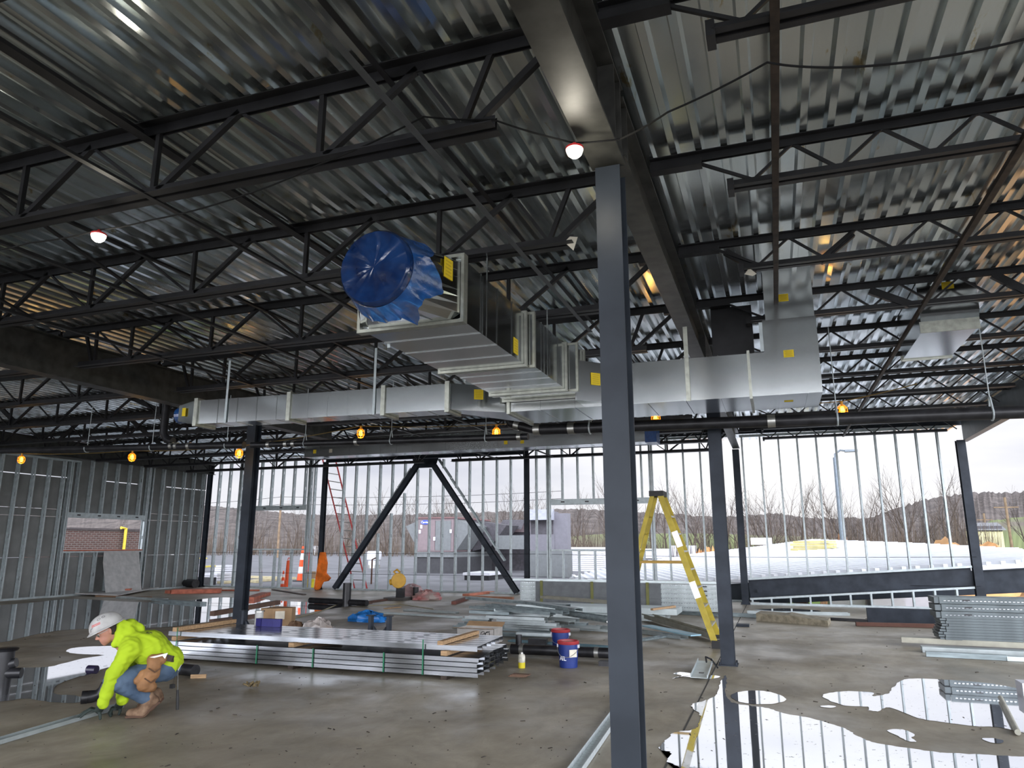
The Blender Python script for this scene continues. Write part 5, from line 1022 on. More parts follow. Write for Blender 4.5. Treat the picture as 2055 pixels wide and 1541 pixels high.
m = MB(); rnd = random.Random(77)
for k in range(420):
    px, py = rnd.uniform(-20, 2075), rnd.uniform(1240, 1545); q = G(px, py); r_ = rnd.uniform(0.001, 0.0042) * (1 + q.y / 10); a_ = rnd.uniform(0, 3.14); L = r_ * rnd.choice((1, 1, 2, 4)); u_ = Vector((math.cos(a_), math.sin(a_), 0)) * L; v_ = Vector((-math.sin(a_), math.cos(a_), 0)) * r_
    m.prism([q - u_ - v_, q + u_ - v_, q + u_ * 0.7 + v_, q - u_ + v_ * 0.6], (0, 0, r_ * 0.7), (0, 0, 0.0006))
tag(m.build('floor_grit', mat('dark grit', (0.05, 0.04, 0.032), 0.9, 0, 0.6, 3)), 'small chips and grit scattered over the concrete floor', 'debris', kind='stuff')
# ================================================================ CROUCHING WORKER
def surface_net(f, lo, hi, h):
    lo = np.array(lo) - 2 * h; hi = np.array(hi) + 2 * h
    n = np.ceil((hi - lo) / h).astype(int) + 1
    ax = [lo[i] + h * np.arange(n[i]) for i in range(3)]
    P = np.stack(np.meshgrid(*ax, indexing='ij'), -1); D = f(P)
    S = D < 0
    corners = [(i, j, k) for i in (0, 1) for j in (0, 1) for k in (0, 1)]
    m = [s - 1 for s in n]; acc = np.zeros(tuple(m) + (3,)); cnt = np.zeros(tuple(m))
    def sub(A, c): return A[c[0]:c[0] + m[0], c[1]:c[1] + m[1], c[2]:c[2] + m[2]]
    for a in corners:
        for b_ in corners:
            if sum(abs(x - y) for x, y in zip(a, b_)) == 1 and a < b_:
                da, db = sub(D, a), sub(D, b_); cr = (da < 0) != (db < 0)
                t_ = np.where(cr, da / np.where(cr, da - db, 1), 0)
                pos = np.array(a) + t_[..., None] * (np.array(b_) - np.array(a)); acc += pos * cr[..., None]; cnt += cr
    act = cnt > 0; idx = -np.ones(tuple(m), int); idx[act] = np.arange(act.sum())
    base = np.stack(np.meshgrid(*[np.arange(s) for s in m], indexing='ij'), -1)
    V_ = lo + h * (base[act] + acc[act] / cnt[act][:, None])
    F = []
    for d in range(3):
        e, g = [x for x in range(3) if x != d]
        sl0 = [slice(1, m[i]) for i in range(3)]; sl0[d] = slice(0, m[d]); sl1 = list(sl0); sl1[d] = slice(1, m[d] + 1)
        A, B = S[tuple(sl0)], S[tuple(sl1)]; w = np.argwhere(A != B)
        if not len(w): continue
        off = np.array([0 if i == d else 1 for i in range(3)]); c = w + off; sg = A[tuple(w.T)]
        ue, ug = np.eye(3, dtype=int)[e], np.eye(3, dtype=int)[g]
        q = [idx[tuple((c - x).T)] for x in (ue * 0, ue, ue + ug, ug)]
        q = np.stack(q, 1); fl = sg ^ (d == 1); q[~fl] = q[~fl][:, ::-1]
        F.append(q)
    return V_, np.concatenate(F)
def cone(a, b_, r0, r1, sq=None):
    a, b_ = np.array(a, float), np.array(b_, float)
    def f(P):
        ba = b_ - a; pa = P - a; t_ = np.clip((pa @ ba) / max(1e-9, ba @ ba), 0, 1); v = pa - t_[..., None] * ba
        if sq is not None: v = v * np.array(sq)
        return np.linalg.norm(v, axis=-1) - (r0 + (r1 - r0) * t_)
    return f
def ell(c, A, R):                       # A rows = axes, R radii
    c, A, R = np.array(c, float), np.array(A, float), np.array(R, float)
    def f(P): q = ((P - c) @ A.T) / R; l = np.linalg.norm(q, axis=-1); return (l - 1) * R.min()
    return f
def union(fs, k=0.03):
    def g(P):
        D = fs[0](P)
        for f in fs[1:]:
            E = f(P); hh = np.clip(0.5 + 0.5 * (E - D) / k, 0, 1); D = E * (1 - hh) + D * hh - k * hh * (1 - hh)
        return D
    return g
def wrinkle(f, amp, fr, seed=0):
    def g(P):
        x, y, z_ = P[..., 0] * fr, P[..., 1] * fr, P[..., 2] * fr
        return f(P) + amp * (np.sin(x * 1.3 + 2.1 * np.sin(z_ * 0.9 + seed)) * np.sin(z_ * 1.7 + 1.3 * np.sin(y * 1.1 + seed)) + 0.5 * np.sin(y * 2.3 + x + seed))
    return g
PB = G(280, 1440); vd = Vector((PB.x, PB.y, 0)).normalized(); sd = Vector((0, 0, 1)).cross(vd) * -1
if sd.dot(Vector((0.7, 0.7, 0))) < 0: sd = -sd
def Lp(px, py, off):                    # photo point on the worker's upright plane, 'off' metres behind it
    d = ray(px, py); k = (PB.dot(vd) + off) / d.dot(vd); q = E0 + d * k - PB; return np.array((q.dot(sd), off, q.z))
def Lz(px, py, z_):
    q = G(px, py, z_) - PB; return np.array((q.dot(sd), q.dot(vd), z_))
BM = np.array([list(sd), list(vd), [0, 0, 1]])
worker = thing('person', 'worker crouching in hard hat, lime hooded sweatshirt, jeans and tan boots, setting a floor track', 'person', (PB.x, PB.y, 0))
def sculpt(name, f, lo, hi, h, mt, parent=worker, relax=2):
    V_, F = surface_net(f, lo, hi, h); Wv = V_ @ BM + np.array((PB.x, PB.y, 0))
    m = MB(); m.v = [tuple(v) for v in Wv]; m.f = [tuple(int(i) for i in q) for q in F]
    o = m.build(name, mt, parent, True)
    o.data.polygons.foreach_set('use_smooth', [True] * len(o.data.polygons))
    import bmesh
    bm = bmesh.new(); bm.from_mesh(o.data); 
    for _ in range(relax): bmesh.ops.smooth_vert(bm, verts=bm.verts, factor=0.5, use_axis_x=True, use_axis_y=True, use_axis_z=True)
    bmesh.ops.recalc_face_normals(bm, faces=bm.faces); bm.to_mesh(o.data); bm.free(); return o
HEY = mat('lime sweatshirt cloth', (0.33, 0.46, 0.008), 0.85, 0, 0.10, 3, bump=0.25, detail=8)
# lime cloth with a few small dark smudges
t = HEY.node_tree; p = t.nodes['Principled BSDF']; co = N(t, 'ShaderNodeTexCoord'); src = p.inputs['Base Color'].links[0].from_socket
sm = ramp(t, fn(11, 6, rough=0.75), [(0.27, (0.25, 0.25, 0.25)), (0.32, (1, 1, 1))]); t.links.new(mul(src, sm.outputs[0]), p.inputs['Base Color'])
DEN = mat('blue denim', (0.035, 0.06, 0.10), 0.9, 0, 0.1, 6, col2=(0.095, 0.14, 0.20), detail=8, stops=(0.3, 0.8))
SKIN = mat('skin', (0.40, 0.19, 0.13), 0.55, 0, 0.12, 9)
TAN = mat('tan boot leather', (0.10, 0.055, 0.03), 0.85, 0, 0.1, 14, col2=(0.22, 0.14, 0.085)); SOLE = mat('brown sole', (0.07, 0.035, 0.02), 0.8)
LEA = mat('tan tool pouch leather', (0.22, 0.105, 0.04), 0.75, 0, 0.3, 6, bump=0.2); GLV = mat('dark green work glove', (0.02, 0.03, 0.025), 0.8); CUF = mat('grey green knit cuff', (0.10, 0.15, 0.12), 0.9)
HATM = mat('scuffed white hard hat', (0.36, 0.355, 0.34), 0.45, 0, 0.2, 8); HAIR = mat('dark brown hair', (0.02, 0.012, 0.008), 0.8)
MO = 0.12                               # body centre line behind the near foot
sh, mdl, ws = Lp(268, 1292, MO), Lp(300, 1300, MO), Lp(338, 1324, MO)
hc = Lp(217, 1264, MO - 0.01); hf = np.array((-0.88, -0.12, -0.44)); hf /= np.linalg.norm(hf); hs = np.array((0, -1.0, 0)); hs -= hf * (hs @ hf); hs /= np.linalg.norm(hs); hu = np.cross(hf, hs); hu = hu if hu[2] > 0 else -hu
nkb = Lp(250, 1288, MO)
nS, nE, nW = Lp(262, 1303, MO - 0.19), Lp(229, 1352, MO - 0.20), Lz(207, 1411, 0.17)
fS, fE, fW = Lp(262, 1303, MO + 0.19), Lp(250, 1362, MO + 0.20), Lz(246, 1404, 0.17)
nH, fH = Lz(199, 1424, 0.09), Lz(238, 1417, 0.085)
hipN, hipF = Lp(332, 1342, MO - 0.09), Lp(338, 1340, MO + 0.09)
knN, knF = Lp(229, 1366, MO - 0.17), Lp(243, 1366, MO + 0.17)
anN, anF = Lp(300, 1404, MO - 0.11), Lp(314, 1396, MO + 0.14)
ax3 = np.stack([hf, hs, hu])
H = lambda a, b_, c: hc + hf * a + hs * b_ + hu * c
skinf = union([ell(hc + hu * 0.01, ax3, (0.098, 0.076, 0.108)), ell(H(0.040, 0, -0.060), ax3, (0.058, 0.056, 0.058)), cone(H(0.074, 0.0, -0.088), H(0.068, 0, -0.102), 0.020, 0.022), cone(H(0.096, 0, 0.004), H(0.115, 0, -0.030), 0.008, 0.0125), cone(H(0.098, 0.012, -0.035), H(0.098, -0.012, -0.035), 0.009, 0.009),
    cone(H(0.084, 0.035, 0.022), H(0.084, -0.035, 0.022), 0.013, 0.013), cone(H(0.082, 0.012, -0.058), H(0.082, -0.012, -0.058), 0.012, 0.012),
    cone(H(-0.012, 0.076, 0.012), H(-0.006, 0.078, -0.028), 0.014, 0.010, None), cone(H(-0.012, -0.076, 0.012), H(-0.006, -0.078, -0.028), 0.014, 0.010),
    cone(H(-0.02, 0, -0.03), nkb, 0.056, 0.062), cone(nkb, ws, 0.09, 0.10), cone(nS, nE, 0.05, 0.04), cone(nE, nW, 0.04, 0.026), cone(nW, nH, 0.026, 0.024), cone(fS, fE, 0.05, 0.04), cone(fE, fW, 0.04, 0.026), cone(fW, fH, 0.026, 0.024), cone(nS, nkb, 0.05, 0.05), cone(fS, nkb, 0.05, 0.05),
    cone(ws, hipN, 0.10, 0.08), cone(ws, hipF, 0.10, 0.08), cone(hipN, knN, 0.07, 0.05), cone(knN, (knN + anN) / 2, 0.05, 0.04), cone(hipF, knF, 0.07, 0.05), cone(knF, (knF + anF) / 2, 0.05, 0.04)], 0.012)
sculpt('body', skinf, (-0.62, -0.25, -0.02), (0.50, 0.50, 1.25), 0.0085, SKIN, relax=1)
# face details
def wpt(q): return Vector(np.array(q) @ BM + np.array((PB.x, PB.y, 0)))
for s_ in (-1, 1):
    MB().lathe([(0.001, -0.011), (0.008, -0.008), (0.0115, 0.0), (0.008, 0.008), (0.001, 0.011)], wpt(H(0.081, 0.031 * s_, 0.002)), 14).build('eye', WHITE, worker, True)
    MB().rod(wpt(H(0.091, 0.031 * s_, 0.001)), wpt(H(0.094, 0.031 * s_, 0.001)), 0.0045, 10).build('iris', BLACK, worker)
    MB().tube([wpt(H(0.088, 0.047 * s_, 0.020)), wpt(H(0.097, 0.030 * s_, 0.026)), wpt(H(0.099, 0.014 * s_, 0.021))], 0.0035, 6).build('eyebrow', HAIR, worker)
MB().tube([wpt(H(0.086, 0.022, -0.060)), wpt(H(0.095, 0.0, -0.057)), wpt(H(0.086, -0.022, -0.060))], 0.004, 6).build('lips', mat('lips', (0.34, 0.10, 0.08), 0.6), worker)
m = MB(); m.tube([wpt(H(-0.02, 0.083, 0.010)), wpt(H(0.06, 0.074, 0.008)), wpt(H(0.100, 0.050, 0.006)), wpt(H(0.112, 0.0, 0.004)), wpt(H(0.100, -0.050, 0.006)), wpt(H(0.06, -0.074, 0.008)), wpt(H(-0.02, -0.083, 0.010))], 0.0028, 6)
gl_ = m.build('safety_glasses', mat('clear glasses frame', (0.5, 0.5, 0.48), 0.2), worker)
for s_ in (-1, 1):
    q = [H(0.104, 0.012 * s_, 0.012), H(0.088, 0.056 * s_, 0.012), H(0.084, 0.056 * s_, -0.022), H(0.100, 0.014 * s_, -0.022)]; MB().prism([wpt(v) for v in q], wpt(H(0.002, 0, 0)) - wpt(H(0, 0, 0)), (0, 0, 0)).build('lens', mat('clear lens', (0.9, 0.9, 0.9), 0.03, trans=1.0, var=0), gl_)
sculpt('hair', union([ell(H(-0.030, 0, 0.005), ax3, (0.083, 0.083, 0.092)), cone(H(-0.03, 0.074, 0.02), H(-0.01, 0.076, 0.015), 0.014, 0.010), cone(H(-0.03, -0.074, 0.02), H(-0.01, -0.076, 0.015), 0.014, 0.010)], 0.015), hc - 0.15, hc + 0.15, 0.007, HAIR)
# hard hat : shell, brim, marks
hcen = H(0.0, 0, 0.040); m = MB(); vs = []; NN, RR = 36, 10
for j in range(RR + 1):
    ph = math.pi / 2 * j / RR
    for i in range(NN):
        t_ = 2 * math.pi * i / NN; rg = 1 + 0.02 * math.cos(6 * t_) * math.sin(ph)
        vs.append(wpt(hcen + hf * (0.150 * math.cos(t_) * math.cos(ph) ** 0.85) + hs * (0.118 * math.sin(t_) * math.cos(ph) ** 0.85 * rg) + hu * (0.125 * math.sin(ph))))
fs = [(j * NN + i, j * NN + (i + 1) % NN, (j + 1) * NN + (i + 1) % NN, (j + 1) * NN + i) for j in range(RR) for i in range(NN)]
m.add(vs, fs); hat = thing('hard_hat', '', 'x', (0, 0, 0)); bpy.data.objects.remove(hat); hat = m.build('hard_hat', HATM, worker, True)
m = MB(); vs = []
for r0_, dz in ((0.99, 0.004), (1.10, -0.008), (1.10, -0.014), (0.98, -0.004)):
    for i in range(NN):
        t_ = 2 * math.pi * i / NN; ex = 0.012 * max(0, math.cos(t_)) ** 2 if r0_ > 1 else 0
        vs.append(wpt(hcen + hf * ((0.150 * r0_ + ex) * math.cos(t_)) + hs * (0.118 * r0_ * math.sin(t_)) + hu * (dz - ex * 0.5)))
m.add(vs, [(j * NN + i, j * NN + (i + 1) % NN, ((j + 1) % 4) * NN + (i + 1) % NN, ((j + 1) % 4) * NN + i) for j in range(4) for i in range(NN)]); m.build('brim', HATM, hat, True)
def hatp(t_, ph, k=1.012): return wpt(hcen + hf * (0.150 * k * math.cos(t_) * math.cos(ph) ** 0.85) + hs * (0.118 * k * math.sin(t_) * math.cos(ph) ** 0.85) + hu * (0.125 * k * math.sin(ph)))
nside = 1 if (hs[1] < 0) else -1
m = MB()
for r_ in range(2): m.tube([hatp(nside * (0.62 + 0.06 * i), 0.42 + 0.10 * r_ + 0.035 * (i % 2)) for i in range(12)], 0.0028, 5)
m.build('red_scribble', mat('red marker', (0.6, 0.04, 0.03), 0.6), hat)
m = MB()
for cx_, cy_ in ((1.2, 0.85), (1.6, 0.9)): m.tube([hatp(nside * (cx_ + 0.14 * math.cos(a_)), cy_ + 0.09 * math.sin(a_)) for a_ in [i * math.pi / 6 for i in range(13)]], 0.002, 5)
m.tube([hatp(nside * 0.45, 0.1), hatp(nside * 0.50, 0.3), hatp(nside * 0.7, 0.35)], 0.002, 5); m.build('black_scribble', mat('faded marker', (0.12, 0.12, 0.12), 0.7), hat)
# sweatshirt
fs = [cone(sh + (0, -0.09, 0), mdl + (0, -0.07, 0), 0.125, 0.155), cone(sh + (0, 0.09, 0), mdl + (0, 0.07, 0), 0.125, 0.155), cone(mdl + (0, -0.07, 0), ws + (0, -0.06, 0.0), 0.155, 0.118), cone(mdl + (0, 0.07, 0), ws + (0, 0.06, 0.0), 0.155, 0.118),
      cone(ws + (0.02, -0.08, 0), Lp(341, 1331, MO - 0.09), 0.118, 0.105), cone(ws + (0.02, 0.08, 0), Lp(341, 1331, MO + 0.09), 0.118, 0.105),
      cone(sh + (0, -0.09, 0), nS, 0.11, 0.098), cone(nS, nE, 0.088, 0.070), cone(nE, nW, 0.070, 0.050), cone(sh + (0, 0.09, 0), fS, 0.11, 0.095), cone(fS, fE, 0.090, 0.074), cone(fE, fW, 0.074, 0.052),
      cone(Lp(240, 1262, MO - 0.075), Lp(234, 1288, MO - 0.07), 0.033, 0.036), cone(Lp(240, 1262, MO + 0.075), Lp(234, 1288, MO + 0.07), 0.033, 0.036), cone(Lp(232, 1292, MO - 0.06), Lp(232, 1292, MO + 0.06), 0.034, 0.034),
      cone(Lp(243, 1254, MO - 0.06), Lp(262, 1252, MO - 0.03), 0.036, 0.045), cone(Lp(243, 1254, MO + 0.06), Lp(262, 1252, MO + 0.03), 0.036, 0.045), cone(Lp(262, 1254, MO), Lp(280, 1262, MO), 0.055, 0.05), cone(Lp(247, 1275, MO - 0.06), Lp(262, 1268, MO - 0.05), 0.05, 0.06), cone(Lp(247, 1275, MO + 0.06), Lp(262, 1268, MO + 0.05), 0.05, 0.06)]
hood = sculpt('sweatshirt', wrinkle(wrinkle(union(fs, 0.022), 0.005, 26, 1.0), 0.0035, 55, 2.3), (-0.62, -0.28, 0.05), (0.58, 0.55, 1.20), 0.0095, HEY, relax=1)
# jeans
fs = [cone(Lp(332, 1337, MO - 0.05), hipN, 0.105, 0.105), cone(Lp(332, 1337, MO + 0.05), hipF, 0.105, 0.105), cone(hipN, knN, 0.112, 0.083), cone(knN, knN + (0.02, 0, -0.02), 0.086, 0.08), cone(knN, knN + (anN - knN) * 0.93, 0.080, 0.062), cone(hipF, knF, 0.112, 0.080), cone(knF, knF + (anF - knF) * 0.86, 0.078, 0.060)]
sculpt('jeans', wrinkle(wrinkle(union(fs, 0.022), 0.003, 34, 2.0), 0.002, 70, 1.0), (-0.5, -0.25, 0.0), (0.55, 0.5, 0.75), 0.009, DEN, relax=1)
# boots
def boot(an, toe, ball, heel, off, nm='boot'):
    T, B_, Hh = Lz(toe[0], toe[1], 0.045), Lz(ball[0], ball[1], 0.05), heel
    T[1] = B_[1] = off; 
    f = union([cone(T, B_, 0.042, 0.052, (1, 0.95, 1)), cone(B_, Hh, 0.052, 0.046), cone(Hh, an, 0.048, 0.056), cone(an, an + (-0.01, 0, 0.04), 0.058, 0.06), cone(B_ + (0.02, 0, 0.03), an, 0.05, 0.055)], 0.02)
    o = sculpt(nm, f, np.minimum(np.minimum(T, Hh), an) - 0.12, np.maximum(np.maximum(B_, Hh), an) + 0.12, 0.0075, TAN, relax=1)
    k = np.array((0, 0, -0.036)); n_ = np.array((Hh[0] - B_[0], 0, Hh[2] - B_[2])); n_ /= np.linalg.norm(n_); dn = np.array((n_[2], 0, -n_[0]))
    m = MB(); w = 0.05; 
    prof = [T + (-0.045, 0, -0.030), B_ + (0.0, 0, -0.043), Hh + dn * 0.045 + n_ * 0.035]; th = 0.018
    for a, b_ in zip(prof[:-1], prof[1:]):
        ql = [a + (0, -w, 0), b_ + (0, -w, 0), b_ + (0, w, 0), a + (0, w, 0)]; up = np.array((0, 0, th)) if a is prof[0] else -dn * th
        m.hexa([wpt(v) for v in ql] + [wpt(v + up) for v in ql])
    m.build('sole', SOLE, o)
    m = MB()
    for i in range(4): c = B_ + (Hh - B_) * (0.15 * i) + np.array((0.0, 0, 0.055)); m.tube([wpt(c + (0, -0.035, 0)), wpt(c + (-0.004, 0, 0.014)), wpt(c + (0, 0.035, 0))], 0.004, 5)
    m.build('laces', mat('boot laces', (0.08, 0.06, 0.04), 0.8), o); return o
boot(anN + (0.0, 0, -0.02), (262, 1434), (285, 1431), Lp(309, 1407, MO - 0.11), MO - 0.12)
boot(anF + (0.0, 0, -0.02), (283, 1422), (300, 1420), Lp(317, 1400, MO + 0.15), MO + 0.15)
# gloves with five fingers each
def glove(wr, hd, fingers, thumb, nm='glove'):
    fs = [cone(wr + (hd - wr) * 0.25, hd, 0.034, 0.036)]
    for fg in fingers:
        for a, b_ in zip(fg[:-1], fg[1:]): fs.append(cone(a, b_, 0.0125, 0.011))
    for a, b_ in zip(thumb[:-1], thumb[1:]): fs.append(cone(a, b_, 0.014, 0.012))
    al = np.array([wr, hd] + [q for fg in fingers for q in fg] + list(thumb))
    o = sculpt(nm, union(fs, 0.008), al.min(0) - 0.05, al.max(0) + 0.05, 0.0045, GLV, relax=1)
    d = (hd - wr) / np.linalg.norm(hd - wr); MB().rod(wpt(wr - d * 0.02), wpt(wr + d * 0.06), 0.034, 16, 0.032).build('knit_cuff', CUF, o, True); return o
fg = []
for i, (oy, L) in enumerate(((-0.032, 0.9), (-0.011, 1.05), (0.011, 1.0), (0.032, 0.85))):
    b_ = nH + (-0.02, oy, 0.0); fg.append([b_, b_ + (-0.055 * L, oy * 0.2, 0.012), b_ + (-0.10 * L, oy * 0.3, -0.012), b_ + (-0.135 * L, oy * 0.3, -0.042)])
glove(nW, nH, fg, [nH + (0.0, -0.03, -0.01), nH + (0.015, -0.055, -0.035), nH + (0.02, -0.060, -0.068)])
fg = []
for i, (oy, L) in enumerate(((-0.030, 0.9), (-0.010, 1.05), (0.010, 1.0), (0.030, 0.85))):
    b_ = fH + (-0.01, oy, -0.01); fg.append([b_, b_ + (-0.045 * L, oy * 0.2, -0.005), b_ + (-0.060 * L, oy * 0.3, -0.04), b_ + (-0.050 * L, oy * 0.3, -0.065)])
glove(fW, fH, fg, [fH + (0.01, -0.03, -0.01), fH + (0.02, -0.055, -0.03), fH + (0.012, -0.060, -0.060)])
# belt, pouch, hanging tools
bl_ = [Lp(322, 1316, MO - 0.24), Lp(345, 1322, MO - 0.20), Lp(362, 1325, MO - 0.08), Lp(362, 1326, MO + 0.06), Lp(350, 1322, MO + 0.17)]
m = MB(); pts = [wpt(q) for q in bl_]
for a, b_ in zip(pts[:-1], pts[1:]): m.bar(a, b_, 0.012, 0.055)
m.build('tool_belt', mat('dark belt leather', (0.045, 0.03, 0.022), 0.7), worker)
po = union([cone(Lp(306, 1324, MO - 0.235), Lp(324, 1322, MO - 0.235), 0.050, 0.050, (1, 1.3, 1)), cone(Lp(310, 1330, MO - 0.25), Lp(306, 1352, MO - 0.26), 0.062, 0.065, (1, 1.2, 1)), cone(Lp(303, 1352, MO - 0.27), Lp(290, 1374, MO - 0.27), 0.068, 0.060, (1, 1.1, 1)), cone(Lp(288, 1352, MO - 0.25), Lp(276, 1366, MO - 0.25), 0.04, 0.035), cone(Lp(303, 1378, MO - 0.27), Lp(286, 1376, MO - 0.27), 0.05, 0.05, (1, 1.2, 1))], 0.012)
pch = sculpt('tool_pouch', wrinkle(po, 0.002, 60, 0.5), Lp(265, 1395, 0) * (1, 0, 1) + (0, -0.4, 0), Lp(345, 1300, 0) * (1, 0, 1) + (0, 0.1, 0), 0.0065, LEA, relax=1)
for a, b_, c in (((298, 1341), (311, 1349), (322, 1341)), ((290, 1361), (303, 1370), (314, 1362))):
    MB().tube([wpt(Lp(*q, MO - 0.335 + 0.01 * abs(i - 1))) for i, q in enumerate((a, b_, c))], 0.006, 6).build('pocket_rim', mat('dark pocket rim', (0.08, 0.04, 0.02), 0.8), pch)
MB().prism([wpt(Lp(*q, MO - 0.30)) for q in ((300, 1319), (337, 1310), (331, 1322), (326, 1316), (310, 1320))], wpt((0, 0.004, 0)) - wpt((0, 0, 0)), (0, 0, 0)).build('steel_square', ALU, pch)
hx = Lp(357, 1345, MO - 0.08); bt = Lp(356, 1424, MO - 0.08); md_ = Lp(356.5, 1384, MO - 0.08)
m = MB(); m.tube([wpt(Lp(361, 1324, MO - 0.08)), wpt(hx), wpt(md_)], 0.005, 6); tl = m.build('hanging_tool_shaft', mat('dull tool metal', (0.12, 0.12, 0.11), 0.5, 0.6), worker)
MB().tube([wpt(md_), wpt((md_ + bt) / 2), wpt(bt)], [0.011, 0.015, 0.014], 10).build('rubber_handle', RUBBER, tl)
MB().tube([wpt(Lp(362, 1326, MO - 0.10)), wpt(Lp(364, 1318, MO - 0.10)), wpt(Lp(362, 1335, MO - 0.11)), wpt(Lp(357, 1345, MO - 0.11))], 0.010, 6).build('key_clip', ALU, worker)
MB().tube([wpt(Lp(353, 1345, MO - 0.09)), wpt(Lp(349, 1365, MO - 0.09)), wpt(Lp(347, 1375, MO - 0.09))], 0.002, 5).build('lanyard', RUBBER, worker); MB().box(*[v for k in range(3) for v in (wpt(Lp(346, 1377, MO - 0.09))[k] - 0.018, wpt(Lp(346, 1377, MO - 0.09))[k] + 0.018)]).build('lanyard_tag', RUBBER, worker)
# small print on the back, laid onto the cloth
from mathutils.bvhtree import BVHTree
bv = BVHTree.FromPolygons([v.co[:] for v in hood.data.vertices], [q.vertices[:] for q in hood.data.polygons])
m = MB(); wl = worker.location
for x0, y0, x1, y1 in ((291, 1262, 296, 1264), (297, 1263, 303, 1265), (292, 1266, 296, 1270), (297, 1267, 299, 1271), (300, 1268, 305, 1270)):
    q = []
    for px, py in ((x0, y0), (x1, y0 + 1), (x1 + 1, y1 + 1), (x0 + 1, y1)):
        d = ray(px, py).normalized(); hit = bv.ray_cast(E0 - wl, d)
        if hit[0] is not None: q.append(hit[0] + wl - d * 0.006)
    if len(q) == 4: m.prism(q, ray(px, py).normalized() * 0.003, (0, 0, 0))
if m.v: m.build('back_print', mat('dark print', (0.05, 0.05, 0.02), 0.8), worker)
# ================================================================ OUTSIDE
OUTR = mat('weathered roof membrane', (0.16, 0.16, 0.175), 0.8, 0, 0.2, 0.5, detail=9)
ZR = -0.05
m = MB(); m.box(-160, -8.6, 23.35, 135, ZR - 0.4, ZR); m.box(-160, -21.35, -20, 23.35, ZR - 0.4, ZR); o = m.build('neighbouring_roof', OUTR); struct(o)
PATCH = mat('dark roof patch', (0.07, 0.07, 0.075), 0.9); YL = mat('yellow roof marking', (0.55, 0.45, 0.08), 0.8)
def gz(px, py, z_=ZR): return G(px, py, z_)
for i, ((x0, y0), (x1, y1)) in enumerate((((358, 1121), (415, 1121)), ((380, 1141), (430, 1137)))):
    a, b_ = gz(x0, y0), gz(x1, y1); o = MB().bar((a.x, a.y, ZR + 0.05), (b_.x, b_.y, ZR + 0.05), 0.35, 0.1).build('yellow_guard_strip', YL); tag(o, '%s yellow strip lying on the roof outside the left part of the back wall' % ('far', 'near')[i], 'guard strip')
# insulation bundles, wraps
def stack(px0, px1, py, h_, d, label, n_=6, mt=WHITE, z_=ZR):
    a, b_ = gz(px0, py, z_), gz(px1, py, z_); b_.y = a.y; o = thing('insulation_bundle', label, 'insulation bundle', ((a.x + b_.x) / 2, a.y, z_)); hh = h_ / n_
    rnd = random.Random(int(px0))
    for k in range(n_): e = rnd.uniform(-0.02, 0.02); MB().box(a.x + e, b_.x + e, a.y + e, a.y + d, z_ + k * hh + 0.004, z_ + (k + 1) * hh - 0.012).build('wrapped_sheet', mt, o)
    return o
stack(338, 372, 1168, 0.75, 1.2, 'tall white foam bundle outside next to the left corner', 5)
o = stack(400, 445, 1170, 0.42, 1.0, 'low white foam bundle with red paint marks outside the back wall', 4)
q = gz(424, 1168); text_mesh('JS', 0.34, (q.x, q.y - 0.05, ZR + 0.22), face_rot((0, -1)), mat('red spray paint', (0.8, 0.06, 0.12), 0.6), 'paint_marks', o)
stack(430, 448, 1160, 0.62, 0.8, 'white foam bundle behind the paint marked bundle', 6)
stack(1141, 1214, 1146, 1.45, 1.2, 'tall white wrapped insulation bundle outside the second opening of the back wall', 12)
stack(1160, 1262, 1131, 1.15, 2.0, 'wide white wrapped insulation bundle behind the tall one', 6)
stack(1286, 1345, 1120, 1.02, 2.0, 'white wrapped bundle on the white roof left of the stepladder legs', 5, z_=0.05)
stack(1345, 1398, 1116, 1.25, 2.0, 'rounded white wrapped bundle on the white roof between the stepladder legs', 1, z_=0.15)
a = gz(330, 1170); o = MB().box(a.x, a.x + 3.0, a.y - 0.5, a.y - 0.3, ZR, ZR + 0.3).build('dark_tarp_roll', BLACK); tag(o, 'dark tarp roll outside beside the foam bundles', 'tarp')
for i, ((x0, y0), (x1, y1)) in enumerate((((440, 1172), (560, 1165)), ((500, 1160), (590, 1163)), ((470, 1166), (520, 1170)))):
    a, b_ = gz(x0, y0), gz(x1, y1); o = MB().bar((a.x, a.y, ZR + 0.06), (b_.x, b_.y, ZR + 0.06), 0.3, 0.1).build('lumber', mat('pale outdoor lumber', (0.55, 0.48, 0.30), 0.8)); tag(o, '%s pale lumber lying outside behind the left column' % ('longest', 'farthest', 'shortest')[i], 'lumber')
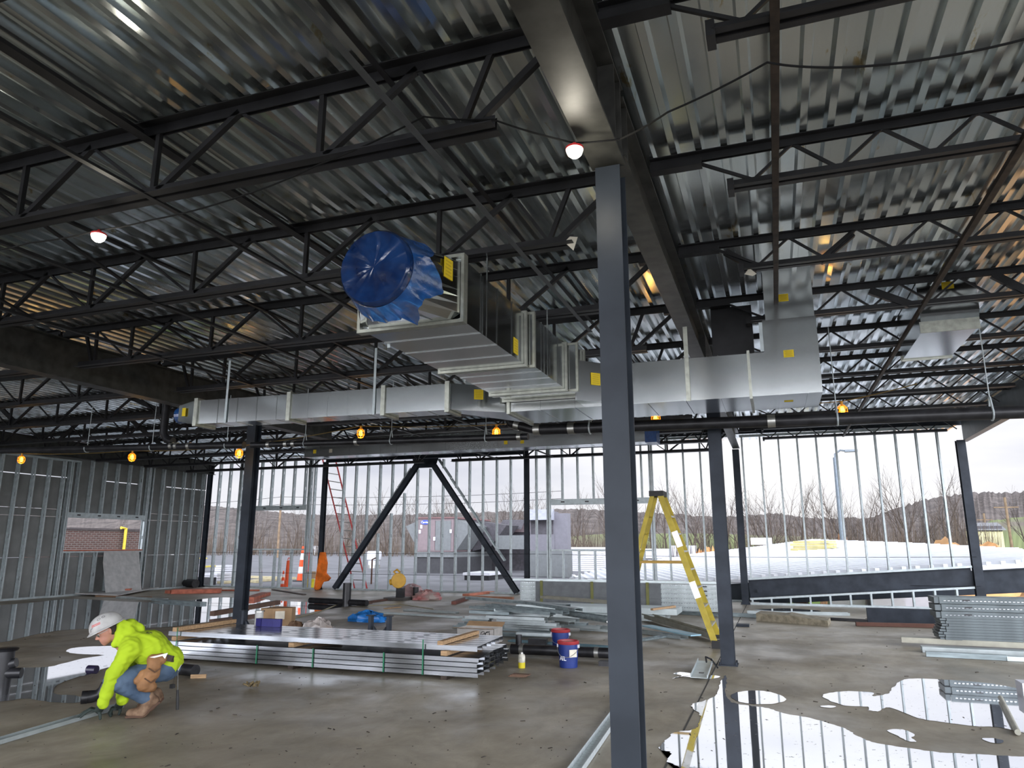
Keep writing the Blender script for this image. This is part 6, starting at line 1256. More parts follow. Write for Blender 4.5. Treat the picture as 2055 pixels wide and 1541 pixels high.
# cones and drums
ORG = mat('orange plastic', (0.85, 0.10, 0.02), 0.5, 0, 0.05); RFW = mat('white reflective band', (0.8, 0.8, 0.8), 0.5)
q = gz(578, 1178); q = Vector((q.x, 23.75, ZR)); q.x = W(578, 1150, 23.75).x; o = thing('delineator_post', 'orange delineator post with ring handle outside the first opening', 'traffic post', q)
MB().lathe([(0.13, 0), (0.15, 0.02), (0.15, 0.12), (0.12, 0.16), (0.12, 0.3), (0.10, 0.32), (0.09, 0.7), (0.075, 1.02)], q, 20).build('post', ORG, o, True); MB().tube([q + Vector((0.045 * math.sin(t_), 0, 1.07 - 0.06 * math.cos(t_))) for t_ in [i * math.pi / 7 for i in range(15)]], 0.014, 6).build('ring_handle', ORG, o)
def cone_(px, py, h_, r_, yy, label):
    q = W(px, py, yy); q.z = ZR; o = thing('traffic_cone', label, 'traffic cone', q)
    MB().box(q.x - r_, q.x + r_, q.y - r_, q.y + r_, ZR, ZR + 0.04).build('rubber_base', RUBBER, o)
    for k in range(5):
        z0, z1 = h_ * k / 5, h_ * (k + 1) / 5; f_ = lambda z_: r_ * 0.75 * (1 - 0.72 * z_ / h_); MB().lathe([(f_(z0), 0.04 + z0), (f_(z1), 0.04 + z1)], q, 18).build('white_band' if k in (1, 3) else 'orange_section', RFW if k in (1, 3) else ORG, o, True)
cone_(605, 1158, 1.5, 0.27, 28.5, 'tall orange cone with white bands outside beside the window jamb'); cone_(345, 1125, 1.2, 0.3, 38, 'distant orange and white cone near the left corner')
cone_(567, 1178, 0.6, 0.12, 23.9, 'small orange cone left of the orange delineator post')
q = W(618, 1130, 26); o = MB().bar((q.x, 26, ZR), (q.x + 0.02, 26, 1.25), 0.10).build('red_post', mat('red post', (0.75, 0.05, 0.05), 0.5)); tag(o, 'thin red post outside right of the banded cone', 'post')
q = W(623, 1170, 24.6); q.z = ZR; o = thing('bucket', 'yellow bucket holding cardboard outside left of the safety vest', 'bucket', q); MB().lathe([(0.14, 0), (0.16, 0.32)], q, 18).build('body', mat('yellow bucket', (0.75, 0.62, 0.03), 0.5), o, True); MB().box(q.x - 0.15, q.x + 0.14, q.y - 0.12, q.y + 0.12, 0.29, 0.55).build('cardboard', CARD, o)
# roof vents
for px, py, r_, h_, lab in ((633, 1112, 0.55, 1.3, 'white capped roof vent beyond the banded cone'), (750, 1140, 0.5, 1.15, 'white round roof vent behind the left leg of the brace')):
    q = gz(px, py); o = thing('roof_vent', lab, 'roof vent', q); k = 1.0; MB().lathe([(r_ * 0.8, 0), (r_ * 0.8, h_ * 0.45), (r_, h_ * 0.5), (r_, h_ * 0.92), (r_ * 0.9, h_)], q, 20).build('cap', WHITE, o, True); MB().lathe([(r_ * 0.85, 0.0), (r_ * 0.85, h_ * 0.2)], q, 20).build('curb', ALU, o, True)
q = gz(745, 1172); o = MB().tube([(q.x, q.y, ZR), (q.x, q.y, 0.95), (q.x + 0.25, q.y, 1.05)], 0.035, 8).build('gas_pipe', mat('rusty pipe', (0.10, 0.05, 0.035), 0.8)); tag(o, 'rusty upright pipe with valve behind the brace leg', 'pipe')
# red extension ladder outside the wall
RED = mat('red fibreglass rail', (0.50, 0.05, 0.05), 0.5)
yl = 23.9; a0, a1 = W(686, 1168, yl), W(642, 900, yl); b0, b1 = W(711, 1176, yl), W(669, 905, yl)
for v in (a0, b0): v.z = ZR + 0.0; v.y = yl + 0.9
o = thing('extension_ladder', 'red extension ladder leaning outside the back wall', 'ladder', (a0.x, yl, ZR))
MB().bar(a0, a1, 0.09, 0.05).build('rail', RED, o); MB().bar(b0, b1, 0.09, 0.05).build('rail', RED, o)
for k in range(1, 17): t_ = k / 17; MB().rod(a0.lerp(a1, t_), b0.lerp(b1, t_), 0.02, 6).build('rung', ALU, o)
# rooftop unit with logo
RT = mat('pinkish grey unit paint', (0.20, 0.155, 0.165), 0.6, 0, 0.06); RT2 = mat('grey unit paint', (0.15, 0.16, 0.165), 0.6, 0, 0.08); RTD = mat('dark unit panel', (0.07, 0.065, 0.075), 0.7, 0, 0.2)
UY = 38.5
def uq(px, py, y=UY): return W(px, py, y)
p0, p1 = uq(838, 1105), uq(910, 1040); zc0, zc1 = uq(870, 1145).z, uq(870, 1118).z
o = thing('rooftop_unit', 'pinkish rooftop air unit with blue oval logo outside the back wall', 'air conditioning unit', ((p0.x + p1.x) / 2, UY, ZR))
MB().box(p0.x - 0.25, p1.x + 0.25, UY + 0.1, UY + 5.5, ZR, zc1).build('roof_curb', mat('black curb', (0.045, 0.045, 0.05), 0.7), o); MB().box(p0.x - 0.15, p1.x + 0.2, UY - 0.02, UY + 5.5, zc1, uq(870, 1108).z).build('base_rail', RT2, o)
zt = p1.z; zb = uq(870, 1107).z
MB().box(p0.x, p1.x, UY, UY + 5.5, zb, zt).build('cabinet', RT, o)
for x0, x1, mt in ((841, 862, RT), (864, 873, RT), (874, 884, RT2), (885, 905, RT2)): MB().box(uq(x0, 1080).x, uq(x1, 1080).x, UY - 0.03, UY - 0.002, zb + 0.08, zt - 0.12).build('access_door', mt, o)
MB().box(p0.x - 0.05, p1.x + 0.1, UY - 0.1, UY + 5.6, zt, zt + 0.08).build('roof_lip', mat('rusty lip', (0.18, 0.10, 0.10), 0.8), o)
for side, xx, sx in (('l', p0.x, -1), ('r', p1.x + 0.02, 1)):
    L = 0.95 if sx < 0 else 1.1; m = MB(); m.prism([(xx, UY + 0.25, zt - 0.05), (xx + sx * L, UY + 0.25, zt - 0.42), (xx + sx * 0.10, UY + 0.25, zb + 0.1), (xx, UY + 0.25, zb + 0.1)], (0, 2.2, 0), (0, 0, 0)); m.build('intake_hood', RT2, o)
m = MB(); m.prism([(p1.x + 0.1, UY + 2.6, zt - 0.05), (p1.x + 2.3, UY + 2.6, zt - 0.35), (p1.x + 1.3, UY + 2.6, zb + 0.3), (p1.x + 0.1, UY + 2.6, zb)], (0, 2.2, 0), (0, 0, 0)); m.build('intake_hood', RTD, o)
lc = uq(853.5, 1048, UY - 0.05); m = MB(); m.lathe([(0.001, 0), (0.30, 0.0), (0.30, 0.02), (0.001, 0.02)], (0, 0, 0), 28, (0, -1, 0)); lo = m.build('logo_oval', mat('logo blue', (0.01, 0.05, 0.45), 0.4), None); lo.parent = o; lo.location = lc - o.location; lo.scale = (1, 1, 0.42)
text_mesh('Carrier', 0.17, (lc.x, lc.y - 0.03, lc.z), face_rot((0, -1)), WP, 'logo_lettering', o, bold=True)
for px, py in ((846, 1057), (843, 1067), (872, 1081), (905, 1066)): q = uq(px, py, UY - 0.03); MB().box(q.x - 0.06, q.x + 0.06, UY - 0.08, UY - 0.03, q.z - 0.1, q.z + 0.1).build('switch_box', WHITE, o)
# long unit and ducts behind
U2 = 44; a, b_ = uq(975, 1052, U2), uq(1052, 1040, U2)
o = thing('rooftop_unit', 'long pinkish rooftop unit with slatted hood behind the right brace leg', 'air conditioning unit', (a.x, U2, ZR)); MB().box(a.x - 2.2, b_.x, U2, U2 + 3, uq(1000, 1068, U2).z, a.z + 0.1).build('cabinet', RT, o)
m = MB(); q0, q1, q2, q3 = uq(1008, 1046, U2 - 0.1), uq(1052, 1046, U2 - 0.1), uq(1046, 1062, U2 - 0.8), uq(998, 1062, U2 - 0.8); m.prism([q0, q1, q2, q3], (0, 0.15, 0.1), (0, 0, 0)); m.build('slatted_hood', RTD, o); MB().box(a.x - 2.0, b_.x + 0.3, U2 + 0.3, U2 + 3, ZR, uq(1000, 1068, U2).z).build('leg_frame', RTD, o)
a, b_ = uq(1000, 1102, 41), uq(1062, 1074, 41); o = MB().box(a.x, b_.x + 0.3, 41, 42.5, a.z, b_.z).build('roof_duct', RT2); tag(o, 'grey rooftop duct box left of the dark brace column', 'air duct'); o.location.z = 0
U3 = 36; a, b_ = uq(1064, 1105, U3), uq(1112, 1022, U3); o = thing('rooftop_unit', 'tall lilac rooftop unit with louvred hood seen right of the brace column', 'air conditioning unit', (a.x, U3, ZR))
UL = mat('lilac unit paint', (0.17, 0.165, 0.19), 0.6, 0, 0.06)
MB().box(a.x, b_.x, U3, U3 + 0.8, a.z, b_.z - 0.1).build('cabinet', UL, o); MB().box(b_.x, uq(1138, 1050, U3).x, U3 + 0.05, U3 + 0.7, a.z, b_.z - 0.2).build('control_cabinet', UL, o); MB().box(a.x, uq(1138, 1050, U3).x, U3 - 0.05, U3 + 0.9, ZR, a.z).build('base_rail', RT2, o)
m = MB(); m.hexa([(a.x - 0.05, U3 - 0.7, uq(1080, 1044, U3).z), (b_.x, U3 - 0.7, uq(1080, 1044, U3).z), (b_.x, U3, uq(1080, 1044, U3).z), (a.x - 0.05, U3, uq(1080, 1044, U3).z), (a.x - 0.05, U3 - 0.15, b_.z), (b_.x, U3 - 0.15, b_.z), (b_.x, U3, b_.z), (a.x - 0.05, U3, b_.z)]); m.build('rain_hood', mat('pale unit hood', (0.32, 0.33, 0.38), 0.5), o)
MB().box(a.x + 0.05, b_.x - 0.05, U3 - 0.02, U3 - 0.002, uq(1080, 1072, U3).z, uq(1080, 1045, U3).z).build('intake_opening', RTD, o)
# small outside things
q = gz(940, 1136); o = MB().rod(gz(923, 1142) + Vector((0, 0, 0.25)), gz(962, 1128) + Vector((0, 0, 0.5)), 0.24, 16).build('cardboard_tube', CARD, None, True); tag(o, 'big cardboard tube lying by the rooftop unit', 'tube')
q = gz(953, 1136); o = thing('stepladder', 'small red stepladder standing by the green bag outside', 'ladder', q)
for dx, dy in ((-0.35, -0.3), (-0.2, 0.4), (0.35, -0.3), (0.2, 0.4)): MB().bar((q.x + dx, q.y + dy, ZR), (q.x + dx * 0.25, q.y + dy * 0.2, 1.1), 0.07).build('rail', mat('faded red rail', (0.5, 0.16, 0.15), 0.6), o)
MB().box(q.x - 0.15, q.x + 0.15, q.y - 0.15, q.y + 0.15, 1.1, 1.16).build('top_cap', RED, o)
def blob3(c, rx, ry, rz, label, name, mt, cat, seed):
    rnd = random.Random(seed); m = MB(); n_, r_ = 18, 7; vs = []
    for j in range(r_ + 1):
        ph = math.pi / 2 * j / r_
        for i in range(n_): t_ = 2 * math.pi * i / n_; k = 1 + rnd.uniform(-0.1, 0.1); vs.append((c.x + math.cos(t_) * rx * math.cos(ph) * k, c.y + math.sin(t_) * ry * math.cos(ph) * k, c.z + rz * math.sin(ph) * (1 + rnd.uniform(-0.08, 0.08))))
    m.add(vs, [(j * n_ + i, j * n_ + (i + 1) % n_, (j + 1) * n_ + (i + 1) % n_, (j + 1) * n_ + i) for j in range(r_) for i in range(n_)]); return tag(m.build(name, mt, None, True), label, cat)
blob3(gz(980, 1136), 0.85, 0.8, 1.0, 'green bulging bag outside beside the small red stepladder', 'tarp_bag', mat('green bag', (0.05, 0.26, 0.17), 0.6, 0, 0.25, 2, bump=0.4), 'bag', 8)
a, b_ = gz(932, 1164), gz(1003, 1162); b_.y = a.y; o = thing('skylight', 'low white topped skylight curb on the roof near the brace foot', 'skylight', (a.x, a.y, ZR)); MB().box(a.x, b_.x, a.y, a.y + 2, ZR, ZR + 0.22).build('curb', BLACK, o); MB().box(a.x - 0.06, b_.x + 0.06, a.y - 0.06, a.y + 2.06, ZR + 0.22, ZR + 0.34).build('lid', WHITE, o)
m = MB(); c0, c1 = gz(1085, 1141), gz(1138, 1132); m.tube([c0 + Vector((0, 0, 0.3)), c0.lerp(c1, 0.4) + Vector((0, 0, 0.33)), c1 + Vector((0, 0, 0.28))], [0.3, 0.27, 0.3], 14); tag(m.build('plastic_roll', WHITE, None, True), 'white plastic wrapped roll lying outside below the lilac unit', 'plastic roll')
# white ribbed roof ahead right
A_ = Vector((-0.7, 23.5, 0.60)); B_ = Vector((5.0, 23.5, 1.03)); Cc = W(1630, 1083, 60)
pn = (B_ - A_).cross(Cc - A_).normalized(); pz_ = lambda x, y: A_.z - (pn.x * (x - A_.x) + pn.y * (y - A_.y)) / pn.z
WR = mat("white coated roof deck", (0.80, 0.81, 0.84), 0.45, 0, 0.05, 1)
poly = [(-8.4, 30.6), (-5.2, 23.9), (6.2, 23.4), (7.2, 26.5), (7.7, 29.5), (6.0, 41), (2.5, 60), (-1.3, 52), (-4.7, 47), (-7.8, 38.5)]
m = MB(); m.prism([(x, y, pz_(x, y) - 0.35) for x, y in poly], (0, 0, 0.33), (0, 0, 0))
dirv = Vector((2.8, -8.3)).normalized(); nrm = Vector((-dirv.y, dirv.x))
lo_ = min(Vector(p_).dot(nrm) for p_ in poly); hi_ = max(Vector(p_).dot(nrm) for p_ in poly); s_ = lo_ + 0.2
while s_ < hi_:
    hits = []
    for i in range(len(poly)):
        p_, q_ = Vector(poly[i]), Vector(poly[(i + 1) % len(poly)]); dp_, dq_ = p_.dot(nrm) - s_, q_.dot(nrm) - s_
        if dp_ * dq_ < 0: hits.append(p_.lerp(q_, dp_ / (dp_ - dq_)))
    if len(hits) >= 2:
        h0, h1 = hits[0], hits[1]; a = Vector((h0.x, h0.y, pz_(*h0) + 0.012)); b_ = Vector((h1.x, h1.y, pz_(*h1) + 0.012)); m.bar(a, b_, 0.12, 0.11)
    s_ += 0.32
struct(m.build('neighbouring_white_roof', WR))
m = MB(); edge = [(-5.2, 23.88), (6.25, 23.38)]
o = MB().wbeam((-5.1, 23.75, pz_(-5.1, 23.8) - 0.45), (6.2, 23.28, pz_(6.2, 23.3) - 0.45), 0.2, 0.62).build('edge_beam', STEEL); tag(o, 'dark edge beam of the white ribbed roof behind the raked beam', 'steel beam')
o = thing('roof_truss', 'black truss carrying the white roof at the right picture edge', 'roof truss', (6.5, 24, 1.0))
q0, q1 = W(1962, 1148, 24.5), W(2090, 1116, 24.5); r0, r1 = W(1985, 1158, 24.5), W(2090, 1152, 24.5)
MB().bar(q0, q1, 0.12, 0.10).build('top_chord', JOIST, o); MB().bar(r0, r1, 0.1, 0.09).build('bottom_chord', JOIST, o)
for k in range(6): t_ = k / 6; MB().bar(q0.lerp(q1, t_), r0.lerp(r1, t_ + 0.08), 0.04).build('web_bar', JOIST, o); MB().bar(q0.lerp(q1, t_ + 0.16), r0.lerp(r1, t_ + 0.08), 0.04).build('web_bar', JOIST, o)
q = W(2020, 1128, 24.42); text_mesh('DD', 0.10, (q.x, 24.38, q.z), face_rot((0, -1)), WP, 'painted_letters', o, bold=True)
# things on the white roof
def onr(px, py):
    d = ray(px, py); k = (A_ - E0).dot(pn) / d.dot(pn); return E0 + d * k
LUM = mat('yellowish stacked lumber', (0.52, 0.46, 0.20), 0.8, 0, 0.15, 3)
a, b_ = onr(1590, 1107), onr(1690, 1116); rows = 4
for k in range(rows):
    for j in range(3):
        o = MB().bar((a.x + 0.15 * (k % 2), a.y + 0.3 * j, a.z + 0.10 + 0.125 * k), (b_.x + 0.12 * ((k + j) % 3), a.y + 0.3 * j - 1.2, a.z + 0.12 + 0.125 * k), 0.27, 0.11).build('lumber', LUM); tag(o, 'yellowish board in the lumber stack on the white roof, %s layer, %s from the viewer' % (bundle_rows[k], words[2 - j]), 'lumber', 'boards of the lumber stack on the white roof')
a = onr(1507, 1093); b_ = onr(1549, 1092); o = MB().box(a.x, b_.x, a.y, a.y + 1.5, a.z, W(1520, 1079, a.y).z).build('insulation_bundle', WHITE); tag(o, 'lone white bundle near the far edge of the white roof', 'insulation bundle')
# ground far below, mounds, bundles on grass
GR = mat('spring grass', (0.13, 0.20, 0.03), 0.95, 0, 0.3, 0.6, detail=9); DIRT = mat('orange dirt', (0.50, 0.27, 0.11), 0.95, 0, 0.25, 0.5, detail=9, bump=0.3)
m = MB(); m.add([(-300, -60, -4.2), (400, -60, -4.2), (400, 420, -4.2), (-300, 420, -4.2)], [(0, 1, 2, 3)]); struct(m.build('ground', GR))
m = MB(); m.add([(-90, -60, -4.15), (90, -60, -4.15), (90, -5.2, -4.15), (-90, -5.2, -4.15)], [(0, 1, 2, 3)]); m.add([(5.4, -5.2, -4.15), (90, -5.2, -4.15), (90, 24.4, -4.15), (5.4, 24.4, -4.15)], [(0, 1, 2, 3)]); struct(m.build('added_grey_ground', mat('unseen neutral grey', (0.26, 0.25, 0.23), 0.95, 0, 0.25, 1.5, detail=9)))  # unseen grey ground, added to keep grass green out of the reflections
def mound(px0, px1, ptop, y, d, label, seed, mt=DIRT, zbase=-4.2):
    x0, x1 = W(px0, 1090, y).x, W(px1, 1090, y).x; zt = W((px0 + px1) / 2, ptop, y).z; rnd = random.Random(seed); m = MB(); nx, ny = 40, 8; vs = []
    prof = [rnd.uniform(0.86, 1.0) for _ in range(nx + 1)]
    for j in range(ny + 1):
        for i in range(nx + 1):
            u_, v_ = i / nx, j / ny; hgt = (math.sin(math.pi * u_) ** 0.35) * math.sin(math.pi * v_) ** 0.7 * prof[i] * (1 + rnd.uniform(-0.03, 0.03)); vs.append((x0 + (x1 - x0) * u_, y + d * (v_ - 0.5), zbase + (zt - zbase) * hgt))
    w_ = nx + 1; m.add(vs, [(j * w_ + i, j * w_ + i + 1, (j + 1) * w_ + i + 1, (j + 1) * w_ + i) for j in range(ny) for i in range(nx)]); return tag(m.build('dirt_mound', mt, None, True), label, 'dirt mound')
mound(1640, 1745, 1071, 75, 12, 'reddish dirt mound behind the white roof at the light pole', 1, mat('red brown dirt', (0.30, 0.15, 0.07), 0.95, 0, 0.3, 0.8, bump=0.4))
mound(1755, 2130, 1074, 62, 16, 'broad orange dirt mound on the right beyond the white roof', 2)
mound(1370, 1480, 1092, 80, 8, 'low orange dirt mound seen between stepladder and column', 3)
mound(1975, 2250, 1150, 34, 12, 'orange dirt slope under the truss at the right edge', 4, zbase=-4.2)
m = MB(); m.prism([(5.5, 24.5, -4.19), (60, 24.5, -4.19), (60, 60, -4.19), (5.5, 60, -4.19)], (0, 0, 0.05), (0, 0, 0)); struct(m.build('ground_dirt', DIRT))
for i, (px0, px1, py, yy) in enumerate(((1665, 1735, 1190, 34), (1690, 1790, 1184, 37), (1750, 1815, 1187, 33), (1800, 1870, 1180, 35))):
    a, b_ = W(px0, py, yy), W(px1, py, yy); o = MB().box(a.x, b_.x, yy, yy + 2.2, -4.2, a.z).build('insulation_bundle', WHITE); tag(o, '%s white wrapped bundle on the ground seen under the raked beam' % ('leftmost', 'second', 'third', 'rightmost')[i], 'insulation bundle')
BRK = bpy.data.materials.new('dark brick'); BRK.use_nodes = True; t = BRK.node_tree; p = t.nodes['Principled BSDF']; co = N(t, 'ShaderNodeTexCoord')
bk_ = N(t, 'ShaderNodeTexBrick'); bk_.inputs['Color1'].default_value = (0.06, 0.028, 0.022, 1); bk_.inputs['Color2'].default_value = (0.09, 0.042, 0.032, 1); bk_.inputs['Mortar'].default_value = (0.14, 0.125, 0.115, 1); bk_.inputs['Scale'].default_value = 1.0
bk_.inputs['Brick Width'].default_value = 0.36; bk_.inputs['Row Height'].default_value = 0.12; bk_.inputs['Mortar Size'].default_value = 0.02
q = N(t, 'ShaderNodeMapping'); q.inputs['Rotation'].default_value = (math.pi / 2, 0, math.pi / 2); t.links.new(co.outputs['Object'], q.inputs[0])
cb = N(t, 'ShaderNodeSeparateXYZ'); cc_ = N(t, 'ShaderNodeCombineXYZ'); ad = N(t, 'ShaderNodeMath', operation='ADD'); t.links.new(co.outputs['Object'], cb.inputs[0]); t.links.new(cb.outputs[0], ad.inputs[0]); t.links.new(cb.outputs[1], ad.inputs[1]); t.links.new(ad.outputs[0], cc_.inputs[0]); t.links.new(cb.outputs[2], cc_.inputs[1]); t.links.new(cc_.outputs[0], bk_.inputs[0])
t.links.new(bk_.outputs[0], p.inputs['Base Color']); p.inputs['Roughness'].default_value = 0.9
a, b_ = W(1592, 1200, 25), W(1622, 1200, 25); o = MB().box(a.x, b_.x, 25, 25.6, -4.2, 0.42).build('brick_pier', BRK); tag(o, 'dark brick pier with pale mortar seen under the raked beam', 'brick pier')
o = MB().box(W(1530, 1200, 25).x, W(1548, 1200, 25).x, 25, 25.5, -4.2, 0.5).build('brick_pier', BRK); tag(o, 'narrow brick pier seen at the left end under the raked beam', 'brick pier')
# neighbour brick wall seen through the left window
xb = -39.0; a = V(0, 1063, xb); zt = V(200, 1064, xb).z
o = thing('brick_wall', 'dark brick parapet wall outside the left wall window', 'brick wall', (xb, 30, ZR)); MB().box(xb - 0.4, xb, V(60, 1080, xb).y, V(300, 1080, xb).y, ZR, zt).build('masonry', BRK, o); MB().box(xb - 0.5, xb + 0.1, V(60, 1080, xb).y, V(300, 1080, xb).y, zt, zt + 0.12).build('coping', mat('dark coping', (0.06, 0.05, 0.05), 0.7), o)
q0, q1, q2 = V(249, 1098, xb + 0.3), V(253, 1060, xb + 0.3), V(243, 1059, xb + 0.3); q0.z = ZR; o = MB().tube([q0, q1, q2], 0.09, 8).build('gas_pipe', mat('yellow gas pipe', (0.65, 0.48, 0.04), 0.5)); tag(o, 'yellow gas pipe rising over the brick wall outside the left window', 'pipe')
# light pole, utility poles, wires
PGR = mat('galvanized pole', (0.15, 0.18, 0.21), 0.5, 0.3); PWD = mat('weathered pole wood', (0.20, 0.14, 0.09), 0.9, 0, 0.2, 2)
yy = 58; a, b_ = W(1691, 1088, yy), W(1677, 918, yy); a.x = b_.x = W(1684, 1000, yy).x; a.z = -4.2
o = thing('light_pole', 'tall grey street light pole beyond the white roof', 'light pole', a); MB().rod(a, b_, 0.28, 12, 0.16).build('shaft', PGR, o, True); c = W(1698, 905, yy); MB().tube([b_ - Vector((0, 0, 0.2)), b_ + Vector((0, 0, 0.25)), b_.lerp(c, 0.5) + Vector((0, 0, 0.3)), c], 0.07, 8).build('arm', PGR, o, True); MB().box(c.x - 0.1, c.x + 0.75, c.y - 0.2, c.y + 0.2, c.z - 0.08, c.z + 0.08).build('lamp_head', PGR, o)
def upole(px, ptop, y, label, arms=True, lean=0):
    b_ = W(px, ptop, y); a = Vector((b_.x + lean, y, -4.2)); o = thing('utility_pole', label, 'utility pole', a); MB().rod(a, b_, 0.019 * y ** 0.5, 8, 0.014 * y ** 0.5).build('pole', PWD, o, True)
    if arms: MB().bar((b_.x - 1.3, y, b_.z - 1.2), (b_.x + 1.3, y, b_.z - 1.2), 0.14).build('crossarm', PWD, o)
    return b_
wa = upole(565, 992, 75, 'wooden utility pole outside seen through the first opening', False)
wb = upole(2016, 998, 105, 'wooden utility pole on the hillside at far right')
upole(1974, 1030, 160, 'smaller utility pole left of the far right pole')
c1, c2 = W(345, 1012, 75), W(1130, 985, 85)
for k, dz in enumerate((0, -0.9)):
    pts = sag([c1 + Vector((0, 0, dz)), wa + Vector((0, 0, dz - 0.3)), c2 + Vector((0, 0, dz))], 0.01); o = MB().tube(pts, 0.025, 4).build('power_line', BLACK); tag(o, '%s power line crossing the sky behind the back wall' % ('upper', 'lower')[k], 'power line')
# hills
random.seed(21)
def hill(prof, y0, y1, mt, nm, zb=-4.2, jit=0.5, nsub=6, seed=1):
    rnd = random.Random(seed); pts = []
    for (p0_, q0_), (p1_, q1_) in zip(prof[:-1], prof[1:]):
        n_ = max(2, int((p1_ - p0_) / nsub))
        for k in range(n_): t_ = k / n_; v = W(p0_ + (p1_ - p0_) * t_, q0_ + (q1_ - q0_) * t_, y1); v.z += rnd.uniform(-jit, jit) * 1.0; pts.append(v)
    m = MB(); R_ = 7; vs = []
    for j in range(R_ + 1):
        f_ = j / R_
        for v in pts: vs.append((v.x * (y0 + (y1 - y0) * f_) / y1, y0 + (y1 - y0) * f_, zb + (v.z - zb) * math.sin(f_ * math.pi / 2) ** 1.2 + (rnd.uniform(-jit, jit) * 0.6 if 0 < j < R_ else 0)))
    w_ = len(pts); m.add(vs, [(j * w_ + i, j * w_ + i + 1, (j + 1) * w_ + i + 1, (j + 1) * w_ + i) for j in range(R_) for i in range(w_ - 1)]); o = m.build(nm, mt); return struct(o)
HL = mat('bare wooded hillside', (0.075, 0.062, 0.058), 1.0, 0, 0, 0.25, col2=(0.15, 0.125, 0.115), detail=12, bump=0.6); HG = mat('hillside field', (0.17, 0.20, 0.08), 1.0, 0, 0, 0.02, col2=(0.16, 0.13, 0.11), detail=10, stops=(0.45, 0.6))
hill([(-900, 1000), (-300, 1010), (120, 1022), (340, 1018), (420, 1016), (480, 1022), (620, 1034), (800, 1034), (1000, 1028), (1150, 1022), (1300, 1030), (1450, 1038), (1560, 1030), (1620, 1040), (1750, 1040), (1850, 1030)], 170, 300, HL, 'hills', jit=0.35, seed=3, nsub=4)
hill([(1640, 1060), (1740, 1042), (1800, 1022), (1850, 1006), (1900, 997), (1960, 992), (2055, 990), (2300, 985), (2900, 990)], 200, 380, HL, 'hills', jit=0.5, seed=4, nsub=4)
hill([(1940, 1062), (1990, 1045), (2040, 1038), (2120, 1035), (2500, 1040)], 150, 250, HG, 'hills', jit=0.2, seed=5); hill([(1100, 1080), (1200, 1072), (1400, 1070), (1600, 1076), (1700, 1082)], 120, 160, HG, 'hills', jit=0.1, seed=6)
a, b_ = W(1962, 1074, 140), W(2012, 1064, 140); o = thing('house', 'low pale yellow building beyond the dirt mound at far right', 'building', (a.x, 140, -4.2)); MB().box(a.x, b_.x, 140, 148, -4.2, b_.z).build('walls', mat('pale yellow siding', (0.55, 0.50, 0.30), 0.8), o); MB().prism([(a.x - 0.4, 139.5, b_.z), (b_.x + 0.4, 139.5, b_.z), (b_.x + 0.4, 144, b_.z + 1.2), (a.x - 0.4, 144, b_.z + 1.2)], (0, 0, 0.15), (0, 0, 0)).build('roof', mat('grey shingles', (0.2, 0.2, 0.21), 0.9), o)
for k in range(6): x = a.x + (b_.x - a.x) * (k + 0.5) / 6; MB().box(x - 0.25, x + 0.25, 139.9, 139.99, a.z + 0.6, a.z + 1.5).build('window', RTD, o)
# bare trees
BARK = mat('bare bark', (0.075, 0.058, 0.05), 1.0, 0, 0.25, 3)
def tree_mesh(seed, H=12.0, spread=0.5):
    rnd = random.Random(seed); m = MB()
    def limb(p_, d, L, r_, lv):
        if lv > 6 or r_ < 0.005: return
        n_ = 3 if lv < 2 else 2; q_ = p_; r0_ = r_
        for k in range(n_):
            d = (d + Vector((rnd.uniform(-.16, .16), rnd.uniform(-.16, .16), rnd.uniform(-.04, .14)))).normalized(); e_ = q_ + d * (L / n_); r1_ = r_ * (1 - 0.35 * (k + 1) / n_); m.rod(q_, e_, r0_, 5 if lv < 2 else 3, r1_, caps=False); q_ = e_; r0_ = r1_
            if lv > 0 or k > 0:
                for _ in range(1 if lv < 2 else (2 if lv < 5 else 1)):
                    a_ = rnd.uniform(0, 2 * math.pi); s_ = spread * rnd.uniform(0.7, 1.3); nd = (d + Vector((math.cos(a_), math.sin(a_), rnd.uniform(0, .35))) * s_).normalized(); limb(q_, nd, L * rnd.uniform(0.52, 0.75), r1_ * 0.55, lv + 1)
        limb(q_, (d + Vector((rnd.uniform(-.3, .3), rnd.uniform(-.3, .3), .1))).normalized(), L * 0.72, r1_ * 0.75, lv + 1)
    limb(Vector((0, 0, 0)), Vector((0, 0, 1)), H * 0.30, H * 0.014, 0); return m
TM = [tree_mesh(s_, 12, sp_).build('bare_tree', BARK).data for s_, sp_ in ((1, .55), (2, .7), (3, .45), (4, .6), (5, .8))]
for o in [o for o in bpy.data.objects if o.name.startswith('bare_tree')]: bpy.data.objects.remove(o)
TH = [max(v.co.z for v in me.vertices) for me in TM]
spots = [(520, 1000), (600, 1000), (670, 985), (700, 992), (740, 982), (790, 960), (820, 985), (848, 990), (870, 982), (900, 985), (940, 978), (1005, 980), (1040, 968), (1050, 975), (1085, 990), (1115, 985), (1150, 980), (1180, 985), (1215, 985), (1240, 975), (1275, 940), (1300, 975), (1340, 955), (1365, 965), (1395, 965), (1420, 958), (1445, 975), (1480, 970), (1512, 945), (1530, 962), (1560, 975), (1590, 950), (1625, 975), (1640, 962), (1665, 965), (1700, 962), (1725, 970), (1745, 965), (1775, 975), (1800, 935), (1825, 940), (1870, 935), (1895, 945), (1915, 975), (2040, 975), (150, 1035), (230, 1030)]
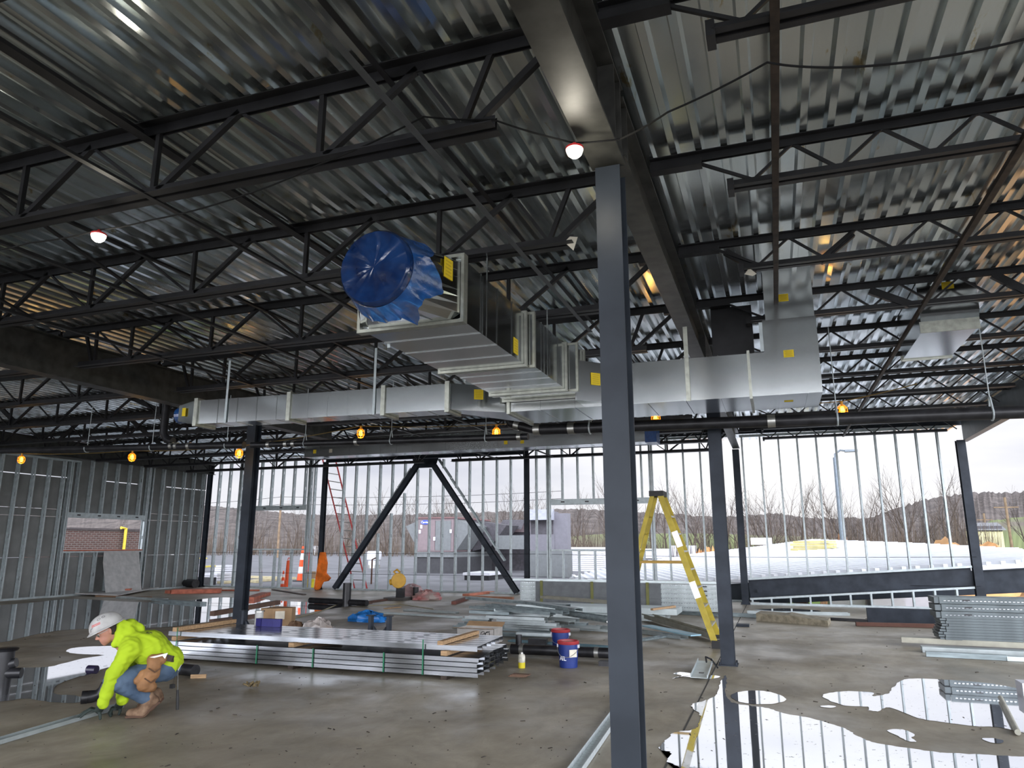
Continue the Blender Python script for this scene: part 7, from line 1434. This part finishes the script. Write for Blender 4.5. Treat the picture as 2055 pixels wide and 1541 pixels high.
for i, (px, py) in enumerate(spots):
    y = 92 + (i * 37 % 23); v = W(px, py, y); me = TM[i * 7 % 5]; o = bpy.data.objects.new('bare_tree', me); C.objects.link(o); o.location = (v.x, y, -4.2); s_ = (v.z + 4.2) / TH[i * 7 % 5]; o.scale = (s_, s_, s_); o.rotation_euler = (0, 0, i * 1.3)
    tag(o, 'leafless tree on the horizon', 'tree', 'leafless trees on the horizon')
# dense bare brush below the trees
m = MB(); rnd = random.Random(9)
for k in range(5200):
    px = rnd.uniform(300, 2000); y = rnd.uniform(84, 112); x = W(px, 1090, y).x; h_ = rnd.uniform(2.0, 7.0) * (1.0 if px < 1250 or px > 1400 else 0.9); a_ = rnd.uniform(-.25, .25)
    p_ = Vector((x, y, -4.2 + rnd.uniform(0, 3.2))); q_ = p_ + Vector((a_ * h_ * 0.5, rnd.uniform(-.3, .3), h_)); m.rod(p_, q_, 0.045, 3, 0.01, caps=False)
    if k % 2: m.rod(p_.lerp(q_, 0.5), p_.lerp(q_, 0.5) + Vector((rnd.uniform(-1, 1), 0, rnd.uniform(.6, 1.6))), 0.02, 3, 0.006, caps=False)
tag(m.build('bare_brush', mat('brown brush', (0.11, 0.083, 0.062), 1.0, 0, 0.3, 0.3)), 'dense leafless brush under the trees on the horizon', 'brush', kind='stuff')
# ================================================================ give repeats their own labels
ORD = words + ['fourteenth', 'fifteenth', 'sixteenth', 'seventeenth', 'eighteenth', 'nineteenth', 'twentieth'] + ['%s-%s' % (a, b_) for a in ('twenty', 'thirty', 'forty') for b_ in words[:9]]
ORD = words + ['fourteenth', 'fifteenth', 'sixteenth', 'seventeenth', 'eighteenth', 'nineteenth', 'twentieth'] + ['twenty-' + w for w in words[:9]] + ['thirtieth'] + ['thirty-' + w for w in words[:9]] + ['fortieth'] + ['forty-' + w for w in words[:9]]
def scrx(o):
    c = RW.transposed() @ (Vector(o.location) - E0) if o.location.length > 0 else Vector((0, 0, 1)); return CX + FPX * c.x / max(c.z, 0.1)
byg = {}
for o in bpy.data.objects:
    if o.parent is None and 'group' in o.keys() and o.get('category') in ('metal stud', 'tree', 'metal track'): byg.setdefault((o['group'], o['label']), []).append(o)
for (g, lab), L in byg.items():
    if len(L) < 2: continue
    if g.startswith('slanted'):
        for o in L: o['_x'] = min((o.matrix_world @ Vector(c))[0] for c in o.bound_box)
        L.sort(key=lambda o: o['_x']); 
        for o in L: del o['_x']
    else: L.sort(key=scrx)
    for i, o in enumerate(L): o['label'] = '%s from the left of the %s' % (ORD[i], g)
